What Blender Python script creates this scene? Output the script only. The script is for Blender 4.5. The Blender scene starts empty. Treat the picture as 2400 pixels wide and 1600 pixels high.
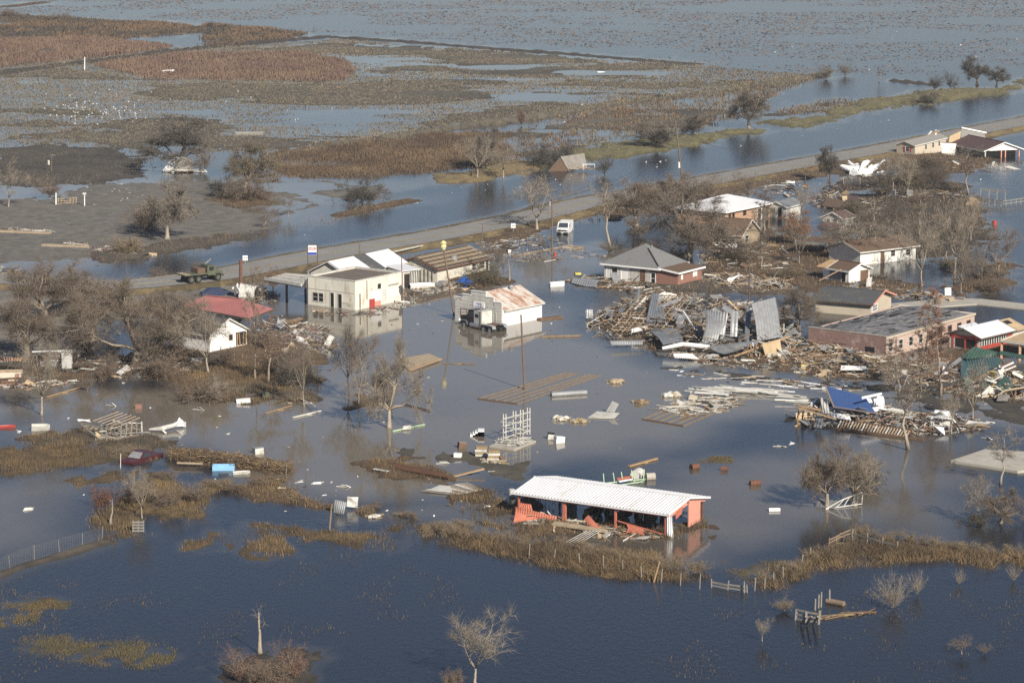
import bpy, bmesh, math, random
import numpy as np
from mathutils import Vector, Matrix, Euler
R = math.radians
random.seed(7)
RNG = np.random.default_rng(7)
scene = bpy.context.scene
COL = scene.collection

# ---------------------------------------------------------------- camera, sky, sun, exposure
CAMH, PITCH, FPX = 65.6, math.atan(1200/6700.0), 6700.0
cam = bpy.data.cameras.new('camera')
cam.sensor_width = 36.0; cam.lens = FPX/2400*36.0
cam.clip_start = 1.0; cam.clip_end = 40000.0
camo = bpy.data.objects.new('camera', cam); COL.objects.link(camo)
camo.location = (0, 0, CAMH); camo.rotation_euler = (math.pi/2-PITCH, 0, 0)
scene.camera = camo
SUN_EL = R(31); SUN_V = Vector((0.47, -0.88, 0)).normalized()
world = bpy.data.worlds.new('World'); scene.world = world; world.use_nodes = True
wn = world.node_tree; wn.nodes.clear()
sky = wn.nodes.new('ShaderNodeTexSky'); sky.sky_type = 'NISHITA'; sky.sun_disc = False
sky.sun_elevation = SUN_EL; sky.sun_rotation = math.atan2(SUN_V.x, SUN_V.y)
sky.altitude = 50; sky.air_density = 1.0; sky.dust_density = 0.5; sky.ozone_density = 1.8
bg = wn.nodes.new('ShaderNodeBackground'); bg.inputs['Strength'].default_value = 0.05
wo = wn.nodes.new('ShaderNodeOutputWorld')
wb = wn.nodes.new('ShaderNodeMix'); wb.data_type = 'RGBA'; wb.blend_type = 'MULTIPLY'; wb.inputs[0].default_value = 1; wb.inputs[7].default_value = (1.0, .97, 1.06, 1)
wn.links.new(sky.outputs[0], wb.inputs[6]); wn.links.new(wb.outputs[2], bg.inputs[0]); wn.links.new(bg.outputs[0], wo.inputs[0])
sl = bpy.data.lights.new('sun', 'SUN'); sl.energy = 5.0; sl.angle = R(0.5); sl.color = (1.0, 0.93, 0.82)
so = bpy.data.objects.new('sun', sl); COL.objects.link(so)
sd = Vector((SUN_V.x*math.cos(SUN_EL), SUN_V.y*math.cos(SUN_EL), math.sin(SUN_EL)))
so.rotation_euler = sd.to_track_quat('Z', 'Y').to_euler(); so.location = (60, -60, 120)
scene.view_settings.view_transform = 'Standard'; scene.view_settings.look = 'None'
scene.view_settings.exposure = 0.45; scene.view_settings.gamma = 1.0
scene.view_settings.use_curve_mapping = False
scene.cycles.use_denoising = False
scene.cycles.max_bounces = 6; scene.cycles.diffuse_bounces = 2; scene.cycles.glossy_bounces = 3
scene.cycles.transparent_max_bounces = 4; scene.cycles.volume_bounces = 0

# ---------------------------------------------------------------- survey helpers: map point <-> photo pixel
CP, SP = math.cos(PITCH), math.sin(PITCH)
def G(px, py, z=0.0):
    a = (px-1200)/FPX; b = (800-py)/FPX
    dy = CP + b*SP; dz = -SP + b*CP
    t = (z-CAMH)/dz
    return Vector((a*t, dy*t, z))
def Gn(px, py):
    a = (px-1200)/FPX; b = (800-py)/FPX
    t = -CAMH/(-SP+b*CP)
    return a*t, (CP+b*SP)*t
def S(py):
    return FPX*math.hypot(1, 0)*(SP - (800-py)/FPX*CP)/CAMH
def PX(p):
    y = p[1]*CP-(p[2]-CAMH)*SP; u = p[1]*SP+(p[2]-CAMH)*CP
    return 1200+FPX*p[0]/y, 800-FPX*u/y

def hash2(ix, iy, s):
    n = (ix.astype(np.int64)*374761393 + iy.astype(np.int64)*668265263 + s*1442695041) & 0x7fffffff
    n = ((n ^ (n >> 13))*1274126177) & 0x7fffffff
    return ((n ^ (n >> 16)) & 0xffff)/65535.0
def vnoise(x, y, s=0):
    ix = np.floor(x); iy = np.floor(y); fx = x-ix; fy = y-iy
    fx = fx*fx*(3-2*fx); fy = fy*fy*(3-2*fy)
    a = hash2(ix, iy, s); b = hash2(ix+1, iy, s); c = hash2(ix, iy+1, s); d = hash2(ix+1, iy+1, s)
    return (a*(1-fx)+b*fx)*(1-fy)+(c*(1-fx)+d*fx)*fy
def fbm(x, y, s=0, o=4):
    v = 0; a = 0.5; t = 0
    for k in range(o):
        v = v+a*vnoise(x, y, s+k*17); t += a; a *= .5; x = x*2.03+11.3; y = y*2.03+5.7
    return v/t
def sstep(a, b, x):
    t = np.clip((x-a)/(b-a), 0, 1); return t*t*(3-2*t)
def sdist(poly, x, y):
    """signed distance to polygon (positive inside), metres"""
    n = len(poly); d = np.full(x.shape, 1e9); ins = np.zeros(x.shape, bool)
    for i in range(n):
        x0, y0 = poly[i]; x1, y1 = poly[(i+1) % n]
        ex, ey = x1-x0, y1-y0; L = ex*ex+ey*ey+1e-9
        t = np.clip(((x-x0)*ex+(y-y0)*ey)/L, 0, 1)
        d = np.minimum(d, (x-x0-t*ex)**2+(y-y0-t*ey)**2)
        c = (y0 > y) != (y1 > y)
        with np.errstate(divide='ignore', invalid='ignore'):
            ins ^= c & (x < ex*(y-y0)/(ey if abs(ey) > 1e-9 else 1e-9)+x0)
    d = np.sqrt(d); return np.where(ins, d, -d)
def sline(pts, x, y):
    d = np.full(x.shape, 1e9)
    for (x0, y0), (x1, y1) in zip(pts[:-1], pts[1:]):
        ex, ey = x1-x0, y1-y0; L = ex*ex+ey*ey+1e-9
        t = np.clip(((x-x0)*ex+(y-y0)*ey)/L, 0, 1)
        d = np.minimum(d, (x-x0-t*ex)**2+(y-y0-t*ey)**2)
    return np.sqrt(d)

# ---------------------------------------------------------------- materials
MATS = {}
def nod(nt, t, **k):
    n = nt.nodes.new(t)
    for a, b in k.items():
        setattr(n, a, b)
    return n
def mat(name, col, rough=0.8, col2=None, scale=1.5, amt=0.35, metal=0.0, bump=0.0, bscale=None, stain=None, stain_amt=0.5, stain_scale=0.5, attr=None, stretch=None):
    """procedural surface: base colour broken up by two noises, optional stain colour and relief"""
    if name in MATS: return MATS[name]
    m = bpy.data.materials.new(name); m.use_nodes = True; nt = m.node_tree; L = nt.links
    b = nt.nodes['Principled BSDF']; b.inputs['Roughness'].default_value = rough; b.inputs['Metallic'].default_value = metal
    tc = nod(nt, 'ShaderNodeTexCoord'); mp = nod(nt, 'ShaderNodeMapping')
    if stretch: mp.inputs['Scale'].default_value = stretch
    L.new(tc.outputs['Object'], mp.inputs[0])
    n1 = nod(nt, 'ShaderNodeTexNoise'); n1.inputs['Scale'].default_value = scale; n1.inputs['Detail'].default_value = 6; n1.inputs['Roughness'].default_value = .65
    L.new(mp.outputs[0], n1.inputs['Vector'])
    cr = nod(nt, 'ShaderNodeMapRange'); cr.inputs[1].default_value = .3; cr.inputs[2].default_value = .7
    cr.inputs[3].default_value = 0; cr.inputs[4].default_value = 1; L.new(n1.outputs['Fac'], cr.inputs[0])
    c2 = col2 if col2 else tuple(c*(1-amt) for c in col)
    mx = nod(nt, 'ShaderNodeMix', data_type='RGBA'); mx.inputs[6].default_value = (*col, 1); mx.inputs[7].default_value = (*c2, 1)
    L.new(cr.outputs[0], mx.inputs[0]); out = mx.outputs[2]
    if attr:
        at = nod(nt, 'ShaderNodeAttribute', attribute_name=attr)
        ml = nod(nt, 'ShaderNodeMix', data_type='RGBA', blend_type='MULTIPLY'); ml.inputs[0].default_value = 1
        L.new(out, ml.inputs[6]); L.new(at.outputs['Color'], ml.inputs[7]); out = ml.outputs[2]
    if stain:
        n2 = nod(nt, 'ShaderNodeTexNoise'); n2.inputs['Scale'].default_value = stain_scale; n2.inputs['Detail'].default_value = 8; n2.inputs['Roughness'].default_value = .7
        L.new(mp.outputs[0], n2.inputs['Vector'])
        r2 = nod(nt, 'ShaderNodeMapRange'); r2.inputs[1].default_value = .68-.3*stain_amt; r2.inputs[2].default_value = .78-.2*stain_amt
        L.new(n2.outputs['Fac'], r2.inputs[0])
        ms = nod(nt, 'ShaderNodeMix', data_type='RGBA'); ms.inputs[7].default_value = (*stain, 1)
        L.new(r2.outputs[0], ms.inputs[0]); L.new(out, ms.inputs[6]); out = ms.outputs[2]
    L.new(out, b.inputs['Base Color'])
    if bump:
        n3 = nod(nt, 'ShaderNodeTexNoise'); n3.inputs['Scale'].default_value = bscale or scale*4; n3.inputs['Detail'].default_value = 4
        L.new(mp.outputs[0], n3.inputs['Vector'])
        bp = nod(nt, 'ShaderNodeBump'); bp.inputs['Strength'].default_value = bump; bp.inputs['Distance'].default_value = .1
        L.new(n3.outputs['Fac'], bp.inputs['Height']); L.new(bp.outputs[0], b.inputs['Normal'])
    MATS[name] = m; return m

mat('white_paint', (.74, .72, .64), .6, amt=.12, scale=.8, stain=(.42, .36, .27), stain_amt=.3, stain_scale=.6)
mat('bright_white', (.82, .81, .78), .5, amt=.1, scale=.8, stain=(.58, .54, .46), stain_amt=.35, stretch=(1, 1, .35))
mat('cream_wall', (.6, .57, .48), .8, amt=.18, scale=.9, stain=(.33, .28, .2), stain_amt=.5, stain_scale=.7, bump=.2)
mat('block_wall', (.72, .69, .59), .85, amt=.2, scale=.5, stain=(.46, .38, .27), stain_amt=.5, stain_scale=.9, bump=.15, stretch=(1, 1, .3))
mat('dirty_white', (.6, .585, .53), .75, amt=.3, scale=1.2, stain=(.32, .28, .22), stain_amt=.5, stain_scale=.9)
mat('beige_wall', (.50, .43, .33), .85, amt=.12, scale=.6, stain=(.35, .29, .22), stain_amt=.3)
mat('peach_brick', (.48, .30, .19), .85, amt=.3, scale=3, stain=(.34, .22, .15), stain_amt=.4, stain_scale=1.2)
mat('pink_stucco', (.5, .37, .3), .85, amt=.16, scale=1, stain=(.42, .3, .24), stain_amt=.4)
mat('red_brick', (.30, .15, .11), .85, amt=.3, scale=4, stain=(.4, .25, .2), stain_amt=.4, bump=.2)
mat('pink_brick', (.27, .17, .145), .9, amt=.35, scale=5, stain=(.36, .27, .23), stain_amt=.5, stain_scale=.8, bump=.2)
mat('grey_shingle', (.19, .19, .185), .9, amt=.22, scale=6, bump=.3, stain=(.12, .12, .115), stain_amt=.35, stain_scale=.8)
mat('light_shingle', (.27, .26, .24), .9, amt=.25, scale=6, bump=.3, stain=(.19, .18, .16), stain_amt=.4, stain_scale=.8)
mat('dark_shingle', (.085, .088, .09), .9, amt=.3, scale=4, bump=.3, stain=(.12, .115, .1), stain_amt=.5, stain_scale=.7)
mat('brown_shingle', (.15, .095, .06), .9, amt=.35, scale=4, bump=.3, stain=(.1, .07, .05), stain_amt=.5, stain_scale=.7)
mat('maroon_shingle', (.11, .065, .06), .9, amt=.3, scale=3, bump=.3, stain=(.085, .06, .055), stain_amt=.5)
mat('tar_roof', (.165, .13, .105), .95, amt=.3, scale=.7, bump=.2, stain=(.11, .085, .07), stain_amt=.5, stain_scale=.4)
mat('torn_tar', (.045, .045, .05), .8, col2=(.25, .245, .24), scale=1.1, stretch=(.45, 2.2, 1), bump=.4)
mat('white_metal', (.72, .72, .72), .45, amt=.1, scale=.6, stain=(.55, .53, .5), stain_amt=.3, stain_scale=.5)
mat('shed_metal', (.74, .735, .73), .5, amt=.12, scale=.5, stain=(.52, .48, .43), stain_amt=.45, stain_scale=.9, stretch=(.35, 1.2, 1))
mat('galvanised', (.38, .385, .385), .45, amt=.25, scale=1.2, metal=.35, stain=(.26, .25, .235), stain_amt=.4)
mat('dull_metal', (.27, .28, .285), .5, amt=.25, scale=1.2, metal=.3, stain=(.17, .16, .15), stain_amt=.5)
mat('rusty_roof', (.62, .58, .52), .6, amt=.15, scale=.8, stain=(.33, .15, .075), stain_amt=.85, stain_scale=.55, stretch=(1.6, .45, 1))
mat('rust', (.17, .07, .04), .85, amt=.4, scale=3, stain=(.09, .05, .035), stain_amt=.5)
mat('green_metal', (.045, .09, .07), .5, amt=.2, scale=.8, stain=(.08, .13, .11), stain_amt=.4)
mat('dark_teal', (.055, .105, .11), .55, amt=.25, scale=.8, stain=(.07, .1, .1), stain_amt=.4)
mat('red_roof', (.37, .14, .128), .7, amt=.14, scale=.5, stain=(.3, .11, .1), stain_amt=.4)
mat('orange_paint', (.52, .165, .1), .75, amt=.3, scale=1.2, stain=(.33, .13, .085), stain_amt=.5)
mat('salmon_paint', (.66, .30, .22), .6, amt=.15, scale=1.2, stain=(.5, .24, .18), stain_amt=.4)
mat('red_paint', (.42, .06, .05), .5, amt=.2, scale=1)
mat('blue_roof', (.05, .105, .27), .6, amt=.15, scale=.5, stain=(.09, .13, .3), stain_amt=.3)
mat('blue_tarp', (.03, .10, .34), .5, amt=.3, scale=1.5)
mat('sky_blue', (.24, .47, .72), .5, amt=.1)
mat('yellow_paint', (.62, .48, .06), .5, amt=.2)
mat('siren_yellow', (.62, .56, .28), .5, amt=.15, scale=3)
mat('old_wood', (.25, .185, .125), .85, amt=.4, scale=1.4, stain=(.2, .14, .09), stain_amt=.4, stain_scale=1.0)
mat('raw_wood', (.40, .265, .145), .8, amt=.3, scale=1.4, stain=(.34, .22, .12), stain_amt=.4)
mat('tan_wood', (.41, .32, .215), .85, amt=.3, scale=1.2, stain=(.3, .22, .14), stain_amt=.4)
mat('brown_wood', (.17, .1, .06), .85, amt=.4, scale=1.4, stain=(.13, .075, .045), stain_amt=.4)
mat('dark_wood', (.11, .08, .06), .9, amt=.4, scale=1.4)
mat('grey_wood', (.25, .23, .2), .9, amt=.35, scale=1.5, stain=(.2, .18, .15), stain_amt=.4)
mat('white_wood', (.6, .58, .52), .75, amt=.25, scale=1.5, stain=(.45, .4, .33), stain_amt=.4)
mat('pole_wood', (.17, .12, .085), .9, amt=.35, scale=1.5)
mat('red_pole', (.16, .075, .05), .9, amt=.35, scale=1.5)
mat('bark', (.31, .255, .195), .9, amt=.4, scale=2.5, stain=(.13, .1, .08), stain_amt=.5, stain_scale=1.2)
mat('pale_bark', (.36, .305, .235), .9, amt=.35, scale=2.5, stain=(.22, .18, .14), stain_amt=.4)
mat('dark_bark', (.105, .085, .065), .9, amt=.4, scale=2.5)
mat('leaf', (1, 1, 1), .8, amt=.45, scale=.35, attr='col')
mat('grass', (1, 1, 1), .85, amt=.35, scale=.15, attr='col')
mat('concrete', (.42, .39, .33), .9, amt=.22, scale=.6, stain=(.3, .27, .22), stain_amt=.5, stain_scale=.5)
mat('asphalt', (.25, .243, .228), .9, amt=.2, scale=.25, stain=(.19, .18, .165), stain_amt=.5, stain_scale=.08)
mat('dark', (.012, .012, .013), .7, amt=.2)
mat('window_dark', (.02, .022, .027), .25, amt=.3)
mat('glass', (.05, .06, .075), .08, amt=.2)
mat('black_paint', (.02, .021, .024), .3, amt=.2)
mat('rubber', (.022, .022, .022), .85, amt=.3)
mat('chrome', (.6, .6, .6), .2, amt=.15, metal=.8)
mat('army_green', (.095, .105, .065), .75, amt=.2, scale=1.5, stain=(.17, .16, .1), stain_amt=.4)
mat('maroon_paint', (.075, .018, .022), .35, amt=.2, stain=(.14, .06, .05), stain_amt=.3)
mat('insulation', (.62, .47, .16), .9, amt=.3, scale=3)
mat('plywood', (.50, .37, .22), .85, amt=.25, scale=1, stain=(.36, .26, .16), stain_amt=.4)
mat('thatch', (.15, .098, .05), .95, amt=.5, scale=3, stain=(.3, .21, .1), stain_amt=.5)
mat('green_paint', (.42, .56, .36), .6, amt=.2)
mat('yellow_line', (.42, .30, .06), .8, amt=.4, scale=1)
mat('sign_blue', (.03, .06, .33), .5, amt=.1)
mat('sign_red', (.33, .03, .04), .5, amt=.1)
mat('hay', (.32, .24, .13), .95, amt=.35, scale=3, stain=(.28, .2, .1), stain_amt=.4)
mat('bird_white', (.85, .85, .83), .7, amt=.05)

# ---------------------------------------------------------------- mesh building
class MB:
    def __init__(s): s.v = []; s.f = []
    def quad(s, *p):
        k = len(s.v); s.v += [tuple(q) for q in p]; s.f.append(tuple(range(k, k+len(p)))); return s
    def box(s, c, d, M=None):
        k = len(s.v); hx, hy, hz = d[0]/2, d[1]/2, d[2]/2; c = Vector(c)
        for z in (-hz, hz):
            for (x, y) in ((-hx, -hy), (hx, -hy), (hx, hy), (-hx, hy)):
                p = Vector((x, y, z))
                if M is not None: p = M @ p
                s.v.append(tuple(c+p))
        s.f += [tuple(k+i for i in q) for q in ((3, 2, 1, 0), (4, 5, 6, 7), (0, 1, 5, 4), (1, 2, 6, 5), (2, 3, 7, 6), (3, 0, 4, 7))]
        return s
    def span(s, a, b):
        """axis-aligned box from corner a to corner b"""
        return s.box([(a[i]+b[i])/2 for i in range(3)], [abs(b[i]-a[i]) for i in range(3)])
    def bar(s, p, q, w, h=None, up=(0, 0, 1)):
        p, q = Vector(p), Vector(q); h = h or w; d = q-p; L = d.length
        if L < 1e-6: return s
        x = d/L; u = Vector(up)
        if abs(x.dot(u)) > .98: u = Vector((0, 1, 0))
        y = u.cross(x).normalized(); z = x.cross(y)
        M = Matrix((x, y, z)).transposed()
        return s.box((p+q)/2, (L, w, h), M)
    def tube(s, p, q, r0, r1=None, n=8, cap=True):
        p, q = Vector(p), Vector(q); r1 = r0 if r1 is None else r1; d = (q-p)
        if d.length < 1e-6: return s
        d.normalize(); u = Vector((0, 0, 1)) if abs(d.z) < .9 else Vector((1, 0, 0))
        a = d.cross(u).normalized(); b = d.cross(a); k = len(s.v)
        for c, r in ((p, r0), (q, r1)):
            for i in range(n):
                t = 2*math.pi*i/n; s.v.append(tuple(c+a*(r*math.cos(t))+b*(r*math.sin(t))))
        for i in range(n):
            j = (i+1) % n; s.f.append((k+i, k+n+i, k+n+j, k+j))
        if cap: s.f.append(tuple(k+i for i in range(n))); s.f.append(tuple(k+n+i for i in reversed(range(n))))
        return s
    def path(s, pts, rad, n=6):
        """one continuous tube through points"""
        k = len(s.v); P = [Vector(p) for p in pts]
        for i, p in enumerate(P):
            d = (P[min(i+1, len(P)-1)]-P[max(i-1, 0)]).normalized()
            u = Vector((0, 0, 1)) if abs(d.z) < .9 else Vector((1, 0, 0))
            a = d.cross(u).normalized(); b = d.cross(a); r = rad[i] if hasattr(rad, '__len__') else rad
            for j in range(n):
                t = 2*math.pi*j/n; s.v.append(tuple(p+a*(r*math.cos(t))+b*(r*math.sin(t))))
        for i in range(len(P)-1):
            for j in range(n):
                j2 = (j+1) % n; s.f.append((k+i*n+j, k+(i+1)*n+j, k+(i+1)*n+j2, k+i*n+j2))
        s.f.append(tuple(k+j for j in range(n))); e = k+(len(P)-1)*n; s.f.append(tuple(e+j for j in reversed(range(n))))
        return s
    def prism(s, prof, axis, t0, t1):
        """profile of 2-D points pushed along an axis ('x','y','z') from t0 to t1"""
        k = len(s.v); n = len(prof)
        for t in (t0, t1):
            for (a, b) in prof:
                s.v.append({'x': (t, a, b), 'y': (a, t, b), 'z': (a, b, t)}[axis])
        for i in range(n):
            j = (i+1) % n; s.f.append((k+i, k+j, k+n+j, k+n+i))
        s.f.append(tuple(k+i for i in reversed(range(n)))); s.f.append(tuple(k+n+i for i in range(n)))
        return s
    def slab(s, a, b, c, d, t):
        """thick four-cornered plate; t metres below its top corners"""
        a, b, c, d = map(Vector, (a, b, c, d)); n = (b-a).cross(d-a)
        if n.length < 1e-9: return s
        n.normalize(); n = n if n.z >= 0 else -n
        k = len(s.v); s.v += [tuple(p) for p in (a, b, c, d)]+[tuple(p-n*t) for p in (a, b, c, d)]
        s.f += [tuple(k+i for i in q) for q in ((0, 1, 2, 3), (7, 6, 5, 4), (0, 4, 5, 1), (1, 5, 6, 2), (2, 6, 7, 3), (3, 7, 4, 0))]
        return s
    def ribbed(s, a, b, c, d, pitch, amp, wob=0.0, t=0.03, bend=0.0, seed=0):
        """ribbed metal sheet: ribs run a->d, repeat along a->b"""
        a, b, c, d = map(Vector, (a, b, c, d)); n = (b-a).cross(d-a).normalized(); n = n if n.z >= 0 else -n
        rr = random.Random(seed); nu = max(2, int((b-a).length/pitch)*2); nv = 6 if (wob or bend) else 1
        k = len(s.v); ph = [rr.random()*6 for _ in range(4)]
        for top in (0, 1):
            for i in range(nu+1):
                u = i/nu
                for j in range(nv+1):
                    v = j/nv; p = (a*(1-u)+b*u)*(1-v)+(d*(1-u)+c*u)*v
                    o = amp*(i % 2) + wob*(math.sin(u*5+ph[0]+v*3)+math.sin(v*6+ph[1]+u*2))*.5 + bend*math.sin(v*math.pi)
                    s.v.append(tuple(p+n*(o-(t if top else 0))))
        m = (nu+1)*(nv+1)
        for i in range(nu):
            for j in range(nv):
                q = (k+i*(nv+1)+j, k+(i+1)*(nv+1)+j, k+(i+1)*(nv+1)+j+1, k+i*(nv+1)+j+1)
                s.f.append(q); s.f.append(tuple(x+m for x in reversed(q)))
        edge = [i*(nv+1) for i in range(nu+1)]+[nu*(nv+1)+j for j in range(1, nv+1)]+[i*(nv+1)+nv for i in range(nu-1, -1, -1)]+[j for j in range(nv-1, 0, -1)]
        for x, y in zip(edge, edge[1:]+edge[:1]): s.f.append((k+y, k+x, k+x+m, k+y+m))
        return s
    def xf(s, M):
        s.v = [tuple(M @ Vector(p)) for p in s.v]; return s
    def add(s, o):
        k = len(s.v); s.v += o.v; s.f += [tuple(i+k for i in f) for f in o.f]; return s
    def mesh(s, name, m, smooth=False):
        me = bpy.data.meshes.new(name); me.from_pydata(s.v, [], s.f); me.update()
        bm = bmesh.new(); bm.from_mesh(me); bmesh.ops.recalc_face_normals(bm, faces=bm.faces); bm.to_mesh(me); bm.free()
        if smooth:
            for p in me.polygons: p.use_smooth = True
        me.materials.append(MATS[m] if isinstance(m, str) else m); return me
    def build(s, name, m, parent=None, smooth=False):
        return link(name, s.mesh(name, m, smooth), parent)

def link(name, me, parent=None):
    o = bpy.data.objects.new(name, me); COL.objects.link(o)
    if parent is not None: o.parent = parent
    return o
def tag(o, label, cat, group=None, kind=None):
    if label: o['label'] = label
    if cat: o['category'] = cat
    if group: o['group'] = group
    if kind: o['kind'] = kind
    return o
def empty(name, loc, rz=0.0, rot=None):
    o = bpy.data.objects.new(name, None); COL.objects.link(o); o.empty_display_size = .3
    o.location = loc; o.rotation_euler = rot if rot else (0, 0, rz); return o
def thing(name, label, cat, loc, rz=0.0, group=None, rot=None):
    return tag(empty(name, loc, rz, rot), label, cat, group)
def tree_copy(o, parent=None):
    c = o.copy(); COL.objects.link(c); c.parent = parent
    for ch in o.children: tree_copy(ch, c)
    return c
def fast(name, v, f, m, parent=None, col=None, kind=None):
    """numpy triangle mesh"""
    me = bpy.data.meshes.new(name); nv, nf = len(v), len(f); w = f.shape[1]
    me.vertices.add(nv); me.vertices.foreach_set('co', v.astype(np.float32).ravel())
    me.loops.add(nf*w); me.loops.foreach_set('vertex_index', f.astype(np.int32).ravel())
    me.polygons.add(nf); me.polygons.foreach_set('loop_start', np.arange(0, nf*w, w, dtype=np.int32))
    try: me.polygons.foreach_set('loop_total', np.full(nf, w, dtype=np.int32))
    except Exception: pass
    me.update(calc_edges=True)
    if col is not None:
        a = me.color_attributes.new('col', 'FLOAT_COLOR', 'POINT')
        c4 = np.ones((nv, 4), np.float32); c4[:, :3] = col; a.data.foreach_set('color', c4.ravel())
    me.materials.append(MATS[m] if isinstance(m, str) else m)
    o = link(name, me, parent)
    if kind: o['kind'] = kind
    return o
# ================================================================ SETTING: ground, water, road, grass
GC = dict(tan=(.25, .185, .085), green=(.175, .155, .07), brown=(.125, .08, .042), red=(.14, .09, .068), mud=(.10, .083, .062), grey=(.31, .28, .235),
          olive=(.152, .13, .092), gold=(.15, .10, .045), dark=(.065, .053, .04), rust=(.15, .098, .06))
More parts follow.
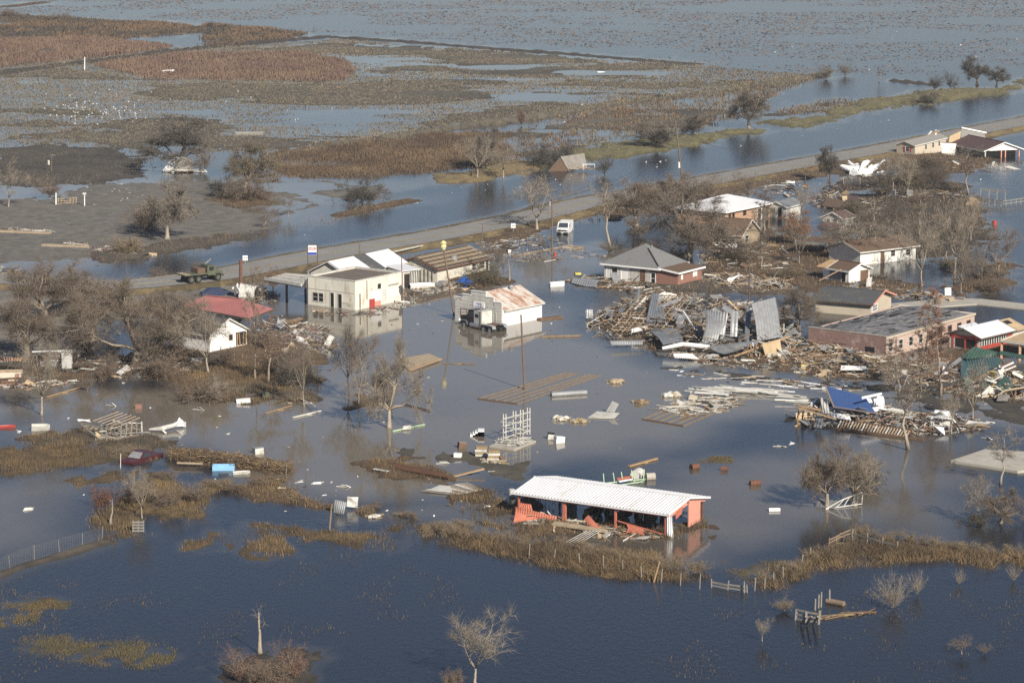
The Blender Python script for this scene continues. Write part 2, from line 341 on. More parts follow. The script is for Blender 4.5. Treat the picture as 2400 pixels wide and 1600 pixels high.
# kind, height, shore width (m), patchiness, outline on the survey photo
ZONES = [
 ('tan', .6, 5, 0, [(975, 420), (1010, 407), (1080, 402), (1150, 388), (1200, 374), (1290, 380), (1300, 392), (1230, 405), (1130, 425), (1080, 434), (1020, 430)]),
 ('green', .7, 6, 0, [(1196, 382), (1327, 358), (1437, 332), (1600, 315), (1734, 303), (1800, 306), (1765, 317), (1676, 332), (1600, 348), (1523, 358), (1454, 372), (1368, 383), (1282, 399)]),
 ('green', .75, 7, 0, [(1772, 288), (1910, 272), (2006, 233), (2116, 226), (2151, 212), (2237, 205), (2357, 207), (2400, 180), (2480, 170), (2480, 186), (2400, 197), (2368, 218), (2237, 238), (2168, 245), (2013, 272), (1910, 296), (1858, 302), (1807, 292)]),
 ('dark', .3, 12, .25, [(-60, 62), (172, 46), (379, 52), (482, 65), (465, 77), (275, 91), (-60, 100)]),
 ('rust', .4, 8, .1, [(-60, 92), (200, 88), (300, 96), (410, 108), (241, 131), (0, 155), (-60, 160)]),
 ('red', .25, 15, .3, [(220, 150), (420, 125), (700, 122), (800, 138), (830, 168), (780, 190), (560, 187), (350, 182)]),
 ('olive', .14, 14, .5, [(500, 120), (800, 97), (1110, 118), (1316, 128), (1620, 150), (1600, 186), (1330, 190), (1024, 178), (820, 170), (780, 130)]),
 ('olive', .12, 12, .6, [(-60, 175), (160, 158), (350, 185), (800, 195), (1024, 182), (1600, 190), (1900, 178), (1600, 222), (1234, 276), (1020, 303), (800, 335), (640, 360), (380, 345), (-60, 330)]),
 ('olive', .2, 10, .3, [(-60, 270), (120, 285), (330, 325), (385, 355), (250, 345), (-60, 315)]),
 ('mud', .14, 8, .5, [(-60, 330), (200, 338), (385, 362), (360, 420), (230, 430), (100, 440), (-60, 455)]),
 ('dark', .5, 7, .2, [(630, 366), (800, 342), (960, 323), (1110, 306), (1200, 313), (1190, 345), (1190, 380), (1080, 398), (970, 408), (870, 420), (640, 415)]),
 ('olive', .2, 8, .6, [(1200, 312), (1340, 270), (1600, 230), (1900, 185), (1790, 230), (1770, 260), (1640, 300), (1440, 326), (1327, 350), (1200, 375)]),
 ('mud', .2, 6, .5, [(1860, 250), (1960, 228), (2010, 240), (1930, 262), (1800, 272)]),
 # town
 ('brown', .45, 5, .25, [(1100, 560), (1250, 524), (1400, 490), (1560, 465), (1700, 432), (1900, 396), (2090, 372), (2080, 400), (1900, 420), (1790, 440), (1720, 470), (1560, 505), (1440, 520), (1330, 522), (1250, 560), (1180, 580)]),
 ('brown', .4, 5, .3, [(1560, 520), (1700, 505), (1830, 540), (1900, 560), (2000, 590), (2060, 640), (2200, 690), (2280, 640), (2330, 600), (2390, 640), (2330, 690), (2300, 705), (2050, 695), (1920, 685), (1850, 670), (1800, 660), (1640, 640), (1620, 570)]),
 ('dark', .4, 6, .35, [(1900, 440), (2000, 415), (2120, 405), (2260, 430), (2300, 470), (2340, 550), (2250, 610), (2100, 610), (1980, 570), (1950, 500)]),
 ('brown', .5, 4, .3, [(2080, 362), (2200, 358), (2330, 375), (2290, 405), (2100, 405)]),
 ('brown', .4, 4, .2, [(1370, 735), (1500, 690), (1640, 705), (1850, 740), (1880, 805), (2060, 845), (2190, 835), (2210, 885), (2050, 890), (1850, 868), (1650, 845), (1500, 806), (1400, 780)]),
 ('mud', .10, 6, .32, [(1560, 862), (1700, 872), (1900, 898), (2100, 900), (2400, 935), (2480, 960), (2480, 1000), (2300, 985), (2150, 950), (2000, 925), (1800, 900)]),
 ('brown', .35, 4, .3, [(2150, 830), (2300, 800), (2480, 800), (2480, 960), (2250, 930)]),
 ('mud', .3, 5, .3, [(1290, 660), (1400, 640), (1650, 655), (1850, 650), (1860, 690), (1640, 690), (1420, 680)]),
 ('brown', .35, 5, .3, [(180, 840), (420, 800), (600, 790), (760, 800), (750, 850), (660, 905), (560, 930), (430, 935), (400, 900), (250, 880)]),
 ('grey', .12, 6, .3, [(-60, 668), (60, 672), (300, 692), (420, 672), (540, 655), (640, 655), (600, 690), (560, 700), (450, 700), (380, 740), (230, 770), (150, 830), (-60, 850)]),
 ('brown', .3, 5, .3, [(-60, 830), (190, 840), (200, 900), (60, 905), (-60, 910)]),
 ('brown', .3, 5, .3, [(1060, 590), (1180, 580), (1160, 640), (1200, 660), (1120, 690), (1060, 670)]),
 ('mud', .25, 4, .3, [(190, 590), (350, 575), (440, 555), (620, 545), (820, 500), (910, 470), (900, 480), (760, 522), (560, 570), (360, 610), (230, 625)]),
 ('brown', .5, 4, .1, [(480, 470), (560, 440), (650, 450), (660, 480), (560, 490)]),
 ('grey', .05, 7, .4, [(-60, 470), (110, 462), (215, 432), (380, 420), (640, 420), (800, 424), (972, 434), (900, 465), (760, 505), (560, 560), (330, 590), (160, 615), (-60, 620)]),
 # foreground
 ('gold', .3, 3, .36, [(-60, 1062), (120, 1045), (225, 1050), (218, 1085), (110, 1108), (40, 1124), (-60, 1124)]),
 ('gold', .22, 3, .5, [(115, 1130), (240, 1100), (320, 1108), (275, 1140), (160, 1152)]),
 ('mud', .2, 3, .42, [(40, 1030), (200, 1010), (420, 1030), (380, 1075), (230, 1080), (100, 1050)]),
 ('brown', .45, 3, .1, [(340, 1060), (430, 1050), (560, 1068), (690, 1088), (690, 1110), (600, 1112), (420, 1088)]),
 ('gold', .3, 3, .28, [(195, 1220), (260, 1170), (330, 1130), (480, 1150), (490, 1180), (380, 1215), (340, 1260), (250, 1275), (215, 1250)]),
 ('gold', .2, 2.5, .45, [(493, 1252), (640, 1255), (690, 1295), (620, 1306), (540, 1292)]),
 ('gold', .22, 2.5, .3, [(430, 1265), (500, 1270), (495, 1296), (440, 1290)]),
 ('gold', .22, 2.5, .42, [(585, 1225), (700, 1230), (800, 1246), (930, 1275), (900, 1290), (720, 1268), (600, 1240)]),
 ('brown', .28, 3, .22, [(480, 1140), (640, 1120), (660, 1140), (760, 1180), (900, 1195), (1040, 1225), (1080, 1245), (1000, 1260), (880, 1220), (740, 1190), (600, 1170)]),
 ('brown', .35, 2.5, .15, [(860, 1085), (930, 1078), (1060, 1105), (1060, 1120), (960, 1122), (870, 1105)]),
 ('olive', .07, 3, .6, [(930, 1050), (1040, 1055), (1240, 1095), (1220, 1115), (1080, 1095)]),
 ('gold', .45, 2.5, .16, [(971, 1248), (1053, 1229), (1138, 1250), (1240, 1277), (1410, 1286), (1529, 1320), (1648, 1345), (1680, 1362), (1648, 1377), (1529, 1360), (1376, 1330), (1257, 1317), (1196, 1300), (1070, 1284), (971, 1263)]),
 ('gold', .42, 2.5, .18, [(1762, 1388), (1807, 1357), (1851, 1312), (1910, 1288), (1989, 1252), (2099, 1272), (2185, 1280), (2400, 1303), (2480, 1308), (2480, 1322), (2400, 1317), (2151, 1316), (2013, 1318), (1927, 1322), (1841, 1362)]),
 ('olive', .12, 3, .25, [(1690, 1314), (1850, 1312), (1820, 1342), (1770, 1362), (1715, 1345)]),
 ('brown', .35, 3, .32, [(1053, 1168), (1090, 1145), (1200, 1150), (1300, 1215), (1400, 1230), (1560, 1240), (1640, 1215), (1665, 1245), (1590, 1270), (1430, 1278), (1300, 1265), (1200, 1250), (1100, 1215)]),
 ('olive', .06, 2.5, .85, [(-60, 1412), (92, 1420), (90, 1452), (-60, 1470)]),
 ('gold', .1, 2, .5, [(75, 1408), (165, 1408), (160, 1428), (90, 1424)]),
 ('olive', .05, 2.5, .9, [(50, 1490), (180, 1485), (410, 1540), (330, 1570), (150, 1545), (60, 1520)]),
 ('dark', .3, 2.5, .45, [(495, 1560), (560, 1520), (700, 1520), (745, 1560), (730, 1620), (520, 1620)]),
 ('olive', .06, 2, .2, [(1632, 1072), (1690, 1070), (1720, 1080), (1660, 1085)]),
 ('brown', .3, 2.5, .2, [(800, 920), (860, 915), (900, 945), (830, 955)]),
 ('mud', .15, 5, .4, [(410, 830), (760, 890), (740, 940), (560, 950), (430, 940)]),
]
# levees: kind, height, half width, centre line
LEVEES = [
 ('dark', .8, 3.0, [(-60, 178), (0, 172), (150, 152), (420, 118), (560, 105), (770, 86)]),
 ('olive', .9, 2.6, [(640, 368), (800, 338), (1020, 306), (1234, 279), (1454, 241), (1600, 226), (1924, 178)]),
 ('dark', .5, 3.0, [(780, 88), (938, 97), (1213, 119), (1337, 127), (1620, 150)]),
 ('brown', .6, 4.0, [(-40, 20), (30, 14), (100, 6)]),
 ('brown', .7, 5.0, [(-40, 38), (70, 40), (130, 46), (200, 48)]),
 ('dark', .6, 3.0, [(480, 62), (620, 72), (700, 80), (640, 92), (500, 108)]),
 ('dark', .6, 2.0, [(2098, 190), (2180, 198)]),
 ('mud', .25, 1.0, [(-40, 1362), (60, 1325), (150, 1300), (240, 1270)]),
 ('brown', .4, 2.0, [(800, 505), (900, 482), (960, 470)]),
]
ROADC = [(-140, 656), (0, 653), (60, 656), (170, 665), (286, 667), (390, 658), (470, 650), (550, 637), (700, 607), (833, 583), (1000, 555), (1136, 530), (1290, 496), (1385, 472), (1550, 443), (1695, 416), (1915, 376), (2099, 343), (2250, 313), (2400, 284), (2540, 258)]
ROADZ = .55
def smooth_line(pts, n=6):
    P = [Vector(p) for p in pts]; out = []
    for i in range(len(P)-1):
        a, b, c, d = P[max(i-1, 0)], P[i], P[i+1], P[min(i+2, len(P)-1)]
        for k in range(n):
            t = k/n; out.append(.5*((2*b)+(c-a)*t+(2*a-5*b+4*c-d)*t*t+(3*b-a-3*c+d)*t**3))
    return out+[P[-1]]
ROADW = smooth_line([G(x, y, ROADZ) for x, y in ROADC], 5)
ROAD2 = [(p.x, p.y) for p in ROADW]
def poly_w(pp): return [Gn(a, b) for a, b in pp]
ZW = [(k, h, e, pt, poly_w(pp)) for k, h, e, pt, pp in ZONES]
LW = [(k, h, w, poly_w(pp)) for k, h, w, pp in LEVEES]

def terrain(x, y, colour=True):
    """ground height above water and its colour"""
    wob = (fbm(x/6, y/9, 3, 4)-.5)+.75*(fbm(x/1.6, y/2.6, 23, 3)-.5)
    h = np.full(x.shape, -.6); c = np.empty(x.shape+(3,)); c[...] = GC['mud']
    nr = sstep(310, 350, y); far = sstep(480, 560, y); pn = (fbm(x/13, y/22, 31, 5)*(1-far)+fbm(x/38, y/26, 33, 5)*far)*nr+fbm(x/3.2, y/5.5, 35, 5)*(1-nr); fine = fbm(x/2.2, y/3.5, 77, 3)
    for k, hh, e, pt, poly in ZW:
        xs = [p[0] for p in poly]; ys = [p[1] for p in poly]; m = e*1.2+3
        sel = (x > min(xs)-m) & (x < max(xs)+m) & (y > min(ys)-m) & (y < max(ys)+m)
        if not sel.any(): continue
        X, Y = x[sel], y[sel]
        d = sdist(poly, X, Y)+wob[sel]*(e*1.6 if e > 3.5 else e*2.6)-.2*e
        f = np.clip(d/e, -1, 1)
        z = np.where(f > 0, hh*np.sin(np.clip(f, 0, 1)*1.571)**.8, f*.6)
        z = z+(fine[sel]-.5)*min(hh, .45)*.35*(f > 0)
        if pt: z = np.where(z > 0, np.minimum(z, (pn[sel]-(.22+.42*pt))*1.1+.02*hh), z)
        cur = h[sel]; b = z > cur
        hv = h[sel]; hv[b] = z[b]; h[sel] = hv
        if colour:
            cv = c[sel]; cv[b] = GC[k]; c[sel] = cv
    for k, hh, w, pts in LW:
        xs = [p[0] for p in pts]; ys = [p[1] for p in pts]; m = w*3
        sel = (x > min(xs)-m) & (x < max(xs)+m) & (y > min(ys)-m) & (y < max(ys)+m)
        if not sel.any(): continue
        X, Y = x[sel], y[sel]; d = sline(pts, X, Y)+wob[sel]*w
        z = hh*(1-d/w)*(.55+.9*pn[sel])
        cur = h[sel]; b = z > cur; hv = h[sel]; hv[b] = z[b]; h[sel] = hv
        if colour: cv = c[sel]; cv[b] = GC[k]; c[sel] = cv
    d = sline(ROAD2, x, y)
    z = np.where(d < 4.6, ROADZ-.06, ROADZ-.06-(d-4.6)*.16+wob*.25)
    b = (z > h) & (d < 11); h = np.where(b, z, h)
    if colour:
        side = np.where(wob > .06, 1.0, 0)[..., None]
        vc = np.array(GC['tan'])*(1-side*.45)
        c = np.where(b[..., None], vc, c)
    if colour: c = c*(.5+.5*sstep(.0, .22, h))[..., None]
    return h, c

# ---- ground sheet
gx = np.linspace(-90, 2490, 500); gy = np.concatenate([np.linspace(-260, -20, 30), np.linspace(-17, 1000, 360), np.linspace(1002.5, 1680, 230)])
PXg, PYg = np.meshgrid(gx, gy); WX, WY = Gn(PXg, PYg)
Hh, Cc = terrain(WX, WY)
def grid_faces(nr, nc, keep=None):
    i = np.arange(nr*nc).reshape(nr, nc)
    f = np.stack([i[1:, :-1], i[1:, 1:], i[:-1, 1:], i[:-1, :-1]], -1).reshape(-1, 4)
    return f if keep is None else f[keep.reshape(-1)]
mxh = np.maximum(np.maximum(Hh[1:, :-1], Hh[1:, 1:]), np.maximum(Hh[:-1, 1:], Hh[:-1, :-1]))
gv = np.stack([WX, WY, Hh], -1).reshape(-1, 3)
mg = mat('ground_soil', (1, 1, 1), .95, amt=.5, scale=.5, attr='col', bump=.6, bscale=2.5)
ff = grid_faces(len(gy), len(gx), mxh > -.2)
used = np.unique(ff); rem = -np.ones(len(gv), np.int64); rem[used] = np.arange(len(used))
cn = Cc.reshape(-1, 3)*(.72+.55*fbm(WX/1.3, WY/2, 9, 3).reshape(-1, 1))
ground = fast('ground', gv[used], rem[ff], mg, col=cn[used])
tag(ground, 'muddy banks, levees and dry islands standing out of the flood', None, kind='structure')
for p in ground.data.polygons: p.use_smooth = True

# ---- flood water: colour of the silt carried in it, and how ruffled it is
SILT = [(1.0, 14, [(-200, 400), (640, 420), (980, 430), (960, 468), (800, 508), (560, 575), (230, 630), (-200, 645)]),
        (1.0, 10, [(-200, 850), (420, 880), (760, 800), (560, 700), (700, 660), (1000, 640), (1300, 600), (1400, 640), (1300, 700), (1500, 810), (1900, 900), (2100, 960), (1850, 1000), (1500, 1080), (1180, 1100), (1050, 1180), (760, 1170), (640, 1110), (350, 1000), (-200, 1000)]),
        (1.0, 8, [(1500, 845), (1800, 875), (2100, 890), (2500, 930), (2500, 1000), (2200, 985), (1950, 935), (1650, 885)]),
        (.9, 8, [(150, 880), (640, 930), (700, 1020), (300, 1060), (0, 1060), (0, 930)]),
        (.9, 10, [(1150, 590), (1420, 570), (1420, 640), (1280, 660), (1150, 640)]),
        (.7, 14, [(1400, 1090), (1680, 1060), (2000, 1000), (2250, 1040), (2200, 1200), (1750, 1280), (1650, 1240)]),
        (.35, 25, [(-200, 170), (1600, 170), (1900, 190), (1600, 300), (640, 400), (-200, 400)]),
        (.7, 8, [(-200, 1120), (220, 1120), (240, 1260), (0, 1330), (-200, 1330)]),
        (.55, 8, [(1060, 1150), (1700, 1200), (1700, 1320), (1400, 1320), (1000, 1230), (760, 1220)])]
wx = np.linspace(-500, 2900, 300); wy = np.concatenate([[-345, -325, -305], np.linspace(-280, 1700, 330), [1900, 2400, 3600]])
A, B = np.meshgrid(wx, wy); X, Y = Gn(A, B)
sil = np.full(X.shape, .02); nz = fbm(X/22, Y/34, 5, 4)-.5
for v, e, pp in SILT:
    d = sdist(poly_w(pp), X, Y)+nz*e*3
    sil = np.maximum(sil, v*sstep(-e*.6, e, d))
hh2, _ = terrain(X, Y, False)
sil = np.clip(np.maximum(sil, .6*sstep(-.55, .05, hh2)*(.35+.65*sstep(255, 330, Y)))+nz*.25*(sil > .2), 0, 1)
sil = np.where(Y > 1500, 0.1, sil)
ruf = np.clip(1-sil*.9, .1, 1)
wv = np.stack([X, Y, np.zeros_like(X)], -1).reshape(-1, 3)
wm = bpy.data.materials.new('flood_water'); wm.use_nodes = True; nt = wm.node_tree; L = nt.links; pb = nt.nodes['Principled BSDF']
MATS['flood_water'] = wm
at = nod(nt, 'ShaderNodeAttribute', attribute_name='col'); sp = nod(nt, 'ShaderNodeSeparateColor'); L.new(at.outputs['Color'], sp.inputs[0])
geo = nod(nt, 'ShaderNodeNewGeometry')
n0 = nod(nt, 'ShaderNodeTexNoise'); n0.inputs['Scale'].default_value = .06; n0.inputs['Detail'].default_value = 6; n0.inputs['Roughness'].default_value = .6
L.new(geo.outputs['Position'], n0.inputs['Vector'])
ma = nod(nt, 'ShaderNodeMath', operation='MULTIPLY_ADD'); ma.inputs[1].default_value = .9; ma.inputs[2].default_value = .55
L.new(n0.outputs['Fac'], ma.inputs[0])
mm = nod(nt, 'ShaderNodeMath', operation='MULTIPLY', use_clamp=True); L.new(ma.outputs[0], mm.inputs[0]); L.new(sp.outputs[0], mm.inputs[1])
cm = nod(nt, 'ShaderNodeMix', data_type='RGBA'); cm.inputs[6].default_value = (.012, .015, .022, 1); cm.inputs[7].default_value = (.158, .135, .103, 1)
L.new(mm.outputs[0], cm.inputs[0]); L.new(cm.outputs[2], pb.inputs['Base Color'])
rr_ = nod(nt, 'ShaderNodeMapRange'); rr_.inputs[3].default_value = .03; rr_.inputs[4].default_value = .16; L.new(sp.outputs[1], rr_.inputs[0]); L.new(rr_.outputs[0], pb.inputs['Roughness']); pb.inputs['IOR'].default_value = 1.33
mpw = nod(nt, 'ShaderNodeMapping'); mpw.inputs['Rotation'].default_value = (0, 0, .5); mpw.inputs['Scale'].default_value = (2.0, 1.0, 1)
L.new(geo.outputs['Position'], mpw.inputs[0])
n1 = nod(nt, 'ShaderNodeTexNoise'); n1.inputs['Scale'].default_value = 1.1; n1.inputs['Detail'].default_value = 3; n1.inputs['Distortion'].default_value = .4
L.new(mpw.outputs[0], n1.inputs['Vector'])
n2 = nod(nt, 'ShaderNodeTexNoise'); n2.inputs['Scale'].default_value = .035; n2.inputs['Detail'].default_value = 3
L.new(geo.outputs['Position'], n2.inputs['Vector'])
r2 = nod(nt, 'ShaderNodeMapRange'); r2.inputs[1].default_value = .35; r2.inputs[2].default_value = .65; r2.inputs[3].default_value = .35; r2.inputs[4].default_value = 1.0
L.new(n2.outputs['Fac'], r2.inputs[0])
m3 = nod(nt, 'ShaderNodeMath', operation='MULTIPLY'); L.new(sp.outputs[1], m3.inputs[0]); L.new(r2.outputs[0], m3.inputs[1])
m4 = nod(nt, 'ShaderNodeMath', operation='MULTIPLY'); m4.inputs[1].default_value = .032; L.new(m3.outputs[0], m4.inputs[0])
bp = nod(nt, 'ShaderNodeBump'); bp.inputs['Strength'].default_value = 1; L.new(n1.outputs['Fac'], bp.inputs['Height']); L.new(m4.outputs[0], bp.inputs['Distance'])
L.new(bp.outputs[0], pb.inputs['Normal'])
wc = np.stack([sil, ruf, np.zeros_like(sil)], -1).reshape(-1, 3)
water = fast('water', wv, grid_faces(len(wy), len(wx)), wm, col=wc)
tag(water, 'flood water lying over the marsh and the town', None, kind='structure')

# ---- road: asphalt ribbon, worn yellow centre line, pale edge lines
def ribbon(pts, o0, o1, dz=0.0):
    v = []; P = pts
    for i, p in enumerate(P):
        d = (P[min(i+1, len(P)-1)]-P[max(i-1, 0)]); d.z = 0; d.normalize(); n = Vector((-d.y, d.x, 0))
        v += [p+n*o0+Vector((0, 0, dz)), p+n*o1+Vector((0, 0, dz))]
    k = len(P); f = np.array([[2*i, 2*i+2, 2*i+3, 2*i+1] for i in range(k-1)])
    return np.array([tuple(q) for q in v]), f
v, f = ribbon(ROADW, -4.2, 4.2); road = fast('road', v, f, 'asphalt'); tag(road, 'two-lane asphalt road on a low bank beside the canal', None, kind='structure')
for o0 in (-.22, .1):
    v, f = ribbon(ROADW, o0, o0+.12, .006); fast('centre_line', v, f, 'yellow_line', road)
for o0 in (-3.35, 3.22):
    v, f = ribbon(ROADW, o0, o0+.12, .005); fast('edge_line', v, f, mat('worn_line', (.3, .29, .26), .8, amt=.5, scale=2), road)

# ---- grasses and reeds: single blades and stalks, far too many to count
def blades(name, label, polys, n, hgt, cols, wid, clump=0, need=None, thr=.5, sc=(7, 11), seed=0, lean=.35, base=None):
    rg = np.random.default_rng(seed); V = []; C = []
    areas = []
    for pp in polys:
        P = np.array(poly_w(pp)); x0, y0 = P.min(0); x1, y1 = P.max(0); areas.append((P, x0, y0, x1, y1))
    tot = sum((a[3]-a[1])*(a[4]-a[2]) for a in areas)
    for P, x0, y0, x1, y1 in areas:
        k = int(n*(x1-x0)*(y1-y0)/tot)
        if k < 5: continue
        if clump:
            m = max(1, k//clump); cx = rg.uniform(x0, x1, m); cy = rg.uniform(y0, y1, m); id_ = rg.integers(0, m, k)
            x = cx[id_]+rg.normal(0, .35, k); y = cy[id_]+rg.normal(0, .35, k)
        else: x = rg.uniform(x0, x1, k); y = rg.uniform(y0, y1, k)
        ok = sdist([tuple(q) for q in P], x, y)+(fbm(x/6, y/9, 3, 4)-.5)*6+rg.normal(0, .8, k) > -.5
        nz_ = fbm(x/sc[0], y/sc[1], seed+40, 4); ok &= nz_ > thr-.12*rg.random(k)
        x, y = x[ok], y[ok]
        if len(x) == 0: continue
        z, _ = terrain(x, y, False)
        if need == 'land': g = z > -.38*rg.random(len(z))**2; x, y, z = x[g], y[g], z[g]
        z = np.maximum(z, 0)-.03; k = len(x)
        ht = rg.uniform(hgt[0], hgt[1], k)*(.5+.9*fbm(x/4, y/6, seed+3, 3)); a = rg.uniform(0, 6.283, k); w = wid*rg.uniform(.6, 1.4, k)*np.maximum(1, y/330)
        b = rg.uniform(0, 6.283, k); ln = ht*lean*rg.uniform(.1, 1, k)
        p0 = np.stack([x-np.cos(a)*w/2, y-np.sin(a)*w/2, z], -1); p1 = np.stack([x+np.cos(a)*w/2, y+np.sin(a)*w/2, z], -1)
        p2 = np.stack([x+np.cos(b)*ln, y+np.sin(b)*ln, z+ht], -1)
        V.append(np.stack([p0, p1, p2], 1).reshape(-1, 3))
        fs = np.where(y > 420, 9.0, 2.5); t = np.clip(fbm(x/fs, y/fs/1.5, seed+8, 3)*2.2-.6+rg.normal(0, .16, k), 0, 1)[:, None]
        c = np.array(cols[0])*(1-t)+np.array(cols[1])*t; c = c*np.clip(1+rg.normal(0, 1, (k, 1))*np.where(y > 420, .1, .22)[:, None], .45, 1.6)
        C.append(np.repeat(c, 3, 0))
    V = np.concatenate(V); C = np.concatenate(C)
    o = fast(name, V, np.arange(len(V)).reshape(-1, 3), 'grass', col=C)
    return tag(o, label, None, kind='stuff')
ZP = {i: ZONES[i][4] for i in range(len(ZONES))}
RED, OLV, TAN, BRN, DRK = (.16, .098, .075), (.156, .132, .09), (.28, .20, .095), (.17, .105, .055), (.075, .06, .045)
FIELD = [(-60, 160), (160, 140), (420, 118), (800, 92), (1110, 117), (1600, 148), (1920, 178), (1600, 226), (1234, 276), (1020, 303), (800, 338), (640, 362), (380, 350), (-60, 330)]
blades('marsh_grass', 'short olive and brown marsh grass across the flooded far fields', [FIELD], 190000, (.1, .32), (OLV, (.19, .15, .10)), .2, thr=.43, sc=(36, 20), seed=1)
blades('reed_bed', 'red brown reed beds in the upper left marsh', [ZP[4], ZP[5]], 60000, (.5, 1.1), (RED, (.2, .13, .085)), .16, thr=.3, sc=(14, 20), seed=2)
blades('dark_reeds', 'dark brown reeds on the upper left flat', [ZP[3], LEVEES[4][3]+[(200, 56), (70, 52), (-40, 50)], [(480, 55), (620, 66), (720, 78), (640, 98), (480, 112)]], 24000, (.4, 1.0), (DRK, BRN), .16, thr=.35, sc=(14, 20), seed=3)
blades('emergent_reeds', 'sparse reed stems standing in the far open water', [[(700, -60), (2460, -60), (2460, 175), (1950, 175), (1600, 142), (1200, 112), (800, 84), (640, 60)], [(0, -60), (700, -60), (640, 60), (300, 40), (0, 40)]], 80000, (.05, .22), ((.15, .118, .105), (.2, .158, .125)), .5, thr=.56, sc=(34, 22), seed=4)
blades('brush_grass', 'rusty brown brush and dead grass beside the canal bank', [ZP[10]], 60000, (.2, .7), ((.10, .066, .042), (.18, .12, .066)), .08, thr=.3, seed=5, need='land')
blades('bank_grass', 'dry grass along the canal banks', [ZP[0], ZP[1], ZP[2]], 30000, (.1, .3), (OLV, TAN), .1, thr=.2, seed=6, need='land')
blades('levee_grass', 'dead grass on the levee across the marsh', [[(630, 372), (800, 330), (1020, 298), (1234, 271), (1600, 219), (1930, 170), (1930, 186), (1600, 234), (1234, 287), (1020, 314), (800, 347)]], 26000, (.3, .8), (OLV, TAN), .14, thr=.25, seed=7, need='land')
blades('flooded_grass', 'tufts of marsh grass between levee and canal', [ZP[11], ZP[12]], 30000, (.25, .7), (BRN, OLV), .14, thr=.42, seed=8)
blades('mudflat_grass', 'thin dead grass on the grey mud flats', [ZP[9], ZP[8]], 16000, (.12, .35), (DRK, OLV), .12, thr=.45, seed=9, need='land')
blades('debris_grass', 'matted brown grass and weeds over the wrecked town lots', [ZP[i] for i in (13, 14, 15, 16, 17, 19, 20, 21, 23, 24)], 60000, (.2, .7), (BRN, (.22, .15, .075)), .08, thr=.4, seed=10, need='land')
blades('road_verge_grass', 'tan verge grass on the road bank', [[(p[0], p[1]-16) for p in ROADC[1:]]+[(p[0], p[1]+24) for p in reversed(ROADC[1:])]], 26000, (.12, .4), (TAN, (.2, .15, .075)), .09, thr=.42, seed=11, need='land')
blades('canal_edge_grass', 'dead grass fringe on the muddy canal edge', [ZP[25], ZP[26], [(790, 490), (980, 455), (980, 478), (800, 520)]], 14000, (.15, .45), ((.19, .14, .075), BRN), .07, thr=.3, seed=12, need='land')
NEARG = [ZP[i+1] for i in (27, 28, 29, 31, 32, 33, 34, 35, 36, 41, 47, 48)]
blades('island_grass', 'golden brown grass on the low islands in the near water', NEARG, 90000, (.15, .55), ((.23, .155, .068), (.085, .06, .036)), .05, thr=.3, seed=13, need='land')
blades('ridge_grass', 'tall matted straw grass along the near fence ridge', [ZP[39], ZP[40]], 95000, (.25, .8), ((.23, .155, .078), (.085, .06, .038)), .05, thr=.3, seed=14, need='land', lean=1.5)
blades('mown_weeds', 'low mossy weeds awash in the near water', [ZP[i+1] for i in (40, 42, 43, 44, 46)], 60000, (.06, .22), ((.12, .098, .045), (.15, .11, .052)), .05, thr=.5, sc=(2.2, 4), seed=15)
blades('sparse_weeds', 'scattered weed tufts breaking the near open water', [[(0, 1340), (400, 1420), (900, 1270), (1100, 1400), (700, 1500), (0, 1600)], [(1750, 1400), (2400, 1330), (2400, 1600), (1500, 1600)]], 16000, (.1, .35), ((.17, .12, .06), (.12, .085, .05)), .05, thr=.62, sc=(3, 5), seed=16)
blades('floating_straw', 'drift lines of floating straw and scum on the town water', [[(560, 760), (760, 720), (1000, 690), (1300, 690), (1500, 820), (1850, 900), (2000, 980), (1700, 1060), (1200, 1110), (760, 1150), (300, 1020), (0, 980), (200, 900)]], 60000, (.02, .05), ((.2, .15, .09), (.11, .08, .05)), .1, thr=.62, sc=(7, 4.5), seed=21, lean=9)
blades('canal_scum', 'drift lines of straw on the muddy upper left pool and canal', [[(0, 470), (640, 430), (960, 440), (800, 510), (300, 610), (0, 630)], [(1100, 560), (1420, 540), (1400, 640), (1150, 650)]], 24000, (.02, .05), ((.17, .13, .09), (.09, .07, .05)), .14, thr=.6, sc=(7, 4.5), seed=22, lean=9)
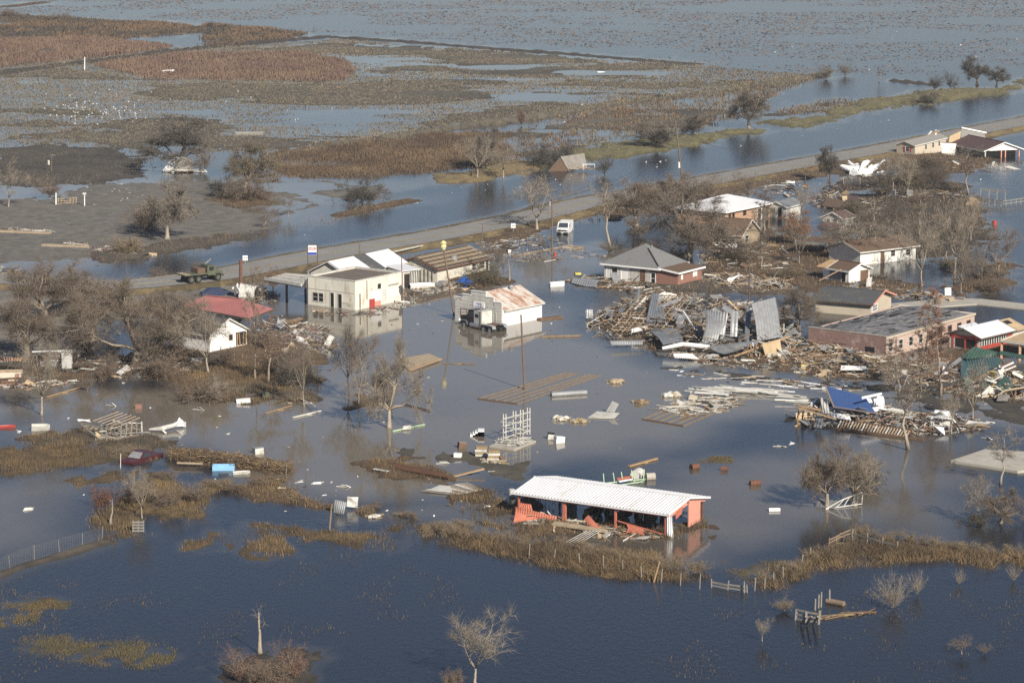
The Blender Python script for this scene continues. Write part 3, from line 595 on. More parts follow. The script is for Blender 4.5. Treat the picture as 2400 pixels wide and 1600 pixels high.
# ================================================================ BUILDINGS
class B:
    """a building's own frame: origin at its near corner, x along the right-hand wall, y along the left-hand wall"""
    def __init__(s, name, label, cat, N, Rr, Ll, z=0.0, tilt=None, group=None):
        n, r, l = G(*N, z), G(*Rr, z), G(*Ll, z)
        a1 = math.atan2(r.y-n.y, r.x-n.x); a2 = math.atan2(l.y-n.y, l.x-n.x)-math.pi/2
        s.rz = (a1*(r-n).length+a2*(l-n).length)/((r-n).length+(l-n).length)
        s.n = n; u = Vector((math.cos(s.rz), math.sin(s.rz), 0)); v = Vector((-u.y, u.x, 0))
        # keep the widths seen in the picture
        s.a = abs((r.x-n.x)/u.x) if abs(u.x) > .25 else (r-n).length
        s.b = abs((l.x-n.x)/v.x) if abs(v.x) > .25 else (l-n).length
        rot = (tilt[0], tilt[1], s.rz) if tilt else (0, 0, s.rz)
        s.e = thing(name, label, cat, n, group=group, rot=rot)
        s.M = Matrix.LocRotScale(n, Euler((0, 0, s.rz)), None).inverted()
    def L(s, px, py, z): return s.M @ G(px, py, z)
    def part(s, name, mb, m, parent=None, smooth=False): return mb.build(name, m, parent or s.e, smooth)
    def P(s, side, t, z, o=0.0):
        """point on wall: side R/L, t metres along, z up, o metres outward"""
        return (t, -o, z) if side == 'R' else (-o, t, z)
    def panel(s, name, side, t0, t1, z0, z1, m, o=.012, th=.06, parent=None):
        p, q = s.P(side, t0, z0, o), s.P(side, t1, z1, o-th)
        return s.part(name, MB().span(p, q), m, parent)
    def window(s, side, t0, t1, z0, z1, frame='white_wood', pane='window_dark', fw=.1, name='window', mull=True):
        mb = MB(); o = .05
        for (a, b, c, d) in ((t0-fw, t1+fw, z1, z1+fw), (t0-fw, t1+fw, z0-fw, z0), (t0-fw, t0, z0, z1), (t1, t1+fw, z0, z1)):
            mb.span(s.P(side, a, c, o), s.P(side, b, d, -.02))
        if mull: mb.span(s.P(side, t0, (z0+z1)/2-.025, o*.6), s.P(side, t1, (z0+z1)/2+.025, -.02))
        w = s.part(name, mb, frame); s.panel('pane', side, t0, t1, z0, z1, pane, o=.015, parent=w)
        return w
    def door(s, side, t0, t1, z1, m='dark', frame='white_wood', z0=0.02):
        w = s.window(side, t0, t1, z0, z1, frame, m, name='door', mull=False); return w
    def walls(s, h, m, x0=0, x1=None, y0=0, y1=None, name='wall', ridge=None, axis='x', t=.2):
        """four walls; with a ridge the end walls rise to gables"""
        x1 = s.a if x1 is None else x1; y1 = s.b if y1 is None else y1; out = []
        for i, (p, q) in enumerate((((x0, y0), (x1, y0)), ((x0, y0), (x0, y1)), ((x1, y0), (x1, y1)), ((x0, y1), (x1, y1)))):
            mb = MB(); along_x = p[1] == q[1]
            inx = t if (p[0] == x0 and not along_x) else -t; iny = t if p[1] == y0 and along_x else -t
            if along_x:
                prof = [(p[0], -.4), (q[0], -.4), (q[0], h), (p[0], h)]
                if ridge and axis == 'y': prof.insert(3, ((p[0]+q[0])/2, ridge))
                mb.prism(prof, 'y', p[1], p[1]+iny)
            else:
                y_a, y_b = p[1]+t*1.01, q[1]-t*1.01
                prof = [(y_a, -.4), (y_b, -.4), (y_b, h), (y_a, h)]
                if ridge and axis == 'x': prof.insert(3, ((p[1]+q[1])/2, ridge))
                mb.prism(prof, 'x', p[0], p[0]+inx)
            out.append(s.part(name, mb, m))
        return out
    def gable(s, h, ridge, m, axis='x', over=.45, th=.14, x0=0, x1=None, y0=0, y1=None, fascia='white_wood', ribs=0, name='roof_slope', sag=0):
        x1 = s.a if x1 is None else x1; y1 = s.b if y1 is None else y1; g = over; res = []
        if axis == 'x':
            ym = (y0+y1)/2; d = (ridge-h)/(ym-y0)*g
            C = [((x0-g, y0-g, h-d), (x1+g, y0-g, h-d), (x1+g, ym, ridge), (x0-g, ym, ridge)), ((x1+g, y1+g, h-d), (x0-g, y1+g, h-d), (x0-g, ym, ridge), (x1+g, ym, ridge))]
        else:
            xm = (x0+x1)/2; d = (ridge-h)/(xm-x0)*g
            C = [((x0-g, y1+g, h-d), (x0-g, y0-g, h-d), (xm, y0-g, ridge), (xm, y1+g, ridge)), ((x1+g, y0-g, h-d), (x1+g, y1+g, h-d), (xm, y1+g, ridge), (xm, y0-g, ridge))]
        U = Vector((0, 0, th+.02))
        for c in C:
            c = [Vector(p)+U for p in c]
            if ribs: mb = MB().ribbed(c[0], c[1], c[2], c[3], ribs, .06, t=.05)
            else: mb = MB().slab(*c, th)
            r = s.part(name, mb, m); res.append(r)
            if fascia:
                f = MB(); n = Vector((0, 0, -th*.55))
                f.bar(c[0]+n, c[1]+n, .06, .2); f.bar(c[0]+n*.9, c[3]+n*.9, .07, .19); f.bar(c[1]+n*.9, c[2]+n*.9, .07, .19)
                s.part('fascia', f, fascia, r)
        cap = MB()
        a, b = Vector(C[0][2])+U, Vector(C[0][3])+U
        cap.bar(a+Vector((0, 0, .03)), b+Vector((0, 0, .03)), .28, .05); s.part('ridge_cap', cap, m)
        return res

# ---- 1 filling station
b = B('filling_station', 'white block filling station with flat brown roof and broken pump canopy', 'shop', (833, 727), (942, 702), (723, 712)); A_, B_ = b.a, b.b
b.walls(4.02, 'block_wall'); b.part('roof', MB().span((.2, .2, 3.75), (A_-.2, B_-.2, 3.86)), 'tar_roof')
cp = MB()
for p, q in (((-.06, -.06), (A_+.06, .24)), ((-.06, .25), (.24, B_+.06)), ((A_-.24, .25), (A_+.06, B_+.06)), ((.25, B_-.24), (A_-.25, B_+.06))): cp.span((p[0], p[1], 4.02), (q[0], q[1], 4.12))
b.part('roof_edge', cp, 'dirty_white')
t = lambda f: f*B_
b.window('L', t(.79), t(.895), .65, 1.8); b.window('L', t(.675), t(.77), .65, 1.8); b.door('L', t(.45), t(.52), 2.05); b.door('L', t(.285), t(.36), 2.0)
b.panel('ledge', 'L', t(.02), t(.98), 2.32, 2.38, 'dirty_white', o=.05); b.panel('patched_block', 'L', t(.03), t(.27), .0, .95, 'cream_wall', o=.02)
t = lambda f: f*A_
gd = b.panel('garage_door', 'R', t(.28), t(.55), .05, 2.2, 'bright_white', o=.03)
b.panel('lower_panel', 'R', t(.29), t(.41), 0, 1.12, 'red_paint', o=.05, parent=gd); b.panel('lower_panel', 'R', t(.41), t(.545), 0, .7, 'salmon_paint', o=.045, parent=gd)
b.window('R', t(.475), t(.545), 2.35, 3.05, pane='dark', mull=False); b.panel('ledge', 'R', t(.7), t(.92), 2.55, 2.68, 'concrete', o=.22)
b.panel('blocked_window', 'R', t(.58), t(.66), .5, 2.1, 'dirty_white', o=.03); b.panel('blocked_window', 'R', t(.69), t(.93), .8, 2.0, 'white_paint', o=.02)
b.part('drain_pipe', MB().tube((t(.24), -.1, 1.2), (t(.24), -.1, 3.9), .05), 'grey_wood'); b.part('drain_pipe', MB().tube((t(.09), -.1, .1), (t(.09), -.1, 2.2), .07), 'rust')
# pump canopy: rafters and torn roof strips
q = [b.L(706, 668, 3.2), b.L(620, 653, 3.2), b.L(672, 639, 3.2), b.L(724, 642, 3.2)]
cn = b.part('canopy', MB().slab(q[0]-Vector((0, 0, .1)), q[1]-Vector((0, 0, .1)), q[2]-Vector((0, 0, .1)), q[3]-Vector((0, 0, .1)), .25), 'rust')
for k in range(7):
    f0, f1 = k/7+.02, k/7+.085+.02*(k % 2)
    c = [q[0].lerp(q[3], f0), q[1].lerp(q[2], f0), q[1].lerp(q[2], f1), q[0].lerp(q[3], f1)]
    b.part('roof_strip', MB().slab(*c, .08), 'dirty_white', cn)
ed = MB().bar(q[0], q[1], .12, .4).bar(q[0], q[3], .12, .4); b.part('canopy_edge', ed, 'dirty_white', cn)
for f, g in ((.55, .35), (.12, .9)):
    p = q[0].lerp(q[1], f).lerp(q[3].lerp(q[2], f), g); b.part('canopy_post', MB().span((p.x-.12, p.y-.12, -.3), (p.x+.12, p.y+.12, 2.95)), 'dark_wood')

# ---- 2 house with white roof and missing patch, and its lean-to
b = B('white_roof_store', 'long low building with white metal roof torn open in the middle', 'house', (813, 689), (948, 660), (729, 681)); A_, B_ = b.a, b.b
b.walls(2.8, 'cream_wall', ridge=4.35)
for y0, y1, z0, z1 in ((-.4, B_/2, 2.75, 4.5), (B_+.4, B_/2, 2.75, 4.5)):
    for f0, f1, m in ((-.03, .42, 'white_metal'), (.42, .62, 'dark_shingle'), (.62, 1.03, 'white_metal')):
        b.part('roof_panel', MB().slab((f0*A_, y0, z0), (f1*A_-.02, y0, z0), (f1*A_-.02, y1, z1), (f0*A_, y1, z1), .1), m)
b.part('rake_board', MB().bar((-.35, -.4, 2.7), (-.35, B_/2, 4.42), .08, .25).bar((-.35, B_+.4, 2.7), (-.35, B_/2, 4.42), .08, .25), 'dark_wood')
b.window('L', B_*.55, B_*.72, 2.0, 2.6, frame='red_paint')
b = B('lean_to', 'small white lean-to with open doorway between filling station and stripped roof', 'shed', (944, 676), (981, 668), (910, 664)); A_, B_ = b.a, b.b
b.walls(2.5, 'dirty_white'); b.part('roof', MB().slab((-.3, -.3, 2.62), (A_+.3, -.3, 2.62), (A_+.3, B_+.3, 2.9), (-.3, B_+.3, 2.9), .1), 'white_metal')
b.door('R', A_*.12, A_*.42, 2.0, m='dark', frame='brown_wood')
for k in range(4): b.part('post', MB().bar((A_*(.5+.15*k), -.35, -.2), (A_*(.47+.15*k), -.25, 2.5), .09), 'grey_wood')

# ---- 3 long building with roof stripped to its battens
b = B('stripped_roof_building', 'long cream building whose grey roof is stripped to rows of battens', 'house', (1025, 662), (1147, 633), (925, 650)); A_, B_ = b.a, b.b
b.walls(2.0, 'cream_wall', ridge=3.35)
sl = b.gable(2.0, 3.35, 'grey_wood', fascia='rust')
for k in range(13):
    f = k/13+.02; y = -.4+f*(B_/2+.4); z = 1.98+.2+(3.35-1.88)*f
    b.part('batten', MB().bar((-.4, y, z+.06), (A_*(1-.1*random.random()), y, z+.06), .22, .09), 'tan_wood' if k % 3 else 'dark_wood', sl[0])
b.part('roof_tank', MB().tube((A_*.42, 1.0, 2.2), (A_*.42, 1.0, 3.2), .5, n=12), 'galvanised')
for f0, f1 in ((.66, .73), (.8, .9)): b.window('R', A_*f0, A_*f1, .7, 1.6, frame='white_wood', pane='dark')
b.door('R', A_*.93, A_*.98, 1.7)
for k in range(5): b.part('wall_board', MB().bar((-.1, B_*(.1+.09*k), -.2), (-.1, B_*(.1+.09*k), 1.9), .15, .06), 'grey_wood')

# ---- 4 store with stepped front
b = B('false_front_store', 'white wooden store with stepped false front and rust streaked metal roof', 'shop', (1176, 766), (1270, 746), (1067, 751)); A_, B_ = b.a, b.b
b.walls(2.15, 'bright_white', x0=.25, ridge=4.0)
st = [(0, 3.25), (.17, 3.25), (.17, 3.78), (.335, 3.78), (.335, 4.4), (.655, 4.4), (.655, 3.78), (.84, 3.78), (.84, 3.25), (1, 3.25)]
b.part('false_front', MB().prism([(0, -.4)]+[(f*B_, z) for f, z in st]+[(B_, -.4)], 'x', -.02, .2), 'dirty_white')
cp = MB()
for (f0, z), (f1, z1) in zip(st[::2], st[1::2]): cp.span((-.1, f0*B_-.03, z), (.26, f1*B_+.03, z+.07))
b.part('step_cap', cp, 'bright_white')
for k in range(9): b.part('board_joint', MB().span((-.032, 0.03, .35+.42*k), (-.021, B_*(1 if k < 7 else .66 if k == 7 else .64), .365+.42*k)) if k < 7 else MB().span((-.032, B_*.345, .35+.42*k), (-.021, B_*.645, .365+.42*k)), 'grey_wood')
rs = b.gable(2.15, 4.0, 'rusty_roof', x0=.75, over=.3, ribs=.55, fascia='dirty_white')
b.part('roof_vent', MB().tube((A_*.72, B_*.42, 3.7), (A_*.72, B_*.42, 4.25), .22, n=10).tube((A_*.72, B_*.42, 4.25), (A_*.72, B_*.42, 4.6), .4, .15, n=10), 'galvanised')
dr = b.door('L', B_*.125, B_*.25, 1.75, m='window_dark'); b.panel('kick_panel', 'L', B_*.13, B_*.245, .05, .75, 'raw_wood', o=.04, parent=dr)
b.window('L', B_*.745, B_*.875, .95, 1.75, frame='brown_wood')
sg = b.panel('sign_board', 'L', B_*.36, B_*.6, 1.75, 2.95, 'bright_white', o=.08)
mk = MB()
for r_, (z, w) in enumerate(((2.78, .5), (2.55, .2), (2.36, .9), (2.2, .9))):
    n = 7 if r_ != 1 else 2
    for k in range(n):
        c = .48+(k-(n-1)/2)/n*w*.22
        mk.span((-.1, B_*(c-.007), z-.06), (-.085, B_*(c+.007), z+.05*(1 if k % 2 else .6)))
b.part('sign_lettering', mk, 'sign_blue', sg)['kind'] = 'stuff'

# ---- 6 grey hip-roof house with brick wing
b = B('hip_roof_house', 'grey hip roof house with stripped front studs and low brick wing', 'house', (1544, 667), (1604, 650), (1416, 653)); A_, B_ = b.a, b.b
b.walls(2.4, 'red_brick'); ap = b.L(1513, 567, 5.35); ap = Vector((A_*.48, B_*.48, 5.3)); g = .5
c = [Vector((-g, -g, 2.35)), Vector((A_+g, -g, 2.35)), Vector((A_+g, B_+g, 2.35)), Vector((-g, B_+g, 2.35))]
for k in range(4):
    p0, p1 = c[k], c[(k+1) % 4]; mb = MB(); i0 = len(mb.v)
    mb.quad(p0, p1, ap); mb.quad(p0-Vector((0, 0, .12)), p1-Vector((0, 0, .12)), ap-Vector((0, 0, .12)))
    rs = b.part('roof_slope', mb, 'grey_shingle'); b.part('fascia', MB().bar(p0-Vector((0, 0, .06)), p1-Vector((0, 0, .06)), .06, .24), 'bright_white', rs)
h1 = c[0].lerp(ap, .12)+Vector((0, 0, .03)); h2 = c[0].lerp(ap, .82)+Vector((0, 0, .03)); b.part('torn_hip', MB().bar(h1, h2, .22, .03), 'dark')
b.part('roof_vent', MB().tube(c[1].lerp(ap, .8).lerp(c[0].lerp(ap, .8), .4), c[1].lerp(ap, .8).lerp(c[0].lerp(ap, .8), .4)+Vector((0, 0, .35)), .15), 'galvanised')
f = lambda X: (760-X)/495*B_
b.window('L', f(385), f(335), .45, 1.85, frame='bright_white'); b.door('L', f(490), f(420), 2.05, m='bright_white', frame='bright_white')
b.window('L', f(728), f(692), .1, 1.6, frame='bright_white', pane='dark'); b.panel('boarded_panel', 'L', f(635), f(585), .1, 2.0, 'brown_wood', o=.05)
for X in list(range(268, 330, 13))+list(range(392, 412, 12))+list(range(496, 582, 12))+list(range(640, 684, 12)): b.panel('stud', 'L', f(X+8), f(X), .05, 2.2, 'bright_white' if X % 4 else 'white_wood', o=.06)
n2, l2, r2 = b.L(1576, 675, 0), b.L(1545, 667, 0), b.L(1641, 657, 0); x1 = r2.x; y0 = n2.y; w = MB()
for p, q in (((0, y0, -.4), (x1, y0+.2, 2.0)), ((-.02, y0+.21, -.4), (.18, -.02, 2.0)), ((x1-.2, y0+.21, -.4), (x1, -.02, 2.0))): b.part('wing_wall', MB().span(p, q), 'red_brick')
wr = b.part('wing_roof', MB().slab((-.4, y0-.4, 2.05), (x1+.4, y0-.4, 2.05), (x1+.4, -.02, 2.5), (-.4, -.02, 2.5), .1), 'brown_shingle')
b.part('fascia', MB().bar((-.4, y0-.42, 2.0), (x1+.4, y0-.42, 2.0), .06, .26).bar((-.42, y0-.4, 2.0), (-.42, -.05, 2.45), .06, .26), 'bright_white', wr)
for t0 in (.12, .62, .72): b.part('window', MB().span((x1*t0, y0-.04, .9), (x1*t0+.5, y0+.03, 1.75)), 'bright_white')

# ---- 8 house with white metal roof
b = B('white_hip_house', 'peach brick house under a broad bright white metal roof behind bare branches', 'house', (1699, 531), (1801, 505), (1585, 517)); A_, B_ = b.a, b.b
b.walls(2.5, 'peach_brick'); g = .6; ap0, ap1 = Vector((A_*.42, B_*.5, 4.3)), Vector((A_*.58, B_*.5, 4.3))
c = [Vector((-g, -g, 2.5)), Vector((A_+g, -g, 2.5)), Vector((A_+g, B_+g, 2.5)), Vector((-g, B_+g, 2.5))]
for pts in ((c[0], c[1], ap1, ap0), (c[1], c[2], ap1), (c[2], c[3], ap0, ap1), (c[3], c[0], ap0)):
    mb = MB(); mb.quad(*pts); mb.quad(*[p-Vector((0, 0, .1)) for p in pts]); rs = b.part('roof_slope', mb, 'white_metal')
    b.part('fascia', MB().bar(pts[0]-Vector((0, 0, .07)), pts[1]-Vector((0, 0, .07)), .07, .2), 'bright_white', rs)
for t0 in (.08, .16): b.window('R', A_*t0, A_*t0+.6, .8, 1.9, frame='brown_wood', pane='dark')
b.window('R', A_*.4, A_*.46, 1.3, 2.0, frame='brown_wood'); b.door('R', A_*.72, A_*.8, 1.9, frame='bright_white'); b.door('R', A_*.85, A_*.96, 2.1, m='dark', frame='brown_wood')

# ---- 9 small grey gable shed
b = B('garden_shed', 'small grey-roofed wooden shed with open dark door next to white roof house', 'shed', (1842, 512), (1873, 499), (1795, 506)); A_, B_ = b.a, b.b
b.walls(1.9, 'dirty_white', ridge=2.7); b.gable(1.9, 2.7, 'dull_metal', over=.3); b.door('L', B_*.22, B_*.42, 1.8); b.panel('door_leaf', 'L', B_*.55, B_*.85, .1, 1.7, 'grey_wood', o=.06)
# ---- 10 broken grey house
b = B('broken_grey_house', 'weathered grey wooden house with gaping gable under the bare oak', 'house', (1738, 579), (1776, 564), (1669, 573)); A_, B_ = b.a, b.b
b.walls(1.9, 'tan_wood', ridge=3.9, axis='y'); rs = b.gable(1.9, 3.9, 'brown_shingle', axis='y', over=.35, fascia='white_wood')
b.window('L', B_*.32, B_*.5, .7, 1.6, frame='white_wood'); b.window('R', A_*.2, A_*.4, .6, 1.6)
b.part('fallen_gable', MB().slab((-2.6, B_*.35, .1), (-1.6, 0, .15), (-1.5, .4, 1.3), (-2.5, B_*.35, .35), .12), 'bright_white')
b.part('hanging_sheet', MB().slab((-.5, B_*.75, .3), (-.2, B_*.65, .2), (.3, B_*.7, 2.3), (.1, B_*.82, 2.2), .06), 'dirty_white')
# ---- 11 little white house with red roof
b = B('little_red_roof_house', 'little white house sunk to its windows with a split dull red roof', 'house', (1976, 534), (1997, 525), (1926, 527)); A_, B_ = b.a, b.b
b.walls(1.5, 'dirty_white', ridge=2.4); b.gable(1.5, 2.4, 'maroon_shingle', over=.35); b.window('L', B_*.3, B_*.5, .6, 1.3, pane='dark'); b.window('L', B_*.65, B_*.8, .6, 1.2, pane='dark')
b.part('fallen_roof', MB().slab((-2.2, -.5, .15), (-1.9, B_, .15), (-.6, B_*.9, .9), (-.7, -.4, .75), .1), 'maroon_shingle')
# ---- 12 long cream house
b = B('long_cream_house', 'long cream house with sagging brown shingle roof among bare trees', 'house', (2016, 622), (2145, 606), (1942, 608)); A_, B_ = b.a, b.b
b.walls(2.1, 'white_paint', ridge=3.2); b.gable(2.1, 3.2, 'brown_shingle', over=.5, fascia='dirty_white'); b.window('R', A_*.55, A_*.62, .9, 1.7, frame='white_wood'); b.door('R', A_*.37, A_*.42, 1.9, m='brown_wood', frame='brown_wood'); b.window('R', A_*.82, A_*.9, .8, 1.6)
cp = [b.L(1866, 568, 1.9), b.L(1940, 572, 1.9), b.L(1980, 556, 2.1), b.L(1900, 553, 2.1)]
b.part('carport_roof', MB().slab(*cp, .18), 'brown_shingle'); b.part('carport_edge', MB().bar(cp[0], cp[1], .1, .35).bar(cp[0], cp[3], .1, .3), 'dull_metal')
for p in cp[:2]: b.part('carport_post', MB().bar((p.x, p.y, -.2), (p.x, p.y, 1.8), .14), 'grey_wood')
# ---- 13 white cottage
b = B('white_cottage', 'small white cottage with brown roof stripped to rafters at one end', 'house', (1989, 663), (2036, 654), (1927, 650)); A_, B_ = b.a, b.b
b.walls(1.75, 'bright_white', ridge=2.6, axis='y'); rs = b.gable(1.75, 2.6, 'brown_shingle', axis='y', over=.4, fascia='bright_white', y1=B_*.72)
for k in range(8):
    y = B_*(.78+.045*k); b.part('rafter', MB().bar((-.5, y+.4, 1.75), (A_/2, y, 2.62), .1, .12), 'raw_wood')
b.part('loose_rafter', MB().bar((-3.2, B_*.55, .3), (-.8, B_*.15, 2.0), .14), 'raw_wood')
b.door('R', A_*.22, A_*.48, 1.55, m='bright_white', frame='white_wood'); b.door('R', A_*.55, A_*.92, 1.6, m='brown_wood'); b.door('L', B_*.12, B_*.28, 1.6, m='dark'); b.panel('grey_siding', 'L', B_*.3, B_*.75, 0.05, 1.6, 'dull_metal', o=.02)
# ---- 14 beige hall
b = B('beige_hall', 'low beige block hall with dark shingle roof, half under water', 'house', (2040, 742), (2092, 726), (1913, 734)); A_, B_ = b.a, b.b
b.walls(1.75, 'beige_wall', ridge=2.9, axis='y'); b.gable(1.75, 2.9, 'dark_shingle', axis='y', over=.5, fascia='dark_wood'); b.window('R', A_*.08, A_*.32, .6, 1.4, frame='bright_white', pane='galvanised')
b.part('gable_trim', MB().bar((-.55, -.6, 1.75), (A_/2, -.6, 3.05), .08, .22).bar((A_+.5, -.6, 1.75), (A_/2, -.6, 3.05), .08, .22), 'salmon_paint')
# ---- 15 brick school-like block
b = B('flat_roof_brick_hall', 'long brick hall with torn black tar roof and pink side wall', 'hall', (2076, 838), (2284, 780), (1896, 816)); A_, B_ = b.a, b.b
b.walls(2.5, 'pink_stucco'); b.panel('brick_face', 'L', -.02, B_, -.3, 2.72, 'pink_brick', o=.1, th=.12); b.part('brick_coping', MB().span((-.14, -.05, 2.72), (.1, B_+.05, 2.8)), 'concrete')
b.panel('torn_gap', 'L', B_*.14, B_*.26, .5, 1.15, 'dark', o=.115, th=.03); b.panel('broken_ledge', 'L', B_*.5, B_*.7, 1.05, 1.15, 'dark_wood', o=.14)
for i, (y0, y1) in enumerate(((.25, B_*.55), (B_*.55, B_-.2))):
    z = (2.35, 2.95, 2.4)
    b.part('roof_deck', MB().slab((.22, y0, z[i]), (A_-.2, y0, z[i]), (A_-.2, y1, z[i+1]), (.22, y1, z[i+1]), .1), 'torn_tar')
b.part('cornice', MB().span((-.05, -.16, 2.36), (A_+.1, .12, 2.62)), 'beige_wall'); b.part('cornice', MB().span((A_-.1, .13, 2.4), (A_+.12, B_, 2.6)), 'white_paint')
for k in range(9):
    x = A_*(.03+.11*k); b.window('R', x, x+.9, .7, 1.8, frame='white_wood' if k < 4 else 'brown_wood', pane='dark')
for k in range(0): b.part('loose_tar_strip', MB().slab((A_*random.uniform(.03, .5), B_*(.08*k+.02), 2.6+.045*k if k < 6 else 2.8), (A_*random.uniform(.55, .97), B_*(.08*k+.03), 2.6+.045*k if k < 6 else 2.8), (A_*random.uniform(.55, .97), B_*(.08*k+.055), 2.66+.045*k if k < 6 else 2.85), (A_*random.uniform(.05, .5), B_*(.08*k+.05), 2.66+.045*k if k < 6 else 2.85), .03), 'dark_shingle' if k % 2 else 'galvanised')
b.part('drain_pipe', MB().tube((A_*.1, -.18, .2), (A_*.1, -.18, 2.3), .06), 'grey_wood')
for k in range(70):
    x, y = random.uniform(.6, A_-3), random.uniform(.5, B_-.8); zz = 2.36+.6*(y/(B_*.55)) if y < B_*.55 else 2.95-.55*(y-B_*.55)/(B_*.45); L = random.uniform(.6, 2.4); w = random.uniform(.12, .5); sk = random.uniform(-.5, .5)
    b.part('loose_tar_strip', MB().slab((x, y, zz+.06), (x+L, y+sk, zz+.07), (x+L, y+sk+w, zz+.12), (x, y+w, zz+.1), .02), random.choice(['dark_shingle', 'dark', 'dark_shingle', 'light_shingle']))
# ---- 16 red porch house
b = B('red_porch_house', 'red and white porch house with pale metal roof in front of brick hall', 'house', (2296, 822), (2393, 793), (2221, 808)); A_, B_ = b.a, b.b
b.walls(1.7, 'dirty_white', ridge=2.55); rs = b.gable(1.7, 2.55, 'white_metal', over=.5, fascia='dark_wood', x1=A_*.72, ribs=.6); b.part('bare_deck', MB().slab((A_*.72, -.5, 1.62), (A_+.4, -.5, 1.62), (A_+.4, B_/2, 2.68), (A_*.72, B_/2, 2.68), .1), 'plywood'); b.part('roof_hole', MB().slab((A_*.8, B_*.25, 2.28), (A_*.93, B_*.25, 2.28), (A_*.93, B_*.42, 2.56), (A_*.8, B_*.42, 2.56), .02), 'dark')
b.panel('red_skirt', 'R', .1, A_*.75, -.2, .55, 'red_paint', o=.08); b.panel('porch_screen', 'R', .1, A_*.7, .56, 1.6, 'dark', o=.02); b.panel('red_corner', 'R', A_*.62, A_*.74, .5, 1.6, 'red_paint', o=.06)
for k in range(11): b.panel('porch_post', 'R', A_*(.03+.055*k), A_*(.03+.055*k)+.16, .5, 1.62, 'white_wood', o=.08)
b.panel('porch_opening', 'L', B_*.12, B_*.8, .1, 1.3, 'dark', o=.02); b.panel('red_gable', 'L', .05, B_-.05, 1.3, 1.75, 'red_paint', o=.03)
for f in (.08, .45, .85): b.panel('red_post', 'L', B_*f, B_*f+.25, -.1, 1.7, 'red_paint', o=.06)
for k in range(3): b.part('loose_sheet', MB().slab((.5+k, B_*.6, 2.5+.1*k), (2.2+k, B_*.6, 2.5), (2.4+k, B_*.8, 2.75), (.6+k, B_*.82, 2.7), .05), 'white_metal')
# ---- 17 carport
q = [G(2344, 799, 2.2), G(2440, 812, 2.2), G(2500, 790, 2.5), G(2404, 776, 2.5)]
e = thing('tan_carport', 'tan shingle carport roof on posts at the right edge', 'carport', (q[0].x, q[0].y, 0)); o_ = Vector((q[0].x, q[0].y, 0)); ql = [p-o_ for p in q]
rs = MB().slab(*ql, .14).build('roof', 'plywood', e); MB().bar(ql[0], ql[1], .1, .26).bar(ql[0], ql[3], .1, .26).build('fascia', 'white_wood', rs)
for f in (.05, .5): p = ql[0].lerp(ql[1], f); MB().bar((p.x, p.y+.3, -.3), (p.x, p.y+.3, 2.1), .3).build('brick_post', 'peach_brick', e)

# ---- 22 two wrecked houses at the upper right
b = B('tilted_mobile_home', 'tan mobile home tilted off its base with shuttered window by the road', 'house', (2145, 366), (2211, 351), (2096, 357), tilt=(R(-2), R(-4))); A_, B_ = b.a, b.b
b.walls(2.1, 'beige_wall', ridge=2.9); b.gable(2.1, 2.9, 'light_shingle', over=.25, fascia='white_wood')
w = b.window('L', B_*.3, B_*.5, .9, 1.8, frame='bright_white')
for f in (.2, .53): b.panel('shutter', 'L', B_*f, B_*f+.35, .8, 1.85, 'red_paint', o=.06)
for f in (.32, .55, .75): b.window('R', A_*f, A_*f+.6, .9, 1.8, pane='window_dark')
for k in range(5): b.part('torn_roof_board', MB().bar((A_*.75+random.uniform(0, 2), B_*.5+random.uniform(-1, 1), 2.9), (A_+random.uniform(-.5, 1.5), B_*.6+random.uniform(-1.5, 1), 3.5), .35, .06), 'raw_wood' if k % 2 else 'bright_white')
b = B('brown_porch_house', 'brown roofed house with white gable over an open porch, wall torn away', 'house', (2308, 371), (2393, 366), (2222, 350)); A_, B_ = b.a, b.b
b.walls(1.5, 'grey_wood', ridge=3.0, axis='y', y0=2.6); b.gable(1.5, 3.0, 'maroon_shingle', axis='y', over=.5, fascia='bright_white')
b.part('porch_gable', MB().prism([(0, 1.45), (A_, 1.45), (A_/2, 2.95)], 'y', 0, .12), 'bright_white')
for f in (.02, .45, .56, .93): b.part('porch_post', MB().span((A_*f-.1, .1, -.3), (A_*f+.12, .35, 1.45)), 'salmon_paint' if f > .4 else 'white_wood')
for f in (.25, .55, .8): b.window('L', 2.6+(B_-2.6)*f, 2.6+(B_-2.6)*f+1.1, .3, 1.2, pane='window_dark')
b.part('torn_wall', MB().slab((-.5, B_-.2, 1.5), (A_*.25, B_-.1, 1.5), (A_*.3, B_+.1, 4.0), (-.2, B_, 3.0), .15), 'plywood'); b.part('torn_gable', MB().slab((A_*.3, B_, 2.4), (A_, B_+.2, 1.8), (A_*.95, B_+.3, 3.4), (A_*.3, B_+.2, 4.6), .12), 'light_shingle'); b.part('white_rake', MB().bar((A_*.3, B_, 4.7), (A_, B_+.2, 3.4), .1, .28), 'bright_white')
e = thing('fallen_wall_panel', 'white wall panel leaning in the weeds between two upper right houses', 'wall panel', G(2207, 358)); MB().slab((0, 0, 0), (3.1, -.2, 0), (3.0, .4, 1.9), (-.1, .3, 2.1), .12).build('panel', 'white_paint', e); MB().bar((-.1, .25, 2.15), (3.0, .35, 1.95), .12).build('top_rail', 'maroon_shingle', e)

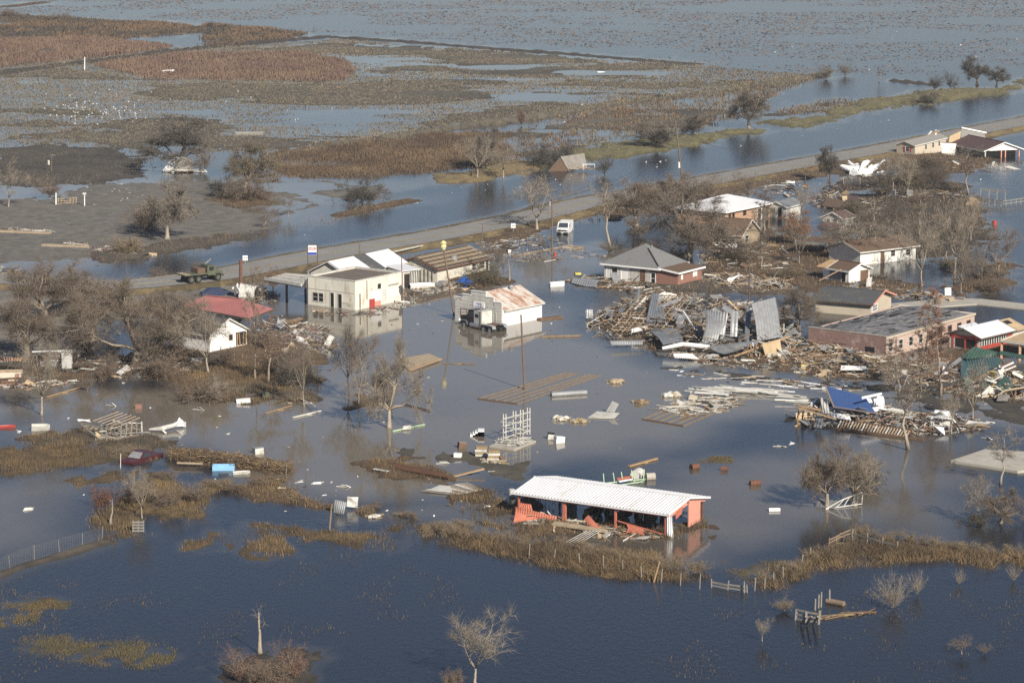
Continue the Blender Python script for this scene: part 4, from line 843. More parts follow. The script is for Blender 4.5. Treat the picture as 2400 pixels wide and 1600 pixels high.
# ---- 24 white gable house and the red roof behind it
b = B('white_gable_house', 'white gabled house with dark roof and broken corner behind tall bare trees', 'house', (492, 826), (580, 808), (401, 807)); A_, B_ = b.a, b.b
b.walls(2.2, 'bright_white', ridge=3.9, axis='y'); b.gable(2.2, 3.9, 'dark_shingle', axis='y', over=.3, fascia='white_wood'); b.window('R', A_*.53, A_*.6, 1.2, 1.8, frame='brown_wood', pane='dark', mull=False)
b.panel('broken_opening', 'R', A_*.7, A_*.98, .3, 2.0, 'dark', o=.015)
for k in range(4): b.part('broken_stud', MB().bar((A_*(.72+.08*k), -.08, .2), (A_*(.72+.08*k)+random.uniform(-.2, .2), -.1, 1.9), .12), 'raw_wood')
e = thing('red_roof_wreck', 'collapsed house showing only its faded red hip roof', 'house', G(520, 790)); o_ = e.location.copy()
W_, S_, E_, RA, RB = [G(*p)-o_ for p in ((419, 718, 1.4), (583, 748, 1.2), (645, 725, 1.2), (484, 692, 3.0), (566, 700, 3.0))]
for pts in ((W_, S_, RB, RA), (S_, E_, RB)):
    mb = MB(); mb.quad(*pts); mb.quad(*[p-Vector((0, 0, .1)) for p in pts]); mb.build('roof_slope', 'red_roof', e)
MB().bar(RA, RB, .3, .08).build('ridge_cap', 'red_roof', e); MB().bar(W_, S_, .1, .25).bar(S_, E_, .1, .25).build('eave_board', 'dark_wood', e)
for f in (.2, .5, .8): p = S_.lerp(E_, f); MB().bar((p.x, p.y+.4, -1), (p.x, p.y+.4, p.z), .2).build('post', 'brown_wood', e)
for i in range(14):
    f = random.random(); p = W_.lerp(S_, f); MB().bar(p+Vector((0, .5, -1.2)), p+Vector((.5, .9, -.15)), .12, .4).build('wall_remnant', random.choice(['brown_wood', 'old_wood', 'dirty_white']), e)

# ---- 29, 30 huts beside the canal
e = thing('toppled_brick_hut', 'toppled hut with brown gable and grey roof on the canal bank', 'hut', G(1305, 399, .2)); o_ = e.location.copy()
w = lambda x, y, z: G(x, y, z)-o_
MB().prism([(-1.7, -.2), (2.2, -.2), (.6, 2.5)], 'y', 0, .3).build('gable_wall', 'brown_shingle', e)
MB().slab((2.3, -.1, -.1), (6.0, 1, .3), (5.4, 3, 3.0), (.7, 0, 2.65), .15).build('roof_slope', 'grey_wood', e); MB().slab((-1.8, -.1, -.2), (.6, -.1, 2.6), (1.5, 4, 2.8), (-1.2, 4, .1), .12).build('roof_slope', 'dark_shingle', e)
for k in range(6): MB().bar((2+random.uniform(0, 5), -1+random.uniform(-1, 1), .3), (4+random.uniform(0, 5), -.5, .6), .2, .1).build('plank', random.choice(['peach_brick', 'white_wood', 'old_wood']), e)
MB().bar((5, -.5, 1.2), (7.5, -.4, 1.2), .1).bar((5.2, -.5, .1), (5.1, -.5, 1.2), .1).bar((7.3, -.5, .1), (7.4, -.5, 1.2), .1).build('pipe_rail', 'bright_white', e)
e = thing('crushed_hut', 'crushed hut with tan roof under the dark trees at left', 'hut', G(425, 404))
MB().slab((-2.2, 0, 0), (2.4, -.3, .1), (2.0, 2, 1.9), (-.2, 2.4, 3.2), .15).build('roof_slope', 'grey_wood', e); MB().slab((-2.3, 0, 0), (-.2, 2.4, 3.1), (-2.5, 3, 2), (-3.8, 1, .2), .15).build('roof_slope', 'bright_white', e)
for k in range(14): MB().bar((random.uniform(-4, 5), random.uniform(-1, 1), .1), (random.uniform(-4, 5), random.uniform(-1, 1), .5), .25, .1).build('plank', random.choice(['bright_white', 'red_brick', 'old_wood', 'dirty_white']), e)

# ---- 25 ruin at the left edge
e = thing('roofless_ruin', 'roofless house remains with window frames at the left edge', 'ruin', G(60, 885)); o_ = e.location.copy()
def wq(m, th, *c, par=None, name='wall'): return MB().slab(*[G(*p)-o_ for p in c], th).build(name, m, par or e)
wq('grey_wood', .15, (-60, 860, .5), (56, 860, .5), (50, 845, 1.5), (-60, 846, 1.5), name='roof_slope')
MB().bar(G(-60, 872, .7)-o_, G(54, 870, .7)-o_, .12, .5).build('fascia', 'tan_wood', e)
for x in (18, 40): MB().bar(G(x, 888, 0)-o_, G(x, 874, .6)-o_, .5).build('brick_pier', 'red_brick', e)
MB().slab(G(-60, 890, .1)-o_, G(50, 886, .1)-o_, G(50, 886)+Vector((0, 0, .75))-o_, G(-60, 890)+Vector((0, 0, .75))-o_, .1).build('wall', 'beige_wall', e)
MB().slab(G(145, 862, .9)-o_, G(168, 861, .9)-o_, G(168, 861)+Vector((0, 0, 2.1))-o_, G(145, 862)+Vector((0, 0, 2.1))-o_, .1).build('wall', 'dirty_white', e)
MB().slab(G(95, 863, .0)-o_, G(168, 861, .0)-o_, G(168, 861)+Vector((0, 0, .88))-o_, G(95, 863)+Vector((0, 0, .88))-o_, .1).build('wall', 'dull_metal', e)
for x in (115, 130):
    f = MB(); c = G(x, 862.5)+Vector((0, 0, .9))-o_
    for a, b2, z0, z1 in ((0, .1, 0, 1.2), (.8, .9, 0, 1.2), (.1, .8, 1.1, 1.2), (.1, .8, 0, .1), (.1, .8, .55, .62)): f.span((c.x+a, c.y, c.z+z0), (c.x+b2, c.y+.08, c.z+z1))
    w_ = f.build('window_frame', 'bright_white', e); MB().span((c.x+.1, c.y+.09, c.z+.1), (c.x+.8, c.y+.11, c.z+1.1)).build('pane', 'maroon_shingle', w_)
MB().bar(G(76, 864)+Vector((0, 0, 2.15))-o_, G(178, 861)+Vector((0, 0, 2.2))-o_, .5, .1).build('top_board', 'bright_white', e); MB().bar(G(169, 862, 0)-o_, G(169, 862)+Vector((0, 0, 2.1))-o_, .14).build('post', 'bright_white', e)
for k in range(9): MB().bar(G(10+k*6, 846, 1.5)-o_, G(8+k*7, 838, 1.9)-o_, .12, .3).build('loose_board', random.choice(['raw_wood', 'red_brick', 'dark_wood']), e)

# ---- 21 open tractor shed in the foreground
b = B('open_sided_shed', 'long open sided tractor shed with white ribbed roof and orange posts', 'shed', (1563, 1258), (1651, 1216), (1211, 1205)); A_, B_ = b.a, b.b
b.gable(2.25, 2.95, 'shed_metal', axis='y', over=.35, th=.1, fascia=None, ribs=.36)
b.part('eave_trim', MB().bar((-.35, -.35, 2.2), (-.35, B_+.35, 2.2), .06, .14).bar((A_+.35, -.35, 2.2), (A_+.35, B_+.35, 2.2), .06, .14), 'white_metal')
b.part('rake_trim', MB().bar((-.4, -.37, 2.26), (A_/2, -.37, 3.06), .08, .2).bar((A_+.4, -.37, 2.26), (A_/2, -.37, 3.06), .08, .2), 'white_metal')
b.part('eave_beam', MB().bar((-.05, 0, 2.05), (-.05, B_, 2.05), .12, .2), 'orange_paint')
for f, w in ((.005, .22), (.335, .18), (.675, .35), (.985, .14)): b.part('post', MB().span((-.1, B_*f-w/2, -.4), (.1, B_*f+w/2, 2.1)), 'orange_paint')
for f in (.02, .33, .66, .98): b.part('post', MB().span((A_-.1, B_*f-.08, -.4), (A_+.1, B_*f+.08, 2.15)), 'rust')
b.part('bent_sheet', MB().ribbed((-.16, -.12, -.2), (-.1, -.75, -.2), (-.14, -.65, 2.05), (-.18, -.1, 2.05), .2, .05, wob=.06, seed=3), 'white_metal')
b.part('end_panel', MB().span((A_*.56, -.06, -.35), (A_*.86, .06, 2.45)), 'salmon_paint'); b.part('end_beam', MB().bar((.25, -.02, 2.0), (A_*.56, -.02, 2.62), .1, .5).bar((A_*.5, -.02, 2.62), (A_, -.02, 2.15), .1, .4), 'salmon_paint')
b.part('end_bracket', MB().slab((A_*.22, -.08, 1.4), (A_*.36, -.08, 1.7), (A_*.4, -.08, 2.4), (A_*.2, -.08, 2.1), .08), 'orange_paint')
b.part('fallen_siding', MB().ribbed((-.5, B_*.72, -.1), (-.6, B_*.99, -.1), (-.4, B_*1.0, .95), (-.2, B_*.72, .55), .25, .05, wob=.12, seed=5), 'orange_paint'); b.part('fallen_siding', MB().ribbed((.2, B_*.9, .6), (.1, B_*1.0, .5), (.4, B_*.99, 1.3), (.5, B_*.92, 1.2), .25, .05, wob=.1, seed=6), 'orange_paint')
b.part('fallen_siding', MB().slab((-.9, B_*.12, .1), (-.8, B_*.24, .1), (-.3, B_*.23, .75), (-.4, B_*.14, .6), .05), 'orange_paint')
b.part('grey_door', MB().span((A_*.98, B_*.86, -.2), (A_*1.0, B_*.93, 1.9)), 'galvanised'); b.part('cross_rail', MB().bar((-.05, B_*.02, .25), (-.05, B_*.32, .9), .1), 'orange_paint')
SHED = b
# ================================================================ TREES: tapered trunk and limbs, crown of twigs and leaves
def grow(seed, kind):
    """unit tree about 10 m tall; returns (trunk MB, crown verts, crown colours)"""
    rd = random.Random(seed); limbs = []; tips = []
    K = dict(oak=dict(th=2.2, tr=.5, n=7, el=(.15, 1.2), ll=(4.2, 7.2), lv=3, sub=6, curl=.26, tw=30, tl=(.8, 2.0), leaf=1.0, ls=.17, up=.09),
             vase=dict(th=2.6, tr=.22, n=5, el=(.85, 1.3), ll=(5.5, 7.8), lv=3, sub=5, curl=.13, tw=16, tl=(.8, 2.0), leaf=.3, ls=.12, up=.10),
             slim=dict(th=8.8, tr=.13, n=13, el=(.35, 1.0), ll=(1.3, 2.6), lv=2, sub=5, curl=.2, tw=16, tl=(.4, .9), leaf=1.2, ls=.13, up=.08),
             cypress=dict(th=9.6, tr=.11, n=26, el=(.1, .7), ll=(.8, 1.7), lv=2, sub=4, curl=.2, tw=10, tl=(.3, .8), leaf=2.6, ls=.14, up=.05),
             round=dict(th=2.2, tr=.38, n=7, el=(.3, 1.4), ll=(4.2, 6.8), lv=3, sub=6, curl=.2, tw=24, tl=(.6, 1.4), leaf=2.1, ls=.2, up=.08),
             shrub=dict(th=.4, tr=.25, n=12, el=(.5, 1.4), ll=(3.0, 10), lv=2, sub=9, curl=.18, tw=22, tl=(1.0, 2.2), leaf=1.6, ls=.3, up=.07),
             brush=dict(th=.3, tr=.2, n=15, el=(.2, 1.25), ll=(2.6, 10), lv=2, sub=9, curl=.3, tw=30, tl=(1.2, 2.4), leaf=3.2, ls=.36, up=.03),
             snag=dict(th=7.0, tr=.42, n=5, el=(.3, 1.0), ll=(1.6, 3.6), lv=2, sub=3, curl=.3, tw=5, tl=(.4, .9), leaf=.0, ls=.1, up=.05),
             reeds=dict(th=.1, tr=.035, n=46, el=(.7, 1.5), ll=(3.5, 9.8), lv=1, sub=0, curl=.16, tw=46, tl=(.8, 2.4), leaf=.2, ls=.2, up=.02))[kind]
    mb = MB()
    def limb(p, d, L, r, lv):
        n = 5 if lv < 2 else 3; pts = [p.copy()]; rad = [r]; q = p.copy(); d = d.copy()
        for i in range(n):
            d = (d+Vector((rd.gauss(0, K['curl']), rd.gauss(0, K['curl']), rd.gauss(0, K['curl'])*.7+K['up']))).normalized()
            q = q+d*(L/n); pts.append(q.copy()); rad.append(max(.012, r*(1-(i+1)/n*.82)))
        mb.path(pts, rad, 6 if lv == 0 else 4 if lv == 1 else 3)
        if lv >= K['lv']:
            tips.append(pts); return
        for k in range(K['sub']):
            t = rd.uniform(.25, 1.0)*n; i = min(int(t), n-1); b = pts[i].lerp(pts[i+1], t-i); ax = (pts[i+1]-pts[i]).normalized()
            side = ax.orthogonal(); side.rotate(Matrix.Rotation(rd.uniform(0, 6.283), 3, ax))
            nd = (ax*rd.uniform(.5, 1.0)+side*rd.uniform(.5, 1.0)).normalized()
            limb(b, nd, L*rd.uniform(.3, .55), rad[i]*.62, lv+1)
        tips.append(pts)
    H = K['th']; p = Vector((0, 0, -.15)); pts = [p.copy()]; rad = [K['tr']*1.5]
    n = 6; x = Vector((0, 0, 0))
    for i in range(n):
        x += Vector((rd.gauss(0, .06), rd.gauss(0, .06), 0))*H/4
        pts.append(Vector((x.x, x.y, H*(i+1)/n))); rad.append(K['tr']*(1.0-(.45 if H < 5 else .85)*(i+1)/n))
    mb.path(pts, rad, 8)
    off = rd.uniform(0, 6.28)
    for k in range(K['n']):
        f = 1.0 if H < 3 else (.2+.8*(k+.5)/K['n'] if kind != 'snag' else rd.uniform(.4, 1))
        if kind == 'slim': f = .42+.58*(k+.5)/K['n']
        i = min(int(f*n), n-1); b = pts[i].lerp(pts[i+1], f*n-i)
        a = off+k*2.399+rd.uniform(-.3, .3); e = rd.uniform(*K['el']); L = rd.uniform(*K['ll'])
        if kind == 'cypress': L *= (1.15-f)*1.35
        if kind == 'round': L *= .75+.25*math.sin(e)
        limb(b, Vector((math.cos(a)*math.cos(e), math.sin(a)*math.cos(e), math.sin(e))), L, rad[i]*(.7 if H < 5 else .45), 1)
    # twigs and leaves round every limb
    rg = np.random.default_rng(seed); T0 = []; T1 = []
    for pts in tips:
        P = np.array([tuple(q) for q in pts]); k = K['tw']
        t = rg.uniform(.25, 1, k)*(len(P)-1); i = np.minimum(t.astype(int), len(P)-2); b = P[i]+(P[i+1]-P[i])*(t-i)[:, None]
        ax = P[i+1]-P[i]; ax = ax/np.linalg.norm(ax, axis=1, keepdims=True)
        d = rg.normal(0, 1, (k, 3)); d = d/np.linalg.norm(d, axis=1, keepdims=True)*.8+ax*.7+np.array([0, 0, .2])
        d = d/np.linalg.norm(d, axis=1, keepdims=True)
        T0.append(b); T1.append(b+d*rg.uniform(*K['tl'], (k, 1)))
    T0 = np.concatenate(T0); T1 = np.concatenate(T1); m = len(T0)
    w = rg.normal(0, 1, (m, 3)); w = w/np.linalg.norm(w, axis=1, keepdims=True)*.019
    V = [np.stack([T0-w, T0+w, T1], 1).reshape(-1, 3)]; isleaf = [np.zeros(m*3)]
    nl = int(m*K['leaf'])
    if nl:
        i = rg.integers(0, m, nl); c = T0[i]+(T1[i]-T0[i])*rg.uniform(.2, 1.05, (nl, 1))+rg.normal(0, .06, (nl, 3))
        # leaves cluster: keep whole sprays, drop others, so the crown has gaps
        keep = (np.sin(T0[i, 0]*2.1+seed)+np.sin(T0[i, 1]*2.3)+np.sin(T0[i, 2]*2.7)+rg.normal(0, .5, nl)) > -.7
        c = c[keep]; nl = len(c)
        a = rg.normal(0, 1, (nl, 3)); a = a/np.linalg.norm(a, axis=1, keepdims=True)*K['ls']*rg.uniform(.5, 1.2, (nl, 1))
        b = rg.normal(0, 1, (nl, 3)); b = b/np.linalg.norm(b, axis=1, keepdims=True)*K['ls']*.6
        V.append(np.stack([c-a*.5, c+a*.5, c+b], 1).reshape(-1, 3)); isleaf.append(np.ones(nl*3))
    return mb, np.concatenate(V), np.concatenate(isleaf)
LEAFC = dict(brown=((.16, .115, .082), (.235, .165, .11)), dark=((.07, .066, .054), (.12, .108, .082)), grey=((.11, .1, .085), (.17, .15, .12)), rust=((.30, .105, .035), (.42, .17, .055)), red=((.20, .085, .055), (.27, .12, .07)), tan=((.27, .20, .12), (.36, .27, .16)), olive=((.12, .10, .06), (.19, .15, .08)))
PROTO = {}
def proto(kind, leaf, bark, seed):
    key = (kind, leaf, bark, seed)
    if key in PROTO: return PROTO[key]
    mb, V, il = grow(seed, kind); rg = np.random.default_rng(seed+5)
    top = max(V[:, 2].max(), 1)
    lc = LEAFC[leaf]; t = np.repeat(rg.random(len(V)//3), 3)[:, None]
    leafc = np.array(lc[0])*(1-t)+np.array(lc[1])*t
    twc = np.array({'pale_bark': (.30, .25, .19), 'bark': (.20, .155, .115), 'dark_bark': (.11, .09, .07)}[bark])*(.6+.7*t)
    C = np.where(il[:, None] > .5, leafc, twc)
    tm = mb.mesh('trunk', bark, smooth=True)
    co = fast('crown', V, np.arange(len(V)).reshape(-1, 3), 'leaf', col=C); cm_ = co.data; bpy.data.objects.remove(co)
    r = max(np.percentile(np.hypot(V[:, 0], V[:, 1]), 93), .5)
    PROTO[key] = (tm, cm_, top, r); return PROTO[key]
TREEN = 0
def tree(kind, leaf, bark, seed, px, py, hpx, wpx, label, name='bare_tree', cat='tree', lean=(0, 0), group=None, z=0.0):
    """stand a tree with its foot at a surveyed point; height and crown width given in survey pixels"""
    global TREEN; TREEN += 1
    tm, cm_, top, r = proto(kind, leaf, bark, seed); g = G(px, py, z); s_ = S(py)
    hs = hpx/s_/top; ws = (wpx/2/s_/r) if wpx and kind != 'snag' else hs; hs *= 1.1
    e = thing(name, label, cat, g, group=group, rot=(R(lean[0]), R(lean[1]), TREEN*1.7))
    e.rotation_mode = 'XYZ'
    e.rotation_euler = (Matrix.Rotation(R(lean[0]), 3, 'X') @ Matrix.Rotation(R(lean[1]), 3, 'Y') @ Matrix.Rotation(TREEN*1.7, 3, 'Z')).to_euler()
    e.scale = (ws, ws, hs); link('trunk', tm, e); link('crown', cm_, e)
    return e
PB, BK, DB = 'pale_bark', 'bark', 'dark_bark'
TREES = [
 # far left marsh edge
 ('round', 'grey', DB, 1, 425, 400, 125, 185, 'big dark-leaved tree leaning over the crushed tan hut', 'leafy_tree'),
 ('shrub', 'brown', BK, 2, 478, 402, 78, 80, 'brown scrubby tree right beside the big dark-leaved tree', 'scrub_tree'),
 ('round', 'olive', BK, 3, 575, 456, 128, 150, 'tall olive-twigged tree rising from brush in the muddy pool', 'bare_tree'),
 ('brush', 'dark', DB, 4, 530, 462, 52, 90, 'dark uprooted root ball and brush in the muddy pool', 'brush_heap'),
 ('brush', 'brown', DB, 5, 590, 472, 60, 100, 'brown brush at the foot of the olive-twigged tree', 'brush_heap'),
 ('round', 'grey', PB, 6, 391, 560, 138, 140, 'pale bare tree with forked trunk standing in grey mud by the canal', 'bare_tree'),
 ('brush', 'brown', DB, 7, 340, 540, 75, 80, 'dark brown bush left of the forked tree by the canal', 'bush'),
 ('vase', 'grey', PB, 8, 20, 485, 118, 100, 'pale bare tree at the left edge in the upper mud pool', 'bare_tree'),
 ('shrub', 'brown', BK, 9, 117, 466, 70, 80, 'small brown tree beside wreckage in the upper left mud', 'scrub_tree'),
 ('vase', 'brown', BK, 10, 676, 508, 52, 38, 'tiny bare tree alone in grey water left of the canal', 'bare_tree'),
 ('slim', 'brown', BK, 11, 616, 533, 36, 46, 'tiny brown sapling with white scrap in its top at the canal edge', 'sapling'),
 ('brush', 'dark', DB, 12, 850, 474, 66, 115, 'toppled dark-leaved tree lying on the left canal edge', 'fallen_tree'),
 ('brush', 'tan', BK, 13, 300, 592, 44, 90, 'heap of dead branches at the muddy canal corner', 'brush_heap'),
 # canal bank
 ('vase', 'grey', PB, 14, 1119, 420, 105, 100, 'torn tree with pale splayed roots on the tan bank', 'broken_tree'),
 ('vase', 'grey', PB, 15, 1180, 418, 95, 85, 'pale broken tree just right of the splayed-root tree', 'broken_tree'),
 ('round', 'grey', DB, 16, 1140, 400, 105, 85, 'thin grey crown behind the two broken trees on the tan bank', 'leafy_tree'),
 ('brush', 'dark', DB, 17, 1270, 390, 56, 110, 'dense dark bush behind the toppled brick hut', 'bush'),
 ('brush', 'dark', DB, 18, 1325, 385, 62, 70, 'dark bush directly over the toppled brick hut roof', 'bush'),
 ('shrub', 'dark', DB, 19, 1417, 410, 50, 56, 'dark bush at the water right of the toppled brick hut', 'bush'),
 ('round', 'dark', BK, 20, 1539, 349, 62, 110, 'flat-topped dark tree with pale trunk on the canal bank', 'leafy_tree'),
 ('round', 'dark', DB, 21, 1630, 322, 50, 75, 'uprooted tree with its root plate on the canal bank', 'fallen_tree'),
 ('round', 'grey', BK, 22, 1755, 302, 96, 118, 'large round grey tree on the point of the canal bank', 'leafy_tree'),
 ('round', 'dark', DB, 23, 2290, 200, 72, 70, 'dark leafy tree tallest on the upper right bank', 'leafy_tree'),
 ('round', 'dark', DB, 24, 2335, 203, 48, 60, 'dark tree leaning right on the upper right bank', 'leafy_tree'),
 ('shrub', 'dark', DB, 25, 2190, 210, 36, 55, 'dark shrub on upper right bank, nearer the left', 'bush'),
 ('shrub', 'dark', DB, 26, 2228, 207, 50, 45, 'dark upright shrub between two others on upper right bank', 'bush'),
 ('shrub', 'grey', BK, 27, 1937, 185, 48, 50, 'bare grey shrub where the levee ends in far water', 'bush'),
 ('shrub', 'grey', BK, 28, 1980, 178, 34, 44, 'bare grey shrub right of the levee end beside white scrap', 'bush'),
 ('slim', 'brown', BK, 29, 2060, 194, 36, 26, 'lone stunted tree standing in far open water', 'sapling'),
 ('brush', 'dark', DB, 30, 2172, 243, 34, 60, 'low dark bush drooping into the canal from the green bank', 'bush'),
 ('shrub', 'red', DB, 31, 1222, 294, 46, 32, 'reddish dark shrub on the bend of the marsh levee', 'bush'),
 ('shrub', 'brown', DB, 32, 1460, 240, 20, 24, 'tiny shrub caught with white scraps on the marsh levee', 'bush'),
 ('shrub', 'dark', DB, 33, 1540, 232, 22, 24, 'tiny dark shrub farther along the marsh levee', 'bush'),
 ('brush', 'brown', BK, 34, 22, 40, 20, 60, 'brown shrubs at the top left corner', 'bush'),
 ('brush', 'brown', BK, 35, 140, 47, 17, 60, 'brown shrub clump on the far left levee', 'bush'),
 ('shrub', 'dark', DB, 36, 494, 64, 20, 22, 'small dark shrub at the tip of the dark reed flat', 'bush'),
 # left of town
 ('oak', 'brown', BK, 37, 107, 757, 150, 225, 'wide brown oak left of the red roof, dark trunk', 'oak_tree'),
 ('oak', 'olive', BK, 38, 318, 862, 225, 320, 'largest oak with twisted limbs before the red roof house', 'oak_tree'),
 ('oak', 'brown', BK, 39, 215, 800, 150, 190, 'brown oak squeezed between the two wide oaks', 'oak_tree'),
 ('vase', 'olive', PB, 40, 488, 874, 188, 165, 'pale many-limbed bare tree in front of the white gable', 'bare_tree'),
 ('vase', 'grey', PB, 41, 98, 972, 195, 150, 'vase-shaped bare tree with white scrap at its foot', 'bare_tree'),
 ('slim', 'brown', BK, 42, 598, 892, 258, 60, 'tallest slim brown tree right of the white gable house', 'slim_tree'),
 ('slim', 'red', BK, 43, 628, 900, 150, 80, 'reddish slim tree in brush beside the tallest slim tree', 'slim_tree'),
 ('vase', 'brown', BK, 44, 713, 952, 192, 110, 'bare tree with thick straight trunk before the filling station', 'bare_tree'),
 ('vase', 'brown', DB, 45, 818, 926, 182, 110, 'leftmost of the twin dark trunks on the small grass mound', 'bare_tree'),
 ('vase', 'brown', BK, 46, 840, 948, 178, 120, 'rightmost of the twin trunks on the small grass mound', 'bare_tree'),
 ('oak', 'brown', PB, 47, 912, 1002, 228, 165, 'brown twiggy tree standing in open water beside floating green frame', 'bare_tree'),
 ('brush', 'brown', DB, 48, 660, 880, 100, 120, 'tangled brown brush right of the white gable house', 'brush_heap'),
 ('brush', 'dark', DB, 49, 690, 905, 70, 90, 'dark brush behind the thick straight trunk', 'brush_heap'),
 ('brush', 'brown', BK, 50, 480, 935, 56, 150, 'uprooted tree with root tangle in the water below white house', 'fallen_tree'),
 ('brush', 'brown', BK, 51, 370, 885, 70, 130, 'brown brush around the foot of the largest oak', 'brush_heap'),
 ('shrub', 'brown', BK, 52, 205, 915, 40, 40, 'round brown shrub beside the roofless ruin', 'bush'),
 ('shrub', 'brown', BK, 53, 378, 657, 44, 60, 'small brown tree on the road bank left of army truck', 'scrub_tree'),
 ('shrub', 'brown', BK, 54, 474, 632, 28, 44, 'small brown bush behind the army truck', 'bush'),
 ('shrub', 'red', BK, 55, 640, 680, 60, 60, 'rusty red shrub under the torn pump canopy', 'bush'),
 ('oak', 'brown', BK, 105, 62, 838, 150, 190, 'brown oak above the roofless ruin at the left edge', 'oak_tree'),
 ('oak', 'brown', BK, 106, 405, 815, 150, 180, 'brown oak crowding the left of the white gable roof', 'oak_tree'),
 ('oak', 'grey', BK, 107, 190, 735, 110, 170, 'grey twiggy oak against the road left of the red roof', 'oak_tree'),
 ('vase', 'tan', PB, 108, 428, 942, 150, 90, 'uprooted pale tree lying on its side below the white house', 'fallen_tree'),
 ('vase', 'grey', PB, 109, 560, 470, 60, 70, 'pale leaning limbs in the brush of the muddy pool', 'broken_tree'),
 # town centre and right
 ('vase', 'grey', PB, 56, 1258, 540, 150, 200, 'great broken tree with spread pale limbs beside the van', 'broken_tree'),
 ('vase', 'grey', BK, 57, 1166, 660, 95, 90, 'small bare tree behind the stepped store front', 'bare_tree'),
 ('snag', 'grey', BK, 58, 1194, 660, 58, 30, 'short snag beside the small bare tree behind store', 'snag'),
 ('brush', 'olive', DB, 59, 1142, 668, 58, 100, 'tangled thicket behind the stepped store', 'brush_heap'),
 ('slim', 'brown', PB, 60, 1432, 584, 162, 95, 'slim brown tree with pale trunk left of the hip roof', 'slim_tree'),
 ('oak', 'brown', BK, 61, 1490, 530, 112, 150, 'brown oak between the road and hip roof house', 'oak_tree'),
 ('oak', 'grey', BK, 62, 1610, 600, 178, 300, 'giant leaning bare oak over the white metal roof', 'oak_tree'),
 ('oak', 'brown', BK, 63, 1570, 490, 90, 140, 'brown crown behind the giant oak near the road', 'oak_tree'),
 ('shrub', 'brown', BK, 64, 1660, 470, 70, 90, 'brown thicket against the road behind white metal roof', 'scrub_tree'),
 ('round', 'rust', BK, 65, 1864, 574, 84, 78, 'rust orange leafed tree beside the small grey shed', 'leafy_tree'),
 ('round', 'dark', DB, 66, 1945, 428, 88, 66, 'dark bushy tree beside the crumpled white roofing', 'leafy_tree'),
 ('vase', 'grey', PB, 67, 1982, 614, 122, 160, 'pale tree with snapped top left of long cream house', 'broken_tree'),
 ('vase', 'olive', PB, 68, 2160, 672, 196, 130, 'tall bare tree right of the long cream house', 'bare_tree'),
 ('vase', 'olive', PB, 69, 2238, 642, 172, 150, 'tall fan-shaped bare tree near the red buoy', 'bare_tree'),
 ('vase', 'olive', BK, 70, 2340, 648, 122, 120, 'sparse bare tree by the right-hand water', 'bare_tree'),
 ('oak', 'olive', BK, 71, 1872, 772, 118, 150, 'bare tree in water beside the upright metal sheet', 'bare_tree'),
 ('cypress', 'rust', BK, 72, 2158, 915, 230, 90, 'tallest rusty cypress before the brick hall', 'cypress_tree'),
 ('cypress', 'red', BK, 73, 2204, 930, 165, 100, 'rusty cypress right of the tallest one', 'cypress_tree'),
 ('cypress', 'brown', BK, 74, 2106, 925, 125, 90, 'short brown cypress left of the tallest one', 'cypress_tree'),
 ('slim', 'brown', PB, 75, 2129, 1054, 200, 130, 'pale-trunked bare tree in water before blue roof wreck', 'bare_tree'),
 ('vase', 'brown', PB, 76, 2230, 1014, 118, 80, 'many-stemmed bare tree at the right end of blue roof wreck', 'bare_tree'),
 ('vase', 'brown', PB, 77, 2280, 992, 160, 90, 'bare tree on the muddy street before green roof wreck', 'bare_tree'),
 ('oak', 'brown', BK, 78, 1938, 1190, 160, 140, 'dark twiggy tree with white fence panel at its foot', 'bare_tree'),
 ('oak', 'brown', PB, 79, 2002, 1184, 138, 130, 'gnarled pale tree right of the twiggy fence panel tree', 'bare_tree'),
 ('brush', 'dark', DB, 80, 2030, 1150, 55, 110, 'dark brush behind the gnarled pale tree', 'brush_heap'),
 ('slim', 'grey', PB, 81, 2345, 1136, 128, 85, 'thin dead tree before the pale concrete slab', 'bare_tree'),
 ('vase', 'brown', PB, 82, 2300, 1228, 120, 80, 'leaning dead tree left of the drooping one at right edge', 'bare_tree'),
 ('oak', 'brown', BK, 83, 2345, 1225, 92, 130, 'drooping gnarled tree at the right edge', 'bare_tree'),
 ('brush', 'dark', DB, 84, 2290, 1232, 50, 80, 'dark brush at the foot of the leaning dead tree', 'brush_heap'),
 ('reeds', 'tan', PB, 85, 2095, 1428, 100, 100, 'largest straw-coloured reed bush in the lower right water', 'reed_bush'),
 ('reeds', 'tan', PB, 86, 2150, 1395, 70, 45, 'reed bush joined to the right of the largest one', 'reed_bush'),
 ('reeds', 'tan', PB, 87, 2248, 1370, 44, 30, 'thin reed bush below the right-hand ridge', 'reed_bush'),
 ('reeds', 'tan', PB, 88, 2376, 1362, 48, 34, 'thin reed bush at the right edge below the ridge', 'reed_bush'),
 ('vase', 'grey', PB, 89, 1786, 1502, 58, 50, 'spindly dead shrub alone in lower right water', 'bush'),
 ('shrub', 'tan', BK, 90, 1838, 1430, 42, 60, 'grey brush beside the broken dock fence', 'bush'),
 ('vase', 'tan', BK, 91, 2254, 1532, 44, 62, 'dead shrub leaning in the lower right corner water', 'bush'),
 ('reeds', 'brown', BK, 92, 2308, 1532, 30, 34, 'small brown reed tuft in the lower right corner', 'reed_bush'),
 ('vase', 'dark', PB, 93, 1112, 1606, 182, 190, 'pale forked tree with dark leaf tips at the bottom centre', 'bare_tree'),
 ('snag', 'tan', PB, 94, 609, 1530, 108, 60, 'broken pale trunk on the brush island at the bottom', 'snag'),
 ('shrub', 'red', BK, 95, 560, 1600, 100, 100, 'brown brush on the left half of the bottom island', 'bush'),
 ('shrub', 'red', BK, 96, 690, 1590, 105, 95, 'brown brush on the right half of the bottom island', 'bush'),
